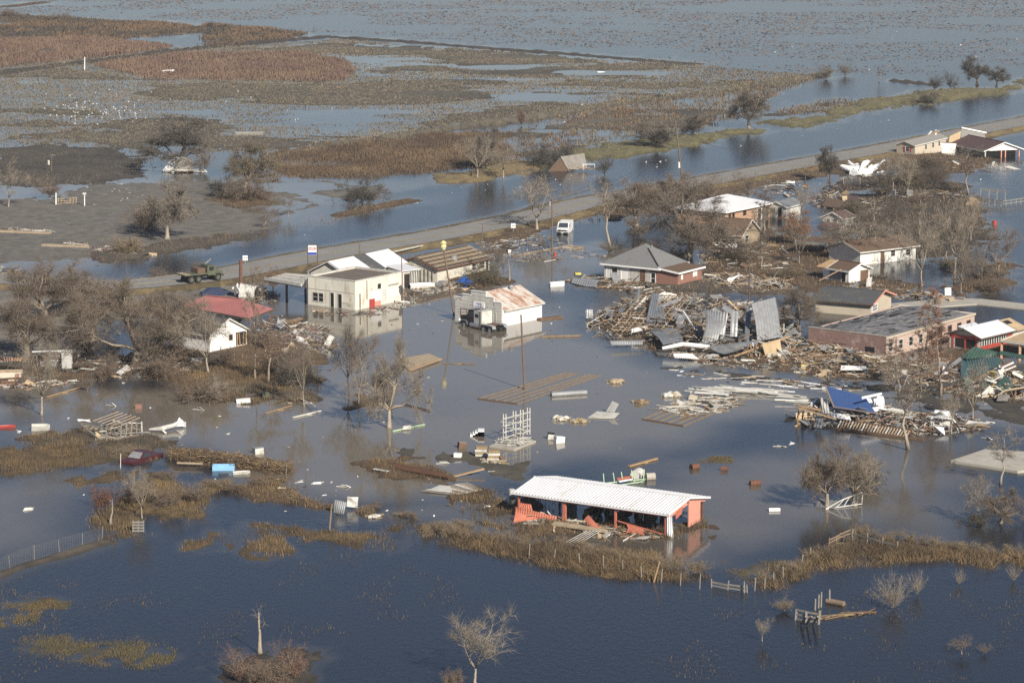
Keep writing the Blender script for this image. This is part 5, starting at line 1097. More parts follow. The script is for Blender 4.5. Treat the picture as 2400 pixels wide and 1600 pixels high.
 ('brush', 'brown', BK, 97, 625, 1606, 70, 130, 'tangled straw heap in the middle of the bottom island', 'brush_heap'),
 ('vase', 'grey', PB, 98, 333, 1214, 118, 75, 'pale crooked dead tree in the hedge at lower left', 'bare_tree'),
 ('snag', 'brown', BK, 99, 260, 1230, 86, 40, 'brown stump wrapped in vines at lower left', 'snag'),
 ('brush', 'red', DB, 100, 245, 1190, 60, 60, 'reddish brush behind the vine stump at lower left', 'bush'),
 ('shrub', 'brown', BK, 101, 400, 1190, 80, 80, 'brown hedge bush right of the crooked dead tree', 'bush'),
 ('shrub', 'brown', BK, 102, 450, 1178, 72, 70, 'brown hedge bush farthest right in the lower left hedge', 'bush'),
 ('brush', 'brown', BK, 103, 330, 1180, 60, 110, 'low brown brush along the lower left hedge', 'bush'),
 ('brush', 'brown', BK, 104, 1062, 1605, 40, 60, 'brush at the foot of the pale forked tree', 'bush'),
]
for i, r in enumerate(TREES):
    kind, leaf, bark, seed, px, py, h, w, lab, nm = r
    cat = {'bush': 'bush', 'brush_heap': 'brush', 'reed_bush': 'reeds', 'snag': 'dead tree'}.get(nm, 'tree')
    lean = {62: (4, 14), 24: (0, 10), 82: (0, -10), 83: (0, 14), 21: (0, -25), 12: (10, -15), 1: (0, -6), 108: (-10, 72), 109: (0, -35)}.get(seed, (random.uniform(-3, 3), random.uniform(-4, 4)))
    sd = {'oak': seed % 3, 'vase': 10+seed % 4, 'slim': 20+seed % 3, 'cypress': 30+seed % 2, 'round': 40+seed % 3, 'shrub': 50+seed % 3, 'brush': 60+seed % 3, 'snag': 70+seed % 2, 'reeds': 80}[kind]
    tree(kind, leaf, bark, sd, px, py, h, w, lab, nm, cat, lean)
# scrub thickets that cannot be told apart
rs_ = random.Random(4)
for k in range(34):
    px, py = [(rs_.uniform(1990, 2310), rs_.uniform(440, 600)), (rs_.uniform(2090, 2330), rs_.uniform(395, 440)), (rs_.uniform(2180, 2330), rs_.uniform(620, 700))][0 if k < 22 else 1 if k < 29 else 2]
    kd = ['shrub', 'vase', 'brush', 'slim', 'vase'][k % 5] if k < 22 else ['shrub', 'brush'][k % 2]; big = kd in ('vase', 'slim')
    tree(kd, rs_.choice(['brown', 'brown', 'olive', 'dark']), rs_.choice([BK, BK, DB, PB]), dict(shrub=50, vase=10, brush=60, slim=20)[kd]+k % 3, px, py, rs_.uniform(75, 130) if big else rs_.uniform(26, 46), rs_.uniform(60, 95) if big else rs_.uniform(60, 100), 'brown leafless scrub in the thicket at right behind the houses', 'scrub_bush', 'bush', group='scrub thicket behind the right-hand houses')
for k in range(14):
    px, py = [(rs_.uniform(2040, 2330), rs_.uniform(600, 700)), (rs_.uniform(1650, 1900), rs_.uniform(470, 640))][k % 2]
    tree(['vase', 'slim', 'vase'][k % 3], rs_.choice(['grey', 'olive', 'brown']), rs_.choice([BK, PB]), [10, 20, 11][k % 3]+k % 2, px, py, rs_.uniform(60, 120), rs_.uniform(50, 90), 'slender bare tree standing among the right-hand houses', 'bare_tree', 'tree', group='slender bare trees among the right-hand houses')
for k in range(12):
    px, py = rs_.uniform(1400, 1880), rs_.uniform(520, 660)
    tree('shrub' if k % 2 else 'brush', rs_.choice(['brown', 'olive']), BK, (50 if k % 2 else 60)+k % 3, px, py, rs_.uniform(22, 40), rs_.uniform(40, 80), 'low dead scrub on the debris lots around the hip roof house', 'scrub_bush', 'bush', group='scrub around the hip roof house')
for k in range(16):
    px = rs_.uniform(180, 740); py = 830+rs_.uniform(-25, 60)
    tree('shrub' if k % 2 else 'brush', rs_.choice(['brown', 'brown', 'dark']), BK, (50 if k % 2 else 60)+k % 3, px, py, rs_.uniform(30, 55), rs_.uniform(50, 90), 'low brown undergrowth below the trees by the red roof', 'scrub_bush', 'bush', group='undergrowth by the red roof')
for k in range(30):
    f = k/29; px = 1000+f*650; py = 1250+f*100+rs_.uniform(-12, 10)
    tree('reeds' if k % 2 else 'brush', 'tan', BK, 80 if k % 2 else 60+k % 3, px, py, rs_.uniform(18, 40), rs_.uniform(30, 60), 'matted straw clump on the near ridge below the open shed', 'straw_clump', 'reeds', group='straw clumps on the near ridge')
for k in range(18):
    px, py = rs_.choice([(300, 1075), (420, 1125), (520, 1145), (620, 1135), (700, 1165), (860, 1195), (960, 1215), (1040, 1235)]); px += rs_.uniform(-40, 40); py += rs_.uniform(-6, 6)
    tree('brush', rs_.choice(['tan', 'brown']), BK, 60+k % 3, px, py, rs_.uniform(14, 26), rs_.uniform(40, 70), 'low tangled brush on the grass banks left of the open shed', 'bank_brush', 'brush', group='brush on the grass banks left of the shed')
for k in range(22):
    f = k/21; px = 1790+f*600; py = (1362-f*280 if f < .4 else 1255+(f-.4)*85)+rs_.uniform(-6, 8)
    tree('reeds' if k % 2 else 'brush', 'tan', BK, 80 if k % 2 else 60+k % 3, px, py, rs_.uniform(16, 32), rs_.uniform(30, 55), 'matted straw clump on the right-hand fence ridge', 'straw_clump', 'reeds', group='straw clumps on the right ridge')
# ================================================================ VEHICLES
def wheel(e, x, y, z, r, w, rim='chrome'):
    t = MB().tube((0, -w/2, 0), (0, w/2, 0), r, n=18).build('wheel', 'rubber', e); t.location = (x, y, z)
    MB().tube((0, -w/2-.015, 0), (0, w/2+.015, 0), r*.55, n=12).build('rim', rim, t); return t
def head(p, q): a, b = G(*p), G(*q); return math.atan2(b.y-a.y, b.x-a.x)
# ---- semi tractor before the store
rz = head((1149, 778), (1084, 764)); n = Vector((-math.sin(rz), math.cos(rz), 0)); n = n if n.y > 0 else -n
e = thing('semi_truck', 'burnt black semi truck tractor with white sleeper box stranded before the store', 'truck', G(1150, 778)+n*1.05+Vector((0, 0, -.3)), rz)
sd_ = 1 if Vector((-math.sin(rz), math.cos(rz), 0)).dot(Vector((0, -1, 0))) > 0 else -1      # +1: near side is +y
for x in (0, 1.35, 5.6):
    for y in (1.0, -1.0): wheel(e, x, y, .52, .52, .5 if x < 2 else .3)
fr = MB().span((-1.2, .35, .75), (6.6, .5, 1.0)).span((-1.2, -.5, .75), (6.6, -.35, 1.0))
for x in (-1.1, .6, 2.2): fr.span((x, -.35, .78), (x+.15, .35, .98))
fr.build('chassis', 'black_paint', e)
MB().tube((.6, 0, 1.05), (.6, 0, 1.15), .55, n=14).build('fifth_wheel', 'rust', e)
for y in (1.0, -1.0): MB().prism([(-.75, .75), (-.6, 1.1), (-.2, 1.2), (1.6, 1.2), (2.0, 1.1), (2.1, .75), (2.0, .75), (1.9, 1.05), (-.5, 1.05), (-.65, .75)], 'y', y-.3, y+.3).build('mudguard', 'galvanised', e)
for y in (.9, -.9): MB().tube((2.5, y, .75), (4.3, y, .75), .36, n=14).build('fuel_tank', 'chrome', e)
MB().span((2.3, -1.12, 1.0), (3.5, 1.12, 2.7)).build('sleeper', 'dirty_white', e); MB().span((2.5, sd_*1.13, 1.9), (3.2, sd_*1.15, 2.35)).build('sleeper_window', 'window_dark', e)
cb = MB().prism([(3.55, .9), (5.0, .9), (5.0, 1.9), (4.75, 2.7), (3.55, 2.75)], 'y', -1.05, 1.05).build('cab', 'black_paint', e)
MB().span((3.8, sd_*1.06, 1.85), (4.7, sd_*1.075, 2.45)).build('side_window', 'glass', cb); MB().slab((5.02, -.9, 1.95), (5.02, .9, 1.95), (4.8, .9, 2.6), (4.8, -.9, 2.6), .02).build('windscreen', 'glass', cb)
hd = MB().prism([(5.05, .9), (6.9, .9), (6.9, 1.5), (6.6, 1.72), (5.05, 1.85)], 'y', -.75, .75).build('hood', 'black_paint', e)
MB().span((6.9, -.6, .8), (6.97, .6, 1.55)).build('grille', 'chrome', hd)
for y in (1, -1):
    MB().prism([(4.9, .7), (5.0, 1.1), (5.4, 1.25), (5.9, 1.25), (6.4, 1.1), (6.75, .7), (6.6, .7), (6.3, 1.0), (5.9, 1.15), (5.4, 1.15), (5.1, 1.0), (5.05, .7)], 'y', y*.78, y*1.15).build('front_fender', 'chrome', e)
    MB().tube((2.0, y*1.1, .9), (2.0, y*1.1, 3.75), .1, n=10).build('exhaust_stack', 'chrome', e)
    MB().tube((6.9, y*.85, 1.05), (7.02, y*.85, 1.05), .16, n=12).build('headlight', 'bright_white', e)
MB().span((6.95, -1.15, .45), (7.1, 1.15, .75)).build('bumper', 'chrome', e)
MB().prism([(4.7, 2.75), (5.1, 2.6), (5.1, 2.66), (4.72, 2.82)], 'y', -1.0, 1.0).build('sun_visor', 'chrome', cb)
# ---- white van
e = thing('white_van', 'white panel van standing in flood water beside the great broken tree', 'van', G(1317, 549)+Vector((.55, 2.5, -.3)), R(-101))
bd = MB().prism([(-2.5, .35), (2.45, .35), (2.55, .75), (2.5, 1.1), (1.75, 1.3), (1.1, 2.0), (.8, 2.08), (-2.4, 2.08), (-2.55, 1.9)], 'y', -.96, .96).build('body', 'bright_white', e)
MB().slab((1.79, -.82, 1.31), (1.79, .82, 1.31), (1.15, .74, 1.98), (1.15, -.74, 1.98), .03).xf(Matrix.Translation((.03, 0, .02))).build('windscreen', 'glass', e)
for y in (-1, 1): MB().prism([(.55, 1.35), (1.55, 1.35), (1.05, 1.92), (.55, 1.92)], 'y', y*.95, y*.975).build('side_window', 'glass', e); MB().span((.45, y*.962, .5), (.48, y*.97, 1.95)).build('door_seam', 'dark', e)
MB().span((2.52, -.65, .78), (2.58, .65, 1.02)).build('grille', 'dark', e); MB().span((2.5, -.95, .4), (2.68, .95, .62)).build('bumper', 'black_paint', e); MB().span((2.69, -.18, .42), (2.7, .18, .56)).build('number_plate', 'bright_white', e)
for y in (-.78, .78): MB().span((2.55, y-.12, .78), (2.6, y+.12, .98)).build('headlight', 'chrome', e)
for x in (-1.6, 1.6):
    for y in (-.85, .85): wheel(e, x, y, .36, .36, .22, 'galvanised')
# ---- army truck on the road
rz = head((446, 673), (518, 665)); n = Vector((-math.sin(rz), math.cos(rz), 0))
e = thing('army_truck', 'olive green flatbed army truck stopped on the road', 'truck', G(450, 664, .55)+n*1.0, rz)
for x in (-.1, 1.1, 4.4):
    for y in (-.95, .95): wheel(e, x, y, .52, .52, .4, 'army_green')
MB().span((-.9, -.45, .75), (5.0, -.3, .95)).span((-.9, .3, .75), (5.0, .45, .95)).build('chassis', 'dark', e)
MB().span((-1.3, -1.2, 1.15), (2.7, 1.2, 1.32)).build('flatbed', 'army_green', e); MB().span((-1.3, -1.2, 1.33), (-.3, 1.2, 1.37)).build('deck_plate', 'tan_wood', e)
MB().span((2.5, -1.2, 1.33), (2.62, 1.2, 2.2)).build('headboard', 'army_green', e)
cb = MB().prism([(2.75, .9), (4.1, .9), (4.1, 1.6), (3.9, 2.35), (2.75, 2.35)], 'y', -1.0, 1.0).build('cab', 'army_green', e)
for y in (-1, 1): MB().span((2.95, y*1.01, 1.6), (3.75, y*1.02, 2.15)).build('side_window', 'dark', cb)
MB().slab((4.11, -.85, 1.62), (4.11, .85, 1.62), (3.94, .85, 2.25), (3.94, -.85, 2.25), .02).build('windscreen', 'glass', cb)
MB().span((1.0, -1.0, 1.33), (2.3, 1.0, 2.05)).build('cargo_roll', 'olive_canvas' if 'olive_canvas' in MATS else 'brown_shingle', e)
MB().prism([(4.15, .95), (5.4, .95), (5.4, 1.4), (4.15, 1.6)], 'y', -.6, .6).build('hood', 'army_green', e)
for y in (-1, 1): MB().prism([(3.75, .8), (3.95, 1.2), (4.8, 1.2), (5.1, .8), (5.0, .8), (4.75, 1.12), (4.0, 1.12), (3.85, .8)], 'y', y*.62, y*1.15).build('front_fender', 'army_green', e); MB().tube((5.35, y*.75, 1.15), (5.45, y*.75, 1.15), .12).build('headlight', 'chrome', e)
MB().span((5.4, -.95, .6), (5.52, .95, .85)).build('bumper', 'army_green', e)
MB().bar((3.2, .6, 2.4), (4.3, .7, 3.0), .16).build('gun_ring_arm', 'grey_wood', cb)
# ---- maroon pickup in the reeds
rz = head((362, 1062), (300, 1080))
e = thing('maroon_pickup', 'maroon pickup sunk to its doors beside the reed-covered fence', 'pickup', G(330, 1076)+Vector((0, 0, -.78)), rz)
MB().prism([(-2.6, .4), (2.5, .4), (2.55, .9), (2.4, 1.02), (1.2, 1.1), (-2.6, 1.1)], 'y', -.95, .95).build('body', 'maroon_paint', e)
cb = MB().prism([(-.9, 1.1), (1.15, 1.1), (.45, 1.68), (-.7, 1.7)], 'y', -.85, .85).build('cab', 'maroon_paint', e)
MB().slab((1.16, -.78, 1.13), (1.16, .78, 1.13), (.49, .7, 1.66), (.49, -.7, 1.66), .03).xf(Matrix.Translation((.03, 0, .03))).build('windscreen', 'galvanised', cb)
for y in (-1, 1): MB().prism([(-.7, 1.15), (.95, 1.15), (.4, 1.6), (-.6, 1.62)], 'y', y*.855, y*.87).build('side_window', 'glass', cb)
for x in (-1.6, 1.6):
    for y in (-.85, .85): wheel(e, x, y, .36, .36, .22)
# ---- dark blue car half buried behind the red roof
e = thing('buried_car', 'dark blue car half buried in debris behind the red roof', 'car', G(505, 692)+Vector((0, 0, -.35)), R(20))
MB().prism([(-2.1, .3), (2.1, .3), (2.1, .75), (1.2, .9), (.6, 1.4), (-.9, 1.42), (-1.6, .95), (-2.1, .9)], 'y', -.85, .85).build('body', mat('navy_paint', (.03, .04, .09), .35, amt=.2), e)
MB().slab((1.25, -.7, .92), (1.25, .7, .92), (.65, .65, 1.38), (.65, -.65, 1.38), .02).xf(Matrix.Translation((.03, 0, .03))).build('windscreen', 'glass', e)
for x in (-1.3, 1.3):
    for y in (-.78, .78): wheel(e, x, y, .32, .32, .2)
# ---- old tractors under the open shed
for k, (fx, fy, lab) in enumerate(((.45, .56, 'dark old tractor deep under the shed, left of centre'), (.5, .38, 'dark old tractor under the middle of the shed'), (.45, .2, 'dark old tractor under the right bays of the shed'))):
    w = SHED.M.inverted() @ Vector((SHED.a*fx, SHED.b*fy, -.1)); e = thing('tractor', lab, 'tractor', w, SHED.rz+R(12*k+170), group='tractors under the open shed')
    for y in (-.8, .8): wheel(e, -.6, y, .65, .68, .36, 'siren_yellow' if k == 1 else 'dirty_white'); wheel(e, 1.4, y*.75, .35, .36, .2, 'galvanised')
    MB().prism([(-.3, .6), (2.0, .6), (2.0, 1.2), (.3, 1.35), (-.3, 1.2)], 'y', -.3, .3).build('engine', 'black_paint', e); MB().tube((1.3, .1, 1.2), (1.3, .1, 1.8), .05).build('exhaust', 'rust', e)
    MB().span((-.7, -.25, 1.0), (-.25, .25, 1.15)).span((-.75, -.25, 1.15), (-.65, .25, 1.55)).build('seat', 'rubber', e); MB().tube((.15, 0, 1.3), (-.05, 0, 1.6), .02).tube((-.05, -.0, 1.58), (-.07, 0, 1.62), .2, n=12).build('steering_wheel', 'rubber', e)
# ================================================================ WRECKAGE
UNIT = {}
def unit_plank(m):
    if m not in UNIT:
        UNIT[m] = MB().prism([(-.5, -.5), (.5, -.5), (.5, .42), (-.5, .5)], 'x', -.5, .5).mesh('plank', m)
    return UNIT[m]
def plank(e, p, L, w, t, yaw, pitch, m, roll=0, name='plank'):
    o = link(name, unit_plank(m), e); o.location = p; o.scale = (L, w, t); o.rotation_euler = Euler((roll, pitch, yaw), 'XYZ'); return o
SHEETS = {}
def crumple(e, p, L, w, yaw, pitch, m, seed=0, name='metal_sheet', roll=0):
    k = (m, seed % 4)
    if k not in SHEETS: SHEETS[k] = MB().ribbed((-.5, -.5, 0), (-.5, .5, 0), (.5, .5, 0), (.5, -.5, 0), .14, .03, wob=.1, t=.012, seed=seed % 4).mesh('metal_sheet', m)
    o = link(name, SHEETS[k], e); o.location = p; o.scale = (L, w, min(L, w)*.8); o.rotation_euler = Euler((roll, pitch, yaw)); return o
def inside(poly, rd):
    P = [Gn(*p) for p in poly]; xs = [p[0] for p in P]; ys = [p[1] for p in P]
    A = np.array([0.0]); B_ = np.array([0.0])
    while True:
        x, y = rd.uniform(min(xs), max(xs)), rd.uniform(min(ys), max(ys)); A[0] = x; B_[0] = y
        d = sdist(P, A, B_)[0]
        if d > 0: return x, y, d
def pile(e, poly, n, m, hmax, mats, seed, Lr=(1.0, 3.6), base=.05, yaw=None, spread=6.3, small=(.2, 1.3), sheets=0, smats=('galvanised',)):
    """heap of boards: the n largest each their own part, m splinters joined as stuff"""
    rd = random.Random(seed); o = e.location; hp = lambda d: hmax*min(1, d/3.0)
    y_ = lambda: rd.uniform(0, 6.28) if yaw is None else yaw+rd.gauss(0, spread)
    for k in range(n):
        x, y, d = inside(poly, rd); plank(e, (x-o.x, y-o.y, base+hp(d)*rd.uniform(.3, 1)-o.z), rd.uniform(*Lr)*.9, rd.uniform(.09, .26), rd.uniform(.04, .12), y_(), rd.gauss(0, .22 if hmax > .5 else .06), rd.choice(mats), rd.gauss(0, .4))
    for k in range(sheets):
        x, y, d = inside(poly, rd); crumple(e, (x-o.x, y-o.y, base+hp(d)*rd.uniform(.6, 1.1)-o.z), rd.uniform(1.2, 3.6), rd.uniform(.6, 1.3), rd.uniform(0, 6.28), rd.gauss(0, .5), rd.choice(smats), k, roll=rd.gauss(0, .35))
    for k in range(int(n*.22) if hmax > .2 else 0):
        x, y, d = inside(poly, rd); plank(e, (x-o.x, y-o.y, base+hp(d)*rd.uniform(.5, 1.05)-o.z), rd.uniform(.6, 2.2), rd.uniform(.5, 1.3), .05, rd.uniform(0, 6.28), rd.gauss(0, .4), rd.choice(PANELS), rd.gauss(0, .5), 'wall_fragment')
    groups = {}
    for k in range(int(m*1.35)):
        x, y, d = inside(poly, rd); mt = rd.choice(mats); mb = groups.setdefault(mt, MB())
        if k % 3 == 0: mt = rd.choice(CHIPS); mb = groups.setdefault(mt, MB())
        L = rd.uniform(*small)*(.45 if k % 3 == 0 else 1); a = y_(); z = base+hp(d)*rd.uniform(0, 1)-o.z; dv = Vector((math.cos(a)*L/2, math.sin(a)*L/2, rd.gauss(0, .16 if hmax > .5 else .03)*L))
        c = Vector((x-o.x, y-o.y, z)); mb.bar(c-dv, c+dv, rd.uniform(.04, .13), rd.uniform(.02, .06))
    for mt, mb in groups.items(): mb.build('splinters', mt, e)['kind'] = 'stuff'
CHIPS = ['dirty_white', 'white_wood', 'bright_white', 'dark', 'dull_metal', 'dark_wood']
PANELS = ['plywood', 'dirty_white', 'dirty_white', 'white_wood', 'grey_wood', 'dull_metal', 'beige_wall', 'galvanised', 'dark_shingle', 'brown_shingle', 'dark_shingle', 'tan_wood', 'plywood']
WOOD = ['old_wood', 'tan_wood', 'brown_wood', 'grey_wood', 'raw_wood', 'dark_wood']
MIX = WOOD+['white_wood', 'dirty_white', 'old_wood', 'dark_wood']
def wreck(name, label, px, py, cat='wreckage'):
    e = thing(name, label, cat, G(px, py)); return e
def W(e, *p): return G(*p)-e.location
def V(e, x, y, z): return G(x, y)+Vector((0, 0, z))-e.location
def sheet(e, c, m, pitch=.28, amp=.05, wob=.08, bend=0, seed=0, name='roof_sheet'):
    return MB().ribbed(*[W(e, *p) for p in c], pitch, amp, wob=wob, bend=bend, seed=seed).build(name, m, e)
def plate(e, c, m, t=.08, name='board'): return MB().slab(*[W(e, *p) for p in c], t).build(name, m, e)
def beam(e, a, b, w, m, h=None, name='beam'): return MB().bar(W(e, *a), W(e, *b), w, h).build(name, m, e)

# ---- collapsed warehouse
e = wreck('collapsed_warehouse', 'collapsed warehouse of splintered timber and bent grey ribbed sheets', 1620, 800)
pile(e, [(1370, 745), (1480, 705), (1640, 705), (1860, 735), (1880, 810), (1800, 850), (1650, 838), (1520, 812), (1400, 788)], 190, 1500, 1.7, WOOD+['white_wood', 'grey_wood', 'old_wood'], 1, sheets=46, smats=('galvanised', 'dull_metal', 'galvanised', 'dirty_white', 'dull_metal'))
sheet(e, [(1775, 800, 1.0), (1830, 790, 1.0), (1817, 697, 5.2), (1762, 711, 5.2)], 'galvanised', .55, .13, .05, .15, 1)
sheet(e, [(1643, 808, .9), (1697, 795, .9), (1703, 734, 4.1), (1655, 726, 4.2)], 'galvanised', .6, .14, .25, .4, 2)
sheet(e, [(1711, 790, .9), (1727, 790, .9), (1731, 729, 3.9), (1713, 729, 3.9)], 'galvanised', .3, .06, .05, .2, 3)
sheet(e, [(1513, 762, 1.0), (1535, 764, 1.0), (1545, 688, 3.2), (1528, 688, 3.2)], 'dull_metal', .3, .05, .06, .1, 4)
sheet(e, [(1543, 763, 1.0), (1562, 762, 1.0), (1555, 718, 2.4), (1530, 715, 2.4)], 'dull_metal', .3, .05, .06, .1, 5)
sheet(e, [(1539, 718, 2.2), (1544, 724, 2.0), (1606, 700, 2.4), (1602, 694, 2.6)], 'galvanised', .3, .05, .05, 0, 6)
sheet(e, [(1588, 770, .9), (1602, 768, .9), (1580, 720, 2.0), (1572, 720, 2.0)], 'dull_metal', .3, .05, .05, .1, 7)
sheet(e, [(1554, 809, .8), (1601, 799, .8), (1585, 770, 1.5), (1528, 776, 1.5)], 'dull_metal', .3, .05, .12, .1, 8)
sheet(e, [(1434, 809, .5), (1506, 807, .5), (1506, 796, 1.0), (1429, 799, 1.0)], 'dull_metal', .3, .05, .06, .1, 9)
sheet(e, [(1699, 830, .7), (1775, 807, 1.2), (1782, 794, 1.7), (1658, 814, 1.2)], 'dull_metal', .3, .06, .1, 0, 10)
sheet(e, [(1484, 722, 1.6), (1490, 726, 1.4), (1520, 700, 2.2), (1512, 692, 2.4)], 'bright_white', .3, .05, .1, .1, 11)
sheet(e, [(1373, 746, .2), (1389, 746, .2), (1389, 725, 1.4), (1373, 725, 1.4)], 'galvanised', .25, .05, .03, 0, 12)
sheet(e, [(1838, 718, 3.2), (1846, 723, 3.0), (1880, 706, 3.4), (1878, 697, 3.7)], 'galvanised', .3, .06, .05, 0, 13)
sheet(e, [(1480, 780, .8), (1518, 772, .9), (1514, 764, 1.5), (1478, 770, 1.3)], 'bright_white', .3, .05, .15, .1, 14)
sheet(e, [(1745, 798, 1.0), (1755, 802, 1.0), (1762, 730, 3.4), (1750, 718, 3.8)], 'dull_metal', .3, .05, .05, .1, 15)
sheet(e, [(1690, 800, 1.0), (1735, 795, 1.0), (1738, 788, 1.6), (1697, 790, 1.6)], 'dull_metal', .3, .05, .1, .1, 16)
sheet(e, [(1580, 838, .4), (1640, 842, .4), (1622, 828, .9), (1578, 828, .9)], 'bright_white', .3, .05, .12, .1, 17)
MB().path([W(e, 1552, 816, .9), W(e, 1600, 806, 1.3), W(e, 1640, 810, 1.1), W(e, 1662, 812, .9)], [.2, .28, .3, .2], 6).build('bent_flashing', 'bright_white', e)
MB().path([W(e, 1575, 722, 1.9), W(e, 1600, 730, 1.8), W(e, 1615, 752, 1.3), W(e, 1628, 770, .9)], [.18, .2, .16, .1], 5).build('bent_flashing', 'bright_white', e)
plate(e, [(1795, 836, .3), (1833, 828, .3), (1828, 794, 2.0), (1786, 806, 2.0)], 'plywood', name='plywood_panel'); plate(e, [(1588, 778, 1.0), (1608, 792, .8), (1641, 779, 1.0), (1620, 771, 1.4)], 'brown_shingle', name='door')
A, B_, C_, D_ = [W(e, *p) for p in ((1434, 772, .7), (1548, 776, .8), (1618, 694, 2.6), (1505, 692, 2.4))]
for k in range(15): f = k/14; MB().bar(A.lerp(D_, f), B_.lerp(C_, f), .1, .12).build('purlin', 'old_wood' if k % 3 else 'tan_wood', e)
for k in range(13): f = k/12; MB().bar(A.lerp(B_, f)+Vector((0, 0, .12)), D_.lerp(C_, f)+Vector((0, 0, .12)), .08, .1).build('rafter', 'brown_wood' if k % 2 else 'tan_wood', e)
for k in range(9): beam(e, (1755+k*5, 836, .3), (1748+k*7+random.uniform(-6, 6), 806, 1.6), .12, 'raw_wood' if k % 2 else 'brown_wood', name='stud')
beam(e, (1720, 835, .5), (1850, 788, 1.9), .2, 'raw_wood'); beam(e, (1430, 770, .6), (1455, 790, .3), .15, 'raw_wood')
pile(e, [(1560, 820), (1800, 845), (1880, 862), (1860, 872), (1680, 858), (1540, 832)], 40, 300, .35, MIX, 2)
# ---- timber heap before the brick hall
e = wreck('timber_heap', 'long heap of tan boards piled against the brick hall', 1950, 860)
pile(e, [(1800, 800), (1890, 795), (2060, 838), (2120, 850), (2110, 880), (2050, 886), (1930, 884), (1840, 868), (1790, 850)], 170, 1000, 1.1, ['tan_wood', 'raw_wood', 'raw_wood', 'old_wood', 'tan_wood', 'white_wood', 'brown_wood'], 3, yaw=-.5, spread=.6, sheets=6, smats=('dirty_white', 'dull_metal'))
plate(e, [(1958, 846, .8), (1990, 850, .8), (1998, 834, 1.3), (1965, 830, 1.3)], 'tan_wood', name='plywood_panel'); plate(e, [(1970, 866, .7), (2028, 866, .7), (2030, 858, .9), (1972, 856, 1.0)], 'bright_white', name='white_panel')
MB().span(tuple(W(e, 1878, 868, .05)), tuple(W(e, 1888, 868, .05)+Vector((0, .6, .7)))).build('crate_frame', 'insulation', e)
# ---- blue roof wreck
e = wreck('blue_roof_wreck', 'flattened house with blue roof sheet and row of bare rafters', 2030, 1000)
pile(e, [(1865, 985), (1900, 940), (1960, 945), (2060, 965), (2200, 975), (2300, 985), (2310, 1005), (2240, 1015), (2130, 1022), (1960, 1005), (1880, 1000)], 120, 800, 1.0, MIX+['brown_wood', 'red_brick'], 4, sheets=18, smats=('dirty_white', 'bright_white', 'dull_metal'))
plate(e, [(1954, 953, 1.5), (2053, 968, 1.3), (2028, 929, 1.9), (1934, 903, 2.3)], 'blue_roof', .1, 'blue_roof_sheet')
for (a, b) in (((1934, 903, 2.34), (1954, 953, 1.54)), ((1953, 953, 1.54), (2053, 968, 1.34))): beam(e, a, b, .14, 'raw_wood', .06, 'sheet_edge')
for k in range(24):
    f = k/23; x, y = 1963+f*160, 1002+f*22
    beam(e, (x, y, .15), (x+9, y-18+f*3, .7), .1, 'tan_wood' if k % 4 else 'white_wood', .14, 'rafter')
beam(e, (1958, 1004, .1), (2165, 1030, .1), .2, 'brown_wood', .25, 'wall_plate'); beam(e, (1972, 984, .7), (2140, 1008, .7), .18, 'brown_wood', .2, 'wall_plate')
for (a, b) in (((1866, 996, 0), (1876, 950, 2.4)), ((1880, 985, .3), (1884, 955, 2.2)), ((1872, 950, 2.4), (1925, 962, 2.0)), ((1872, 956, 2.2), (1960, 982, 1.2)), ((1862, 1000, 0), (1900, 975, .9)), ((1868, 992, .3), (1912, 982, .5))): beam(e, a, b, .16, 'raw_wood', name='timber')
sheet(e, [(1905, 1000, .2), (1925, 1003, .2), (1932, 968, 1.7), (1916, 964, 1.7)], 'dull_metal', .3, .05, .05); sheet(e, [(1925, 965, 1.4), (1945, 972, 1.2), (1938, 935, 2.9), (1922, 930, 2.9)], 'dirty_white', .3, .05, .1)
sheet(e, [(1950, 978, 1.0), (1995, 985, .8), (1990, 970, 1.5), (1945, 965, 1.5)], 'bright_white', .4, .04, .15); sheet(e, [(2045, 948, 1.2), (2075, 955, 1.0), (2070, 928, 2.0), (2050, 928, 2.2)], 'white_metal', .3, .05, .15)
sheet(e, [(2060, 962, .8), (2135, 972, .7), (2138, 962, 1.2), (2075, 952, 1.3)], 'dirty_white', .4, .05, .1); sheet(e, [(2185, 975, .8), (2225, 985, .8), (2226, 962, 1.7), (2200, 965, 1.6)], 'bright_white', .3, .04, .1); plate(e, [(2195, 1010, .2), (2215, 1018, .1), (2212, 1002, .7), (2192, 998, .8)], 'bright_white', name='white_panel')
beam(e, (2020, 932, 2.6), (2066, 922, 2.6), .14, 'bright_white', .25, 'fascia'); plate(e, [(2100, 1003, .4), (2115, 1006, .4), (2119, 993, .9), (2103, 990, .9)], 'galvanised')
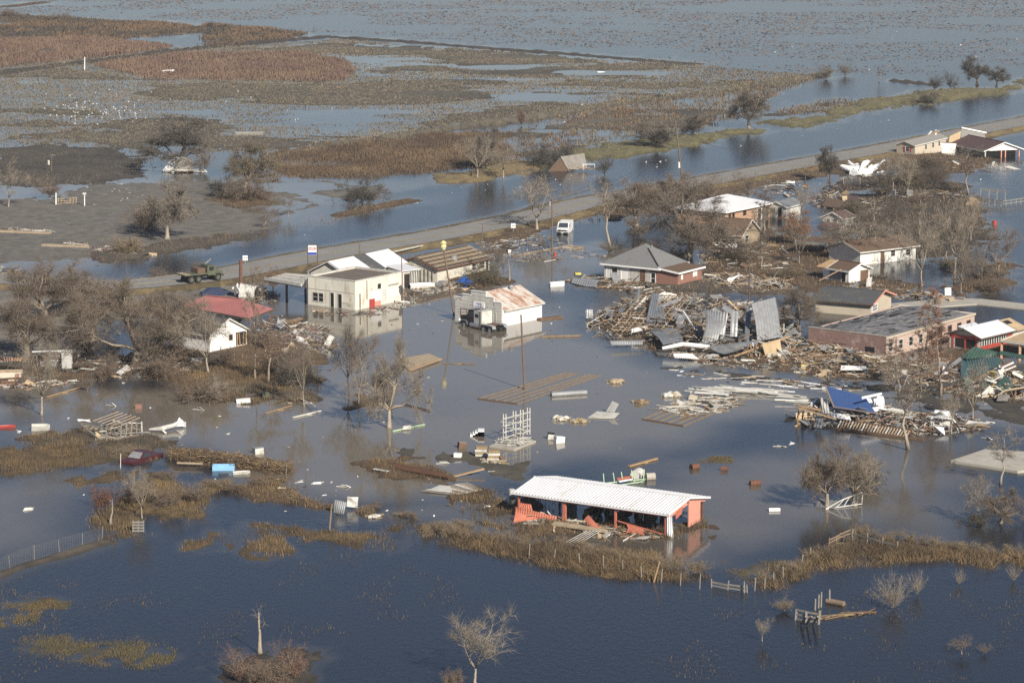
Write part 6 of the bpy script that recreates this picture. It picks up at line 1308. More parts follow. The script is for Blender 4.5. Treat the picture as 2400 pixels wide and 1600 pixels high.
# ---- green roof wreck
e = wreck('green_roof_wreck', 'crushed house under torn dark green ribbed roofing at right', 2310, 900)
pile(e, [(2200, 890), (2240, 860), (2330, 870), (2480, 880), (2480, 945), (2330, 935), (2260, 925), (2200, 915)], 130, 800, .9, MIX+['insulation', 'raw_wood', 'red_brick'], 5, sheets=16, smats=('dirty_white', 'bright_white', 'green_metal'))
sheet(e, [(2270, 842, 2.2), (2342, 832, 2.3), (2343, 826, 2.7), (2287, 813, 3.4)], 'green_metal', .5, .12, .03, name='green_roof_sheet'); sheet(e, [(2250, 838, 2.2), (2268, 842, 2.2), (2287, 813, 3.4), (2284, 814, 3.3)], 'green_metal', .5, .12, .03, name='green_roof_sheet')
sheet(e, [(2252, 886, .7), (2275, 888, .6), (2346, 852, 1.5), (2252, 840, 2.1)], 'dark_teal', .5, .12, .05, name='green_roof_sheet'); sheet(e, [(2270, 886, .6), (2348, 853, 1.5), (2342, 837, 2.1), (2262, 841, 2.1)], 'dark_teal', .5, .12, .03, name='green_roof_sheet')
sheet(e, [(2340, 830, 2.5), (2480, 858, 2.3), (2480, 846, 2.7), (2345, 822, 2.8)], 'green_metal', .3, .05, .03, name='green_roof_sheet'); sheet(e, [(2330, 918, .2), (2395, 915, .3), (2355, 880, 1.4), (2342, 892, 1.2)], 'green_metal', .3, .05, .06, name='green_roof_sheet')
sheet(e, [(2295, 915, .3), (2312, 917, .3), (2325, 890, 1.2), (2305, 886, 1.4)], 'green_metal', .3, .05, .06, name='green_roof_sheet'); plate(e, [(2372, 862, 1.4), (2480, 900, 1.0), (2480, 868, 2.0), (2385, 850, 2.0)], 'dark_shingle', name='shingle_roof')
sheet(e, [(2217, 862, 1.2), (2222, 866, 1.1), (2255, 842, 2.2), (2250, 836, 2.4)], 'galvanised', .3, .05, .03, name='bent_sheet'); sheet(e, [(2215, 868, .8), (2240, 873, .7), (2245, 864, 1.3), (2220, 864, 1.2)], 'bright_white', .3, .04, .1, name='bent_sheet')
for k in range(5): beam(e, (2305+k*2, 915-k*5, .4+.12*k), (2328+k*2, 914-k*5, .4+.12*k), .3, 'tan_wood', .1, 'step_board')
for k in range(5): beam(e, (2345+k*4, 858+k*3, 1.7), (2372+k*3, 845+k*4, 2.2), .25, 'bright_white' if k % 2 else 'brown_wood', .12, 'torn_rafter')
plate(e, [(2320, 890, .3), (2332, 892, .3), (2335, 872, 1.5), (2320, 868, 1.6)], 'insulation', name='insulation_panel'); plate(e, [(2334, 888, .4), (2350, 890, .4), (2352, 868, 1.6), (2340, 866, 1.7)], 'bright_white', name='door'); beam(e, (2308, 888, 1.5), (2335, 896, 1.1), .35, 'bright_white', .12, 'gutter')
MB().path([W(e, 2330, 932, .3), W(e, 2355, 915, .9), W(e, 2400, 908, 1.1), W(e, 2480, 900, .9)], .12, 5).build('bent_pipe', 'tan_wood', e); plate(e, [(2336, 938, .4), (2362, 938, .4), (2366, 925, .8), (2342, 922, .8)], 'grey_wood')
# ---- crumpled white roofing, upper right
e = wreck('crumpled_white_roofing', 'crumpled heap of bright white metal roofing near the road', 2025, 405)
for k, c in enumerate(([(1965, 398, .4), (2010, 406, .3), (2015, 388, 1.4), (1975, 386, 1.4)], [(1985, 384, .9), (2008, 392, .6), (2014, 386, .9), (1995, 380, 1.2)], [(2012, 394, .7), (2022, 397, .6), (2046, 376, 1.3), (2034, 374, 1.4)], [(2010, 408, .2), (2045, 404, .4), (2052, 395, 1.0), (2018, 392, 1.2)], [(2040, 400, .6), (2050, 402, .6), (2076, 378, 1.6), (2066, 376, 1.7)], [(1990, 408, .2), (2020, 412, .1), (2022, 404, .5), (1992, 400, .6)])): sheet(e, c, 'bright_white', .3, .04, .35, .3, k)
for k in range(16): crumple(e, (random.uniform(-4.5, 4), random.uniform(-2, 8), random.uniform(.1, 1.0)), random.uniform(1, 2.6), random.uniform(.5, 1.2), random.uniform(0, 6), random.uniform(-.7, .7), 'bright_white' if k % 3 else 'white_metal', k, roll=random.uniform(-.6, .6))
pile(e, [(1960, 400), (2000, 385), (2080, 385), (2080, 408), (2000, 414)], 12, 120, .6, MIX, 6)
# ---- debris fields
def field(name, label, poly, n, m, h, mats, seed, **k):
    cx = sum(p[0] for p in poly)/len(poly); cy = sum(p[1] for p in poly)/len(poly); e = wreck(name, label, cx, cy, 'debris'); pile(e, poly, n, m, h, mats, seed, **k); return e
e = field('board_raft', 'raft of broken boards in front of the hip roof house', [(1320, 655), (1380, 645), (1560, 660), (1560, 690), (1480, 685), (1380, 672)], 60, 350, .45, MIX, 11, sheets=5, smats=('galvanised', 'dull_metal'))
sheet(e, [(1338, 664, .2), (1395, 672, .2), (1408, 656, .6), (1345, 650, .7)], 'galvanised', .4, .05, .12, .1, 3)
e = field('board_bank', 'bank of long broken boards on the shore right of the brick wing', [(1640, 645), (1700, 640), (1850, 655), (1860, 680), (1760, 690), (1660, 675)], 70, 350, .55, ['tan_wood', 'raw_wood', 'old_wood', 'brown_wood', 'white_wood'], 12, yaw=-.2, spread=.5)
sheet(e, [(1705, 660, .4), (1712, 664, .4), (1742, 645, 1.0), (1715, 650, 1.0)], 'bright_white', .3, .05, .1, .3, 4)
field('lot_debris', 'scattered boards over the lot below the broken grey house', [(1640, 580), (1800, 570), (1900, 600), (1900, 640), (1760, 640), (1640, 620)], 60, 400, .35, MIX+['brown_wood', 'brown_wood'], 13, sheets=3, smats=('bright_white',))
field('yard_debris', 'broken boards and tin in the yard below the white cottage', [(1960, 670), (2060, 665), (2200, 690), (2280, 700), (2240, 712), (2080, 700), (1980, 690)], 45, 260, .4, MIX, 14, sheets=9, smats=('dull_metal', 'bright_white', 'galvanised'))
e = field('fallen_brown_roof', 'fallen brown roof panel and boards above the little red roof', [(1890, 455), (1960, 450), (2060, 470), (2060, 500), (1960, 500), (1900, 480)], 45, 250, .4, WOOD+['maroon_shingle', 'white_wood'], 15, sheets=3, smats=('maroon_shingle',))
plate(e, [(1925, 482, .3), (2000, 495, .3), (2020, 480, .8), (1940, 462, .9)], 'brown_shingle', name='roof_panel'); plate(e, [(1985, 470, .6), (2008, 474, .6), (2012, 460, 1.3), (1990, 458, 1.3)], 'maroon_shingle', name='roof_panel')
e = field('long_fascia_debris', 'line of pale fascia boards across the scrub thicket', [(2080, 452), (2200, 445), (2290, 458), (2300, 475), (2200, 465), (2090, 462)], 30, 120, .4, MIX, 16, yaw=-.3, spread=.4)
plate(e, [(2262, 480, .4), (2290, 486, .3), (2296, 466, 1.4), (2272, 462, 1.4)], 'plywood', name='plywood_panel'); plate(e, [(2090, 458, .4), (2098, 459, .4), (2100, 446, 1.5), (2093, 445, 1.5)], 'bright_white', name='door')
field('yard_wreckage', 'tangle of boards and bricks right of the white gable house', [(590, 790), (640, 740), (770, 770), (790, 820), (700, 850), (600, 840)], 90, 600, .7, MIX+['brown_wood', 'red_brick', 'brown_wood'], 17, sheets=7, smats=('dirty_white', 'bright_white'))
field('oak_debris', 'dark wet boards heaped under the largest oak', [(170, 850), (300, 835), (420, 830), (470, 850), (420, 880), (280, 885), (180, 872)], 70, 420, .5, ['dark_wood', 'brown_wood', 'old_wood', 'dirty_white', 'raw_wood', 'dark_wood'], 18, sheets=8, smats=('dirty_white', 'dull_metal'))
field('ruin_debris', 'brick and board litter below the roofless ruin', [(-30, 890), (110, 885), (190, 895), (120, 905), (-30, 912)], 36, 220, .25, ['red_brick', 'white_wood', 'tan_wood', 'dirty_white', 'brown_wood'], 19)
field('store_debris', 'boards washed up behind the filling station', [(930, 675), (1000, 668), (1120, 660), (1110, 680), (1020, 690), (940, 700)], 30, 140, .25, MIX, 20)
field('roadside_litter', 'boards and litter strewn on the verge near the van', [(1110, 570), (1250, 545), (1300, 560), (1420, 600), (1300, 612), (1160, 615)], 50, 260, .15, MIX, 21)
field('street_litter', 'white battens floating along the muddy street', [(1560, 865), (1760, 880), (2050, 905), (2000, 925), (1780, 905), (1600, 885)], 26, 60, .03, ['white_wood', 'bright_white', 'tan_wood'], 22, yaw=-.4, spread=.4, base=.02)
field('porch_debris', 'boards between the rusty cypresses and the brick hall', [(2080, 855), (2200, 835), (2230, 860), (2200, 905), (2090, 895)], 50, 350, .4, MIX+['brown_wood', 'old_wood'], 23, sheets=5, smats=('dirty_white',))
field('canal_bank_debris', 'broken boards at the muddy left canal corner', [(200, 580), (280, 575), (370, 590), (360, 605), (240, 600)], 22, 90, .3, ['tan_wood', 'white_wood', 'old_wood', 'red_brick'], 24)
field('upper_house_debris', 'boards and panels below the two upper right houses', [(2090, 372), (2200, 368), (2330, 378), (2390, 400), (2250, 405), (2110, 398)], 34, 200, .4, MIX+['raw_wood'], 25, sheets=6, smats=('bright_white', 'dirty_white'))
field('upper_lot_debris', 'boards in the shallow water between shed and road', [(1760, 430), (1860, 418), (1900, 440), (1890, 465), (1800, 455)], 24, 110, .25, MIX, 26, sheets=2, smats=('bright_white',))
field('red_roof_debris', 'broken boards between army truck and red roof', [(540, 690), (600, 668), (660, 690), (640, 712), (560, 712)], 26, 160, .4, WOOD+['red_brick', 'white_wood'], 27)
field('station_litter', 'broken boards along the waterline of the filling station', [(725, 722), (830, 735), (940, 708), (990, 700), (960, 720), (850, 745), (740, 735)], 34, 90, .12, MIX+['bright_white'], 28)
field('shed_litter', 'boards and tin around the open shed floor', [(1220, 1200), (1330, 1215), (1560, 1255), (1600, 1262), (1400, 1262), (1230, 1235)], 50, 260, .25, WOOD+['orange_paint', 'white_wood'], 29, sheets=4, smats=('dirty_white', 'orange_paint'))
# ---- reed-covered fallen fence at left
e = wreck('reed_thatch', 'long mat of brown reeds lodged on a fallen fence', 540, 1095, 'reeds'); rd = random.Random(31); mb = {}
for k in range(3600):
    f = rd.random(); px = 395+f*285; py = 1068+f*36; g = G(px, py+rd.uniform(-7, 10)); z = rd.uniform(.05, .95)*(1-.35*abs(f-.4)); a = rd.gauss(-.32, .5); L = rd.uniform(.4, 1.5)
    c = Vector((g.x, g.y, z))-e.location; dv = Vector((math.cos(a)*L/2, math.sin(a)*L/2, rd.gauss(0, .2))); mb.setdefault(rd.choice(['thatch', 'brown_wood', 'hay', 'thatch', 'dark_wood']), MB()).bar(c-dv, c+dv, .03, .03)
for m_, b_ in mb.items(): b_.build('reed_stalks', m_, e)['kind'] = 'stuff'
for k in range(7): f = k/6; MB().bar(V(e, 400+f*270, 1078+f*34, -.2), V(e, 402+f*270, 1078+f*34, 1.1), .07).build('fence_post', 'grey_wood', e)
beam(e, (415, 1084, .45), (475, 1086, .45), .16, 'tan_wood', name='rail')
# ================================================================ POLES, SIGNS, FENCES, BOATS AND LOOSE THINGS
def pole(label, base, top, z1=None, r=.13, m='pole_wood', name='utility_pole', cat='pole', zb=0.0):
    b = G(base[0], base[1], zb); h = z1 if z1 else (base[1]-top[1])/S(base[1])*1.01
    t = G(top[0], top[1], h+zb); t = Vector((t.x, b.y+(t.y-b.y)*.25, h+zb))
    e = thing(name, label, cat, b); MB().tube((0, 0, -.4), tuple(t-b), r, r*.8, n=10).build('shaft', m, e); return e, t-b
e, t = pole('leaning pole with pale yellow storm siren beside the store', (1065, 737), (1040, 585), name='siren_pole')
MB().tube(tuple(t), tuple(t+Vector((-.05, 0, .3))), .25, .3, 10).tube(tuple(t+Vector((-.05, 0, .3))), tuple(t+Vector((-.05, 0, .9))), .42, .36, 12).tube(tuple(t+Vector((-.05, 0, .9))), tuple(t+Vector((-.06, 0, 1.25))), .5, .12, 12).build('siren', 'siren_yellow', e)
pole('leaning bare pole standing in the open water at centre', (1230, 912), (1221, 737))
pole('stout reddish pole behind the crumpled white tank', (564, 692), (564, 609), m='red_pole', r=.28, zb=.2)
e, t = pole('brown utility pole just left of the van', (1294, 595), (1294, 465)); MB().tube((-.4, 0, t.z-1.2), (-.4, 0, t.z-.5), .2).build('transformer', 'galvanised', e)
for q_ in (G(1125, 596)+Vector((0, 0, 4.8)), G(1604, 455)+Vector((-1.5, 0, 9))): MB().path([Vector((0, 0, t.z-.3)).lerp(q_-e.location, f/8)-Vector((0, 0, 1.4*math.sin(f/8*math.pi))) for f in range(9)], .022, 4).build('cable', 'rubber', e)
e, t = pole('tall dark utility pole with cross-arm by the road bend', (1604, 455), (1583, 284), r=.16)
MB().bar((t.x*.93-1.0, t.y-.6, t.z*.94), (t.x*.93+1.0, t.y+.6, t.z*.94), .12, .14).build('cross_arm', 'dark_wood', e); MB().tube((t.x*.35-.35, 0, t.z*.36), (t.x*.35-.35, 0, t.z*.44), .24).build('transformer', 'bright_white', e)
for k in range(2):
    p = Vector((t.x*.93-.9+1.8*k, t.y, t.z*.95)); q = G(1432, 438, 5.0)-e.location+Vector((k*.8, 0, 0)); pts = [p.lerp(q, f/8)-Vector((0, 0, 2.2*math.sin(f/8*math.pi))) for f in range(9)]
    MB().path(pts, .025, 4).build('cable', 'rubber', e)
def cable(e, p, q, sag):
    q = q-e.location; MB().path([Vector(p).lerp(q, f/8)-Vector((0, 0, sag*math.sin(f/8*math.pi))) for f in range(9)], .022, 4).build('cable', 'rubber', e)
cable(e, (t.x*.9, t.y, t.z*.95), G(1760, 440)+Vector((0, 0, 7)), 1.6)
pole('thin pole standing behind the filling station roof', (842, 640), (842, 565), r=.09)
pole('dark pole rising behind the collapsed warehouse', (1756, 718), (1756, 628), r=.11, m='dark_wood')
pole('thin leaning pole on the verge behind stripped roof building', (1125, 596), (1132, 527), r=.08)
pole('white post standing alone in the far marsh', (198, 164), (198, 134), r=.16, m='bright_white', name='marker_post', cat='post')
e, t = pole('small utility pole with transformer in the far left mud', (120, 402), (121, 362), r=.1); MB().tube((-.45, 0, t.z*.4), (-.45, 0, t.z*.65), .22).build('transformer', 'dirty_white', e); MB().bar((-.2, 0, t.z*.95), (.8, 0, t.z*.95), .1).build('cross_arm', 'grey_wood', e)
pole('white post before the small wrecked frame in upper left mud', (131, 480), (131, 452), r=.12, m='bright_white', name='marker_post', cat='post')
e, t = pole('white post with box on top in the upper left mud', (198, 483), (198, 454), r=.1, m='bright_white', name='marker_post', cat='post'); MB().box((t.x, t.y, t.z), (.6, .5, .35)).build('top_box', 'dirty_white', e)
pole('dark post with pale top in shallows near crumpled roofing', (1888, 435), (1887, 405), r=.12, m='dark_wood', name='marker_post', cat='post')
pole('thin metal pole against the filling station far corner', (943, 703), (941, 592), r=.07, m='rust', name='pipe_pole')
pole('leaning stake beside the tilted tin sheet', (771, 1242), (778, 1180), r=.1, m='old_wood', name='stake', cat='post')
pole('pale leaning stake on the near straw ridge', (1531, 1358), (1546, 1314), r=.08, m='raw_wood', name='stake', cat='post', zb=.2)
pole('white stake near the maroon pickup', (282, 1096), (283, 1062), r=.05, m='white_wood', name='stake', cat='post')
for k, (x, y0, y1) in enumerate(((1910, 1429, 1402), (1918, 1424, 1392), (1924, 1422, 1386))): pole('one of three close mooring posts beside the broken dock', (x, y0), (x+1, y1), r=.09, m='grey_wood', name='mooring_post', cat='post')[0]['group'] = 'three mooring posts by the dock'
pole('mooring post standing at the floating log', (1944, 1413), (1944, 1380), r=.1, m='grey_wood', name='mooring_post', cat='post')
# ---- fuel sign
p = G(722, 676); e = thing('fuel_sign', 'tall fuel sign on two dark posts behind the filling station', 'sign', p)
z0, z1 = 4.9, 6.35; w_ = 88/3.92/S(676)
for x in (0, w_): MB().span((x-.07, -.07, -.3), (x+.07, .07, z1+.15)).build('post', 'dark_wood', e)
bd = MB().span((.09, -.1, z0), (w_-.09, .1, z1)).build('sign_panel', 'bright_white', e); MB().span((.0, -.12, z1), (w_, .12, z1+.1)).build('top_frame', 'dark_wood', e)
MB().span((.1, -.115, z0+.03), (w_-.1, -.101, z0+.42)).build('blue_band', 'sign_blue', bd)
def text(s_, size, loc, m, parent, rot=(math.pi/2, 0, 0), bold=.0, xs=1.0, name='lettering'):
    c = bpy.data.curves.new('tmp', 'FONT'); c.body = s_; c.size = size; c.align_x = 'CENTER'; c.align_y = 'CENTER'; c.extrude = .004; c.offset = bold
    o = bpy.data.objects.new('tmp', c); COL.objects.link(o); bpy.context.view_layer.update()
    me = bpy.data.meshes.new_from_object(o.evaluated_get(bpy.context.evaluated_depsgraph_get())); bpy.data.objects.remove(o)
    me.materials.clear(); me.materials.append(MATS[m]); me.name = name
    n = link(name, me, parent); n.location = loc; n.rotation_euler = rot; n.scale = (xs, 1, 1); return n
text('EXXON', .62, (w_/2, -.112, z0+.93), 'sign_red', bd, bold=.02, xs=(w_-.2)/2.2*.92)
for lab, x, y in (('small white road sign beyond the pole by the canal', 575, 622), ('small white route sign on the verge near the broken tree', 1203, 545)):
    e = thing('road_sign', lab, 'sign', G(x, y, .3)); MB().tube((0, 0, -.5), (0, 0, 1.0), .04).build('post', 'galvanised', e)
    pn = MB().box((0, -.06, 1.15), (.75, .03, .75)).build('sign_panel', 'bright_white', e); mk = MB()
    for a in (-.15, .17): mk.span((a-.1, -.082, .98), (a-.05, -.078, 1.32)).span((a-.05, -.082, 1.1), (a+.08, -.078, 1.16)).span((a+.04, -.082, .98), (a+.09, -.078, 1.32))
    mk.build('sign_marks', 'black_paint', pn)['kind'] = 'stuff'
# ---- boats
def boat(label, px, py, L, w, rz, m='bright_white', h=.6, tilt=(0, 0), name='boat'):
    e = thing(name, label, 'boat', G(px, py), rot=(R(tilt[0]), R(tilt[1]), R(rz))); mb = MB(); n = 9; P = []; Q = []
    for i in range(n):
        f = i/(n-1); hw = w/2*(1-.0*f)*math.sqrt(max(0.0, 1-max(0, (f-.45)/.55)**2)) if f > .45 else w/2*(.85+.15*f/.45)
        x = -L/2+L*f; P.append((x, max(hw, .02), h+.25*h*f*f)); Q.append((x, max(hw*.6, .01), -.15+.2*f*f))
    k = 0
    for i in range(n-1):
        for s_ in (1, -1):
            a, b, c, d = P[i], P[i+1], Q[i+1], Q[i]; fl = lambda p, o=0: (p[0], s_*max(0.005, p[1]-o), p[2])
            mb.quad(fl(a), fl(b), fl(c), fl(d)); mb.quad(fl(a, .07), fl(b, .07), fl(c, .07), fl(d, .07)); mb.quad(fl(a), fl(b), fl(b, .07), fl(a, .07))
        mb.quad((Q[i][0], Q[i][1], Q[i][2]+.02), (Q[i+1][0], Q[i+1][1], Q[i+1][2]+.02), (Q[i+1][0], -Q[i+1][1], Q[i+1][2]+.02), (Q[i][0], -Q[i][1], Q[i][2]+.02))
    mb.quad(P[0], (P[0][0], -P[0][1], P[0][2]), (Q[0][0], -Q[0][1], Q[0][2]), Q[0]); mb.build('hull', m, e)
    for f in (.3, .6): MB().span((-L/2+L*f-.12, -w*.42, h*.6), (-L/2+L*f+.12, w*.42, h*.66)).build('seat', m, e)
    return e
boat('small white skiff between the store and hip roof house', 1306, 671, 2.2, .9, 15); boat('white skiff stranded beside the lean-to', 990, 675, 3.6, 1.2, 12, tilt=(10, 0))
boat('overturned white boat far out in the marsh', 1411, 169, 2.6, 1.1, 10, tilt=(180, 0)); boat('white dinghy at the far left red reeds', 395, 170, 3.2, 1.0, 8)
boat('red and white boat wreck at the left edge', 95, 1008, 2.0, .8, 10, 'dirty_white', tilt=(14, 4)); boat('bright red boat hull at the far left edge', 18, 1002, 1.7, .7, 8, 'red_paint', .25)
boat('white dinghy caught on the maroon pickup islands', 566, 1110, 1.8, .7, 12, 'dirty_white', .25)
e = thing('floating_dock', 'flat pale barge adrift in the far marsh', 'barge', G(585, 314)); MB().span((-3, -1.4, 0), (3, 1.4, .35)).build('deck', 'concrete', e); MB().span((-3.05, -1.45, .1), (3.05, -1.41, .3)).build('rubbing_strip', 'grey_wood', e)
e = thing('floating_tub', 'light blue open plastic tub floating beside the reed mat', 'tub', G(524, 1100), R(4)); a = MB()
for p, q in (((-1.15, -.55, -.1), (1.15, -.45, .22)), ((-1.15, .45, -.1), (1.15, .55, .5)), ((-1.15, -.45, -.1), (-1.05, .45, .5)), ((1.05, -.45, -.1), (1.15, .45, .5))): a.span(p, q)
a.build('rim_wall', 'sky_blue', e); MB().span((-1.05, -.45, -.12), (1.05, .45, .02)).build('floor', 'sky_blue', e)
for x in (-.85, .85): MB().span((x-.3, -.57, .2), (x+.3, -.44, .52)).build('corner', 'sky_blue', e)
# ---- crumpled white tank
e = thing('crumpled_tank', 'crumpled white storage tank wrapped round the stout reddish pole', 'tank', G(580, 698), R(-15)); mb = MB(); rd = random.Random(3); N = 9
for i in range(N):
    for j in range(10):
        a = math.pi*(-.1+1.15*j/9); r = 1.1+.12*rd.random(); mb.v.append((-1.0+2.4*i/(N-1)+.08*rd.random(), -math.cos(a)*r, .15+1.9*math.sin(max(a, 0))*(1-.03*i)+.1*rd.random()))
for i in range(N-1):
    for j in range(9): mb.f.append((i*10+j, (i+1)*10+j, (i+1)*10+j+1, i*10+j+1))
mb.build('shell', 'dirty_white', e); crumple(e, (-1.2, -.2, 1.0), 2.0, 2.2, .3, 1.3, 'bright_white', 1, 'torn_end'); crumple(e, (-2.0, .1, .9), 1.2, 1.0, .2, 1.2, 'white_metal', 2, 'torn_end')
# ---- concrete slab and paving
e = thing('concrete_slab', 'bare concrete house slab awash at the right edge', 'slab', G(2340, 1078)); o_ = e.location.copy(); sl_ = [(2228, 1078), (2310, 1051), (2480, 1062), (2480, 1092), (2385, 1103)]
P = [G(x, y, .28)-o_ for x, y in sl_]; MB().prism([(p.x, p.y) for p in P], 'z', -.3, .26).build('slab', 'concrete', e)
MB().prism([(p.x*.94, p.y*.94-.2) for p in P], 'z', .261, .268).build('screed', mat('screed', (.46, .43, .36), .9, amt=.25, scale=.8, stain=(.3, .27, .22), stain_amt=.5), e)
P = [G(x, y, .14) for x, y in ((2075, 712), (2230, 698), (2300, 700), (2500, 722), (2500, 735), (2290, 712), (2200, 718), (2100, 722))]
o = MB().prism([(p.x, p.y) for p in P], 'z', -.2, .14).build('pavement', 'concrete'); tag(o, 'pale concrete drive behind the brick hall', None, kind='structure')
e = thing('pier_slab', 'sloping boarded platform at the water right of the twin trunks', 'platform', G(990, 852)); plate(e, [(958, 868, .15), (1033, 840, .2), (1005, 828, .3), (940, 840, .3)], 'tan_wood', .2, 'deck'); beam(e, (960, 868, .22), (1034, 841, .28), .2, 'raw_wood', name='edge_beam')
# ---- timber floor frames afloat
def frame(label, A, B_, C_, D_, n, m='old_wood', z=.1):
    e = wreck('floor_frame', label, *A, cat='timber frame'); z = .04; P = [W(e, *p, z) for p in (A, B_, C_, D_)]
    for k in range(n): f = k/(n-1); MB().bar(P[0].lerp(P[1], f), P[3].lerp(P[2], f-.06*(k % 3)), .1, .1).build('joist', m, e)
    MB().bar(P[0]+Vector((0, 0, .03)), P[1]+Vector((0, 0, .03)), .1, .1).build('end_beam', 'brown_wood', e); return e
frame('long timber floor frame floating at centre by the leaning pole', (1120, 934), (1213, 946), (1418, 880), (1330, 872), 6)
frame('timber floor frame with pipes on it at centre right', (1505, 982), (1602, 998), (1765, 935), (1660, 920), 6)
e = wreck('pipe_raft', 'raft of white plastic pipes drifting to the blue roof wreck', 1760, 940); rd = random.Random(9)
for k in range(46):
    f = rd.random(); px = 1640+f*260; py = 918+f*30-22*math.sin(f*3.1)+rd.uniform(-4, 7); g = G(px, py, rd.uniform(.08, .5))-e.location; plank(e, g, rd.uniform(2.5, 6), .12, .12, -.55+f*.2+rd.gauss(0, .14), rd.gauss(0, .02), rd.choice(['white_wood', 'bright_white', 'dirty_white']), name='pipe')
e = wreck('white_rubble_mat', 'mat of grey sheets and white boards beside the right floor frame', 1600, 960); pile(e, [(1540, 960), (1600, 935), (1700, 925), (1740, 945), (1680, 970), (1600, 975)], 46, 160, .25, ['white_wood', 'dirty_white', 'grey_wood', 'tan_wood'], 41, sheets=3, smats=('dull_metal', 'dirty_white'), yaw=-.3, spread=.5)
# ---- white rack frames on slab
e = wreck('white_rack', 'stack of white metal shelving racks standing on a floating slab', 1180, 1045, 'shelving')
MB().slab(*[W(e, *p) for p in ((1147, 1044, .2), (1205, 1052, .2), (1256, 1032, .2), (1195, 1024, .2))], .3).build('slab', 'concrete', e)
for fx, fy in ((1183, 1037), (1206, 1030), (1223, 1027), (1239, 1022)):
    for dx in (-3, 3): MB().bar(V(e, fx+dx, fy, .2), V(e, fx+dx, fy, 3.2), .09).build('upright', 'dirty_white', e)
for z in (.6, 1.2, 1.9, 2.7): MB().bar(V(e, 1178, 1039, z), V(e, 1243, 1021, z), .09).build('shelf_rail', 'dirty_white', e)
for k in range(9): z = .5+.28*k; x = 1166+rd.uniform(0, 55); MB().bar(V(e, x, 1040-(x-1172)*.25, z), V(e, x+22, 1043-(x-1172)*.25, z), .08).build('cross_rail', 'white_wood', e)
pile(e, [(1150, 1040), (1200, 1050), (1260, 1030), (1200, 1022)], 14, 50, .2, ['white_wood', 'dirty_white', 'grey_wood'], 42, Lr=(.8, 2), base=.25)
# ---- skeletal roof wreck and white wing-like wreck, lower left
e = wreck('rafter_skeleton', 'skeleton of roof rafters and studs sunk in the lower left water', 270, 1025, 'wreckage')
for k in range(6): f = k/5; beam(e, (218+f*52, 986+f*16, 1.0), (278+f*50, 964+f*14, 1.6), .07, 'tan_wood', name='rafter')
for k in range(5): f = k/4; beam(e, (283+f*50, 1022-f*4, 0), (285+f*47, 990-f*2, 1.5), .13, 'grey_wood' if k < 4 else 'white_wood', name='stud')
for a, b in (((186, 990, 1.4), (250, 1004, 1.3)), ((190, 994, 1.3), (232, 1028, .1)), ((270, 1016, .3), (352, 1012, .3)), ((265, 1030, .1), (318, 1020, .3)), ((205, 985, 1.3), (262, 1000, 1.3))): beam(e, a, b, .12, 'grey_wood', name='beam')
crumple(e, W(e, 197, 985, 1.4), 1.4, 1.0, .3, .1, 'bright_white', 1); pile(e, [(210, 1005), (260, 985), (330, 995), (320, 1025), (240, 1032)], 34, 160, .5, ['tan_wood', 'grey_wood', 'old_wood', 'white_wood', 'dark_wood'], 43)
e = wreck('white_sheet_wreck', 'long bent white metal wreck pointing right in lower left water', 390, 1008); MB().path([W(e, 350, 1006, .2), W(e, 380, 1004, .4), W(e, 408, 996, .5), W(e, 425, 984, .9)], [.12, .28, .25, .1], 8).build('spar', 'dirty_white', e)
sheet(e, [(408, 1000, .2), (434, 998, .2), (432, 988, .7), (420, 978, 1.2)], 'bright_white', .3, .03, .1); beam(e, (375, 1004, .2), (388, 1014, .1), .25, 'bright_white', .08, 'panel'); plate(e, [(430, 1000, .1), (436, 1000, .1), (436, 988, .7), (429, 988, .7)], 'dirty_white', name='panel')
# ---- fences, rails and docks
def rails(label, pts, n, rails_, m='grey_wood', z0=.1, h=1.0, r=.09, name='rail_fence', cat='fence'):
    e = wreck(name, label, *pts[0], cat=cat); P = [W(e, *p, z0) for p in pts]
    for i in range(n): f = i/(n-1)*(len(P)-1); k = min(int(f), len(P)-2); p = P[k].lerp(P[k+1], f-k); a = random.uniform(-.12, .12); MB().bar(p-Vector((0, 0, .4)), p+Vector((a, 0, h+random.uniform(-.2, .15))), r*1.6).build('post', m, e)
    for zr in rails_:
        for a, b in zip(P[:-1], P[1:]): MB().bar(a+Vector((0, 0, zr)), b+Vector((0, 0, zr+random.uniform(-.08, .08))), .06, .16).build('rail', m, e)
    return e
rails('broken two-rail fence bridging the gap in the near ridge', [(1668, 1376), (1705, 1382), (1752, 1388)], 3, (.2, .5), 'grey_wood', .0, .8, .06); rails('grey rail fence at the top corner of the right ridge', [(1942, 1280), (1968, 1266), (1995, 1256)], 4, (.3, .6), 'old_wood', .3, .8, .04)
rails('fallen rail fence running right along the right ridge', [(1998, 1258), (2050, 1272), (2105, 1284)], 4, (.3,), 'grey_wood', .3, .7, .06)
e = rails('broken timber dock sinking in the lower right water', [(1864, 1452), (1890, 1458), (1918, 1462)], 3, (.15, .5, .9), 'grey_wood', 0, 1.1, .12, 'broken_dock', 'dock')
for x in (1880, 1893, 1908): beam(e, (x-3, 1462, .1), (x+9, 1444, 1.3), .14, 'grey_wood', name='strut')
e = wreck('drift_line', 'line of drift straw trailing right from the broken dock', 1960, 1452, 'driftwood'); pile(e, [(1920, 1446), (2030, 1432), (2030, 1436), (1925, 1452)], 6, 120, .05, ['thatch', 'hay', 'brown_wood'], 51, yaw=.6, spread=.3, small=(.2, .7))
rails('post fence along the foot of the right ridge', [(1745, 1384), (1800, 1372), (1850, 1340), (1900, 1305)], 8, (), 'grey_wood', .2, .9, .06); rails('thin post row along the near straw ridge', [(1240, 1300), (1400, 1325), (1520, 1350), (1640, 1372)], 9, (), 'grey_wood', .3, 1.0, .05)
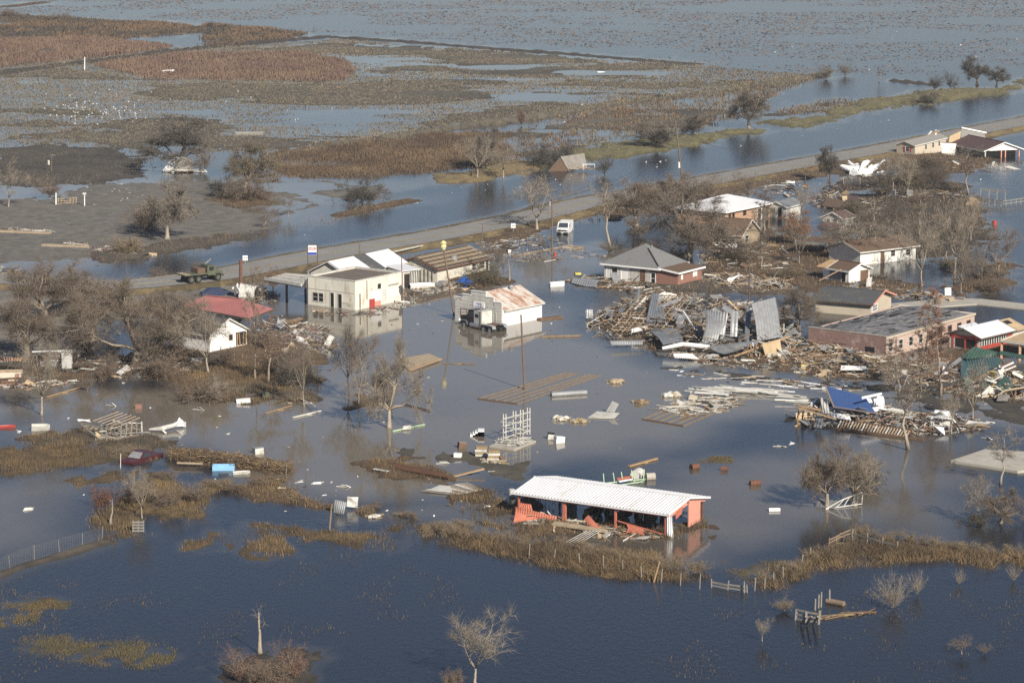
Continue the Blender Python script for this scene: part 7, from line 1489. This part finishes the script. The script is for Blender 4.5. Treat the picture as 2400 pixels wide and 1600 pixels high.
e = rails('rusting wire mesh fence at the lower left corner', [(-30, 1355), (60, 1318), (160, 1290), (240, 1268)], 6, (), 'grey_wood', 0, 1.4, .03, 'wire_fence')
P = [W(e, *p, 0) for p in ((-30, 1355), (60, 1318), (160, 1290), (240, 1268))]; mb = MB()
for a, b in zip(P[:-1], P[1:]):
    for k in range(10): mb.bar(a+Vector((0, 0, .1+.14*k)), b+Vector((0, 0, .1+.14*k)), .007)
    L = (b-a).length
    for k in range(int(L/.3)): p = a.lerp(b, k*.3/L); mb.bar(p+Vector((0, 0, .05)), p+Vector((0, 0, 1.35)), .007)
mb.build('wire_mesh', 'grey_wood', e)['kind'] = 'stuff'
e = wreck('white_fence_panel', 'white rail panel propped against the twiggy tree', 1960, 1192, 'fence'); A, B_, C_, D_ = [W(e, *p) for p in ((1935, 1192, .05), (2020, 1180, .15), (2022, 1152, 1.4), (1975, 1170, .9))]
for p, q in ((A, B_), (B_, C_), (C_, D_), (D_, A)): MB().bar(p, q, .09).build('rail', 'white_wood', e)
for f in (.3, .5, .72, .85): MB().bar(A.lerp(B_, f), D_.lerp(C_, max(0, f*1.3-.3)), .08).build('bar', 'white_wood', e)
sheet(e, [(1910, 1186, .1), (1955, 1192, .1), (1972, 1172, .6), (1920, 1168, .6)], 'dull_metal', .3, .03, .08)
e = wreck('cattle_gate', 'pale tubular gate in shallows below the crumpled white roofing', 1996, 428, 'gate')
for z in (.2, .5, .8, 1.1, 1.4): MB().bar(V(e, 1977, 432, z), V(e, 2016, 434, z), .06).build('bar', 'galvanised', e)
for x in (1977, 1996, 2016): MB().bar(V(e, x, 433, 0), V(e, x, 433, 1.5), .08).build('upright', 'galvanised', e)
e = wreck('leaning_pallet', 'pale wooden pallet leaning by the vine stump at lower left', 324, 1247, 'pallet')
for k in range(4): MB().box((0, .1*k*.4, .15+.27*k), (1.15, .05, .15)).build('slat', 'grey_wood', e)
for x in (-.5, 0, .5): MB().bar((x, .05, 0), (x, .3, 1.1), .09).build('bearer', 'grey_wood', e)
rails('row of dark pilings and dock frames at right behind the thicket', [(2290, 478), (2350, 485), (2400, 478), (2460, 470)], 14, (.5, 1.0), 'grey_wood', 0, 1.2, .1, 'piling_row', 'dock'); rails('raised timber dock frame beyond the pilings', [(2298, 466), (2356, 470)], 4, (1.6, 1.9), 'grey_wood', 0, 1.9, .1, 'timber_dock', 'dock')
e = wreck('broken_jetty', 'pale broken jetty timbers at the left edge of the road', 20, 648, 'dock'); pile(e, [(-40, 640), (10, 624), (52, 640), (48, 650), (-40, 652)], 22, 60, .6, ['white_wood', 'grey_wood', 'tan_wood'], 52, Lr=(1.5, 4.5))
for lab, a, b in (('long flat timber dock section at the upper left edge', (-40, 540), (118, 546)), ('long timber dock section floating right of the first', (100, 574), (206, 578))):
    e = wreck('dock_section', lab, (a[0]+b[0])/2, (a[1]+b[1])/2, 'dock'); beam(e, (*a, .15), (*b, .15), 1.2, 'tan_wood', .3, 'deck'); pile(e, [(a[0]+60, a[1]-3), (b[0], b[1]-4), (b[0], b[1]+2), (a[0]+60, a[1]+3)], 10, 40, .1, ['old_wood', 'brown_wood', 'white_wood'], 53, base=.32)
for lab, a, b in (('upper of two long white guard rails torn onto the road', (290, 659), (452, 640)), ('lower of two long white guard rails torn onto the road', (286, 669), (440, 655)), ('long white fascia lying behind the stripped roof building', (882, 598), (990, 575))):
    e = wreck('torn_guard_rail' if 'guard' in lab else 'torn_fascia', lab, *a, cat='rail'); beam(e, (*a, .65), (*b, .7), .3, 'dirty_white' if 'fascia' in lab else 'grey_wood', .12, 'rail'); MB().bar(V(e, a[0]+40, a[1]+6, .3), V(e, a[0]+42, a[1]+6, 1.0), .15).build('bracket', 'grey_wood', e)
e = wreck('small_wrecked_frame', 'small grey roof piece on wooden pallet frame in upper left mud', 158, 480, 'wreckage'); plate(e, [(140, 462, 1.2), (160, 466, 1.0), (160, 452, 1.7), (152, 448, 1.9)], 'dull_metal')
for k in range(7): beam(e, (136+k*7, 478, 0), (137+k*7, 464, 1.0), .1, 'tan_wood', name='stud')
for z in (.2, .6, 1.0): MB().bar(V(e, 134, 480, z), V(e, 180, 476, z), .1).build('rail', 'tan_wood', e)
# ---- barrels, tanks, boxes
def drum(label, px, py, r, L, rz, m, z=None, name='drum', cat='barrel', upright=False):
    e = thing(name, label, cat, G(px, py), R(rz)); zz = r*.55 if z is None else z
    a, b = ((0, 0, -.1), (0, 0, L)) if upright else ((-L/2, 0, zz), (L/2, 0, zz)); v = Vector(b)-Vector(a)
    MB().tube(a, b, r, n=16).build('shell', m, e); hp = MB()
    for f in (.03, .33, .66, .97): p = Vector(a)+v*f; hp.tube(tuple(p-v.normalized()*.025), tuple(p+v.normalized()*.025), r*1.04, n=16)
    hp.build('hoops', m, e); return e
drum('rusty drum alone right of the open shed', 1770, 1136, .32, 1.1, 12, 'rust'); drum('rusty drum pair partner beside bent pipe above the shed', 1628, 1098, .34, .9, 30, 'rust'); drum('small rusty drum right of the rusty pair', 1698, 1102, .28, .7, -10, 'rust')
e = drum('pale end tank beside the green trailer frame', 1494, 1118, .55, 1.5, 70, 'dirty_white', name='tank', cat='tank'); drum('grey concrete pipe behind the green trailer frame', 1524, 1122, .42, .95, 15, 'concrete', name='concrete_pipe', cat='pipe'); drum('white gas cylinder floating right of the shed', 1815, 1197, .2, 1.1, 3, 'bright_white', name='gas_cylinder', cat='tank')
drum('long grey culvert pipe across the centre floor frame', 1333, 926, .36, 4.4, 18, 'dull_metal', name='culvert_pipe', cat='pipe'); drum('thick floating log at the mooring posts', 1958, 1415, .26, 1.7, -38, 'old_wood', name='floating_log', cat='log'); drum('white round bin at the left end of the shed', 1200, 1163, .32, .75, 0, 'dirty_white', name='round_bin', cat='bin', upright=True); drum('bright red drum at the foot of the brown pole', 1301, 600, .22, .5, 0, 'red_paint', upright=True); drum('red float buoy in the water at far right', 2331, 527, .36, .7, 0, 'red_paint', name='float_buoy', cat='buoy', upright=True); drum('toppled bright yellow drum by the board raft', 1354, 646, .3, .9, 20, 'yellow_paint')
def crate(label, px, py, d, rz, m, name='crate', cat='box', lid=None):
    e = thing(name, label, cat, G(px, py), rot=(R(random.uniform(-8, 8)), R(random.uniform(-8, 8)), R(rz))); w, l, h = d
    MB().span((-w/2, -l/2, -.1), (w/2, l/2, h)).build('body', m, e); MB().span((-w/2-.02, -l/2-.02, h+.003), (w/2+.02, l/2+.02, h+.05)).build('lid', lid or m, e); return e
crate('brown wooden chest floating left of the white rack', 1082, 1049, (.85, .6, .6), 20, 'brown_wood', 'chest', lid='grey_wood'); crate('white chest freezer below the brown chest', 1073, 1072, (.75, .6, .45), -15, 'bright_white', 'freezer', 'freezer'); crate('white refrigerator on its side right of the white rack', 1310, 1036, (1.0, .75, .6), 25, 'bright_white', 'refrigerator', 'refrigerator'); crate('white washing machine beside the tipped refrigerator', 1290, 1028, (.7, .6, .6), 10, 'dirty_white', 'washing_machine', 'appliance', 'dark'); crate('pinkish hutch floating before the uprooted tree', 325, 957, (.75, .4, .45), 4, 'red_brick', 'hutch', 'box'); crate('long white chest at the water below the uprooted tree', 571, 944, (1.6, .5, .45), 4, 'bright_white', 'chest', 'box'); crate('small white box on water behind the store', 1194, 592, (.45, .4, .4), 10, 'bright_white', 'box', 'box'); crate('white kennel box near the reed mat', 605, 1062, (1.0, .8, .6), 30, 'dirty_white', 'kennel', 'box', 'galvanised'); crate('green metal bin in the dark brush', 622, 930, (.9, .8, .5), 20, 'army_green', 'metal_bin', 'bin')
e = wreck('white_steps', 'white concrete steps adrift above the white rack', 1118, 1020, 'steps')
for k in range(4): MB().span((-.75+.28*k, -.6, 0), (.8, .6, .17*(k+1))).build('step', 'bright_white', e)
e = wreck('stacked_bales', 'two stacks of pale bales and boxes below the white rack', 1145, 1080, 'bales'); rd = random.Random(77)
for x, n in ((1128, 4), (1158, 4)):
    for k in range(n): g = V(e, x+rd.uniform(-2, 2), 1068+(x-1128)*.3, .12+.27*k); MB().box(tuple(g), (1.35-.06*k, .9, .25)).build('bale', 'hay' if k % 2 else 'dirty_white', e)
pile(e, [(1125, 1075), (1180, 1075), (1185, 1088), (1130, 1084)], 6, 120, .3, ['hay', 'tan_wood', 'white_wood'], 54, small=(.2, .6), Lr=(.8, 2))
for lab, px, py, w, m in (('low islet of tan trash above the right floor frame', 1444, 896, 36, 'tan_wood'), ('islet of white bottles and straw at centre right', 1576, 928, 46, 'dirty_white'), ('round tangle of wire and straw left of the right floor frame', 1500, 944, 38, 'thatch'), ('heap of white sacks left of the lattice crate', 1318, 984, 40, 'dirty_white'), ('heap of pale sacks touching the lattice crate', 1356, 988, 36, 'hay'), ('sacks on the grass bank below the tin sheet', 877, 1212, 30, 'dirty_white'), ('white sack heap at the left end of the shed', 1147, 1190, 28, 'bright_white')):
    e = wreck('trash_heap' if 'islet' in lab or 'tangle' in lab else 'sack_heap', lab, px, py, 'heap'); s_ = S(py); rd = random.Random(px)
    for k in range(9):
        mb = MB(); r = w/s_*.2*rd.uniform(.6, 1.1); c = Vector((rd.uniform(-.36, .36)*w/s_, rd.uniform(-.3, .3)*w/s_, r*.45))
        bm = bmesh.new(); bmesh.ops.create_icosphere(bm, subdivisions=2, radius=r)
        for v in bm.verts: v.co = Vector((v.co.x*1.1, v.co.y, v.co.z*.75))*(1+.22*math.sin(v.co.x*9+k)*math.sin(v.co.y*8)+rd.uniform(-.06, .06))+c
        me = bpy.data.meshes.new('sack'); bm.to_mesh(me); bm.free(); me.materials.append(MATS[m if k % 3 else 'tan_wood']); link('sack', me, e)
    pile(e, [(px-w/2, py-5), (px+w/2, py-5), (px+w/2, py+3), (px-w/2, py+3)], 4, 60, .2, ['tan_wood', 'old_wood', 'white_wood', 'hay'], px, small=(.15, .7), Lr=(.7, 1.6))
e = wreck('lattice_crate', 'white slatted lattice crate with raised lid at centre', 1410, 982, 'crate'); A, B_, C_, D_ = [W(e, *p) for p in ((1378, 978, .1), (1440, 980, .1), (1452, 968, .35), (1398, 964, .35))]
for k in range(9): f = k/8; MB().bar(A.lerp(D_, f), B_.lerp(C_, f), .06).build('slat', 'dirty_white', e)
A, B_, C_, D_ = [W(e, *p) for p in ((1422, 964, .4), (1438, 966, .4), (1450, 946, 1.2), (1436, 940, 1.3))]
for k in range(7): f = k/6; MB().bar(A.lerp(B_, f), D_.lerp(C_, f), .05).build('lid_slat', 'dirty_white', e)
e = wreck('green_trailer_frame', 'pale green metal trailer frame with red panel behind shed', 1470, 1130, 'trailer')
for a, b in (((1415, 1132, .3), (1512, 1122, .3)), ((1440, 1138, .3), (1505, 1128, .3)), ((1416, 1132, .3), (1440, 1138, .3)), ((1512, 1122, .3), (1505, 1128, .3))): beam(e, a, b, .1, 'green_paint', name='frame_rail')
for x, y, dx in ((1416, 1132, -2), (1441, 1130, -4), (1460, 1128, -4), (1483, 1124, -3), (1486, 1130, 3), (1508, 1122, 2)): MB().bar(V(e, x, y+4, .1), V(e, x+dx, y+4, 1.2), .09).build('stake', 'green_paint', e)
plate(e, [(1448, 1126, .45), (1482, 1120, .5), (1480, 1114, .6), (1446, 1119, .55)], 'orange_paint', name='panel'); beam(e, (1450, 1128, .4), (1484, 1122, .45), .3, 'bright_white', .1, 'panel')
e = wreck('green_floating_frame', 'thin green floating frame beside the brown tree in open water', 955, 1003, 'frame'); beam(e, (920, 1010, .1), (995, 994, .1), .14, 'green_paint'); beam(e, (945, 1004, .2), (960, 998, .4), .12, 'white_wood'); beam(e, (986, 995, 0), (987, 978, .9), .12, 'grey_wood', name='post'); plate(e, [(942, 1006, .15), (962, 1004, .15), (964, 996, .4), (946, 997, .4)], 'dirty_white')
e = wreck('grey_roof_raft', 'grey planked roof panel floating left of the open shed', 1060, 1150, 'roof panel'); A, B_, C_, D_ = [W(e, *p) for p in ((985, 1149, .15), (1065, 1158, .1), (1131, 1146, .15), (1096, 1129, .3))]
for k in range(10): f, g = k/10, k/10+.092; MB().slab(A.lerp(D_, f), B_.lerp(C_, f), B_.lerp(C_, g), A.lerp(D_, g), .08).build('plank', ['grey_wood', 'white_wood', 'tan_wood'][k % 3], e)
plate(e, [(1005, 1147, .28), (1060, 1152, .26), (1055, 1138, .32), (1030, 1136, .34)], 'dirty_white')
e = wreck('rusty_beam_stack', 'rusty beams lying on the small grass islet at centre left', 985, 1105, 'beams')
for k in range(6): beam(e, (912+k*4, 1082+k*3, .5), (1040+k*3, 1106+k*2.4, .45), .12, 'rust' if k % 2 else 'brown_wood', name='beam')
beam(e, (876, 1098, .3), (910, 1104, .3), .4, 'dirty_white', .08, 'board')
for lab, a, b, m, w in (('orange plank leaning out of the water by the roof raft', (1056, 1118), (1134, 1098), 'raw_wood', .28), ('orange plank bundle floating above the green trailer', (1474, 1092), (1540, 1074), 'raw_wood', .3), ('dark fallen pole in the water right of brown tree', (946, 946), (1008, 962), 'dark_wood', .22), ('long white board at the thick straight trunk', (686, 978), (752, 962), 'white_wood', .25), ('thin raw batten edging the flooded yard', (622, 968), (684, 950), 'raw_wood', .14), ('board leaning on the thick straight trunk', (702, 933), (738, 951), 'white_wood', .16), ('long timber beam right of the small platform', (1035, 850), (1115, 852), 'old_wood', .16), ('orange roof sheet floating off the store corner', (1262, 748), (1315, 742), 'brown_wood', 1.0), ('board stack drifting before the store', (1268, 788), (1360, 786), 'old_wood', .4), ('white plank on the ridge top below the shed', (1420, 1314), (1480, 1322), 'white_wood', .3), ('second white plank on the ridge below the shed', (1440, 1312), (1530, 1326), 'dirty_white', .35), ('long raw beam floating off the vase-shaped tree', (110, 930), (185, 908), 'raw_wood', .2), ('fallen log across the verge beside the van', (1200, 600), (1340, 574), 'bark', .35)):
    e = wreck('loose_beam', lab, *a, cat='beam'); z1 = .35 if 'leaning' in lab else .12; beam(e, (*a, .1), (*b, .12 if z1 < .3 else .6), w, m, max(.08, min(w*.5, .2)), 'beam'); beam(e, ((a[0]+b[0])/2-9, (a[1]+b[1])/2+2, .05), ((a[0]+b[0])/2+12, (a[1]+b[1])/2+1, .06), w*.5, m, .06, 'splinter')
e = wreck('shed_pipes', 'bundle of pale poles leaning before the open shed', 1360, 1262, 'poles')
for k in range(5): beam(e, (1326+k*9, 1270, .3), (1376+k*8, 1243, .6), .045, 'white_wood', name='pole')
e = wreck('shed_ramp', 'tan plank ramp along the front of the open shed', 1355, 1235, 'ramp'); plate(e, [(1292, 1228, .5), (1420, 1246, .5), (1416, 1238, .6), (1300, 1220, .6)], 'tan_wood', .12, 'deck'); beam(e, (1294, 1231, .3), (1420, 1248, .3), .1, 'old_wood', .25, 'edge')
e = wreck('tin_sheet', 'small ribbed tin sheet tilted on the grass bank', 795, 1202, 'sheet'); sheet(e, [(780, 1200, .1), (806, 1204, .1), (811, 1176, 1.2), (784, 1170, 1.4)], 'dull_metal', .22, .05, .03); sheet(e, [(813, 1186, .3), (838, 1190, .2), (840, 1164, 1.2), (814, 1163, 1.3)], 'dirty_white', .5, .03, .12, name='canvas_sheet')
e = wreck('blue_tarpaulin', 'crumpled blue tarpaulin in the thicket behind the store', 1095, 674, 'tarpaulin'); 
for k in range(4): crumple(e, (random.uniform(-.8, .8), random.uniform(-.5, .5), .5+.25*k), 1.6, 1.3, k*1.3, random.uniform(-.6, .6), 'blue_tarp', k, 'fold')
for k, (x, y) in enumerate(((700, 1130), (742, 1133), (810, 1140), (470, 960), (45, 1012), (108, 1030), (66, 1195), (265, 950), (1855, 1040), (1832, 1046), (1040, 1085), (660, 1150), (1165, 1105), (2320, 990), (2318, 1028))):
    e = wreck('white_scrap', ['white shard of sheet metal jutting from the water', 'bent white panel awash in the shallows'][k % 2], x, y, 'scrap'); e['group'] = ['white shards jutting from the near water', 'bent white panels in the shallows'][k % 2]; a = random.uniform(0, 3)
    MB().slab((-.6, -.2, 0), (.5, -.1, .02), (.4, .25, .1+.05*(k % 4)), (-.3, .15, .12*(k % 4)), .05).xf(Matrix.Rotation(a, 4, 'Z')).build('shard', 'bright_white' if k % 3 else 'dirty_white', e); MB().bar((-.5, 0, .03), (.9, .3, .05), .12, .05).xf(Matrix.Rotation(a+.4, 4, 'Z')).build('strip', 'white_wood', e)
# ---- drifting litter that cannot be told apart
def litter(name, label, cat, group, polys, n, mats, size, seed, flat=True):
    rd = random.Random(seed); base = {}
    for k in range(n):
        x, y, d = inside(polys[k % len(polys)], rd); m = rd.choice(mats)
        if (m, k % 3) not in base: L = 1.0; base[(m, k % 3)] = MB().prism([(-.5, 0), (.5, -.12*(k % 3)), (.42, .3), (-.1, .5), (-.5, .22)], 'z', -.12, .16).mesh(name, m)
        o = link(name, base[(m, k % 3)]); s_ = rd.uniform(*size)*.7; o.location = (x, y, .02); o.scale = (s_*rd.uniform(.5, 2.0), s_, s_*rd.uniform(.3, 1.2)); o.rotation_euler = (rd.gauss(0, .25), rd.gauss(0, .25), rd.uniform(0, 6.28))
        tag(o, label, cat, group)
litter('litter_scrap', 'pale scrap of litter floating near the upper left wrecked frame', 'litter', 'litter in the upper left mud pool', [[(200, 420), (330, 425), (370, 470), (330, 490), (210, 480)]], 34, ['bright_white', 'dirty_white'], (.25, .6), 61)
litter('litter_scrap', 'pale scrap of litter drifting on the open water of the town', 'litter', 'litter on the town water', [[(640, 860), (1000, 760), (1300, 780), (1560, 880), (1700, 1000), (1300, 1100), (760, 1050)], [(960, 700), (1060, 700), (1040, 800), (900, 780)], [(1280, 700), (1400, 760), (1380, 850), (1250, 820)]], 60, ['dirty_white', 'tan_wood', 'grey_wood', 'old_wood', 'brown_wood', 'dark_wood'], (.2, .5), 62)
litter('litter_scrap', 'white scrap strewn across the distant marsh', 'litter', 'litter across the distant marsh', [[(0, 90), (800, 150), (1600, 180), (1600, 260), (800, 330), (0, 280)], [(1600, 60), (2400, 60), (2400, 170), (1600, 170)], [(1300, 250), (1620, 215), (1630, 240), (1300, 290)]], 60, ['bright_white'], (.3, .7), 63)
litter('litter_scrap', 'pale scrap among the grass islands at lower left', 'litter', 'litter among the lower left islands', [[(0, 900), (700, 940), (700, 1180), (0, 1180)], [(700, 1080), (1100, 1130), (1100, 1230), (650, 1200)]], 50, ['bright_white', 'dirty_white', 'tan_wood', 'red_brick'], (.18, .45), 64)
litter('litter_scrap', 'pale scrap caught in the wrecked lots at right', 'litter', 'litter in the right-hand lots', [[(1560, 520), (2000, 560), (2300, 640), (2280, 700), (1900, 690), (1600, 640)], [(1900, 430), (2300, 420), (2330, 520), (2000, 520)]], 70, ['bright_white', 'dirty_white', 'dull_metal'], (.25, .7), 65)
litter('litter_scrap', 'pale scrap caught in the wreckage under the left oaks', 'litter', 'litter under the left oaks', [[(180, 780), (760, 760), (760, 900), (200, 900)], [(0, 700), (200, 700), (200, 840), (0, 840)]], 50, ['bright_white', 'dirty_white'], (.2, .6), 66)
litter('litter_scrap', 'pale scrap on the canal water or its banks', 'litter', 'litter along the canal', [[(560, 600), (1000, 480), (1400, 420), (2000, 300), (2300, 240), (2200, 260), (1500, 380), (1000, 450)]], 26, ['bright_white', 'dirty_white'], (.2, .5), 67)
# ---- white wading birds
bm_ = MB().prism([(-.35, .3), (-.15, .22), (.12, .24), (.3, .42), (.1, .5), (-.2, .45)], 'y', -.1, .1).tube((.22, 0, .42), (.32, 0, .78), .05, .035, 5).tube((.3, 0, .76), (.5, 0, .74), .05, .01, 5).tube((0, .05, -.1), (0, .04, .26), .015, n=4).tube((.05, -.05, -.1), (.04, -.04, .26), .015, n=4).mesh('wading_bird', 'bird_white')
rd = random.Random(12)
for k in range(88):
    px, py = (rd.gauss(205, 55), rd.gauss(258, 13)) if k < 60 else (rd.uniform(0, 800), rd.uniform(200, 300))
    o = link('wading_bird', bm_); g = G(px, py); o.location = (g.x, g.y, .05); o.rotation_euler = (0, 0, rd.uniform(0, 6.28)); o.scale = (.52,)*3
    tag(o, 'white wading bird of the flock in the far left flooded field', 'bird', 'flock of white wading birds')

# ================================================================ air: thin haze over the whole place
hz = MB().span((-9000, -500, -2.5), (9000, 9000, 72)).mesh('haze', 'dark')
hm = bpy.data.materials.new('haze_air'); hm.use_nodes = True; hn = hm.node_tree; hn.nodes.remove(hn.nodes['Principled BSDF'])
pv = hn.nodes.new('ShaderNodeVolumePrincipled'); pv.inputs['Color'].default_value = (.86, .92, 1.0, 1); pv.inputs['Density'].default_value = .00008; pv.inputs['Anisotropy'].default_value = .0
hn.links.new(pv.outputs[0], hn.nodes['Material Output'].inputs['Volume'])
hz.materials.clear(); hz.materials.append(hm)
tag(link('haze', hz), 'thin pale air haze', None, kind='stuff')
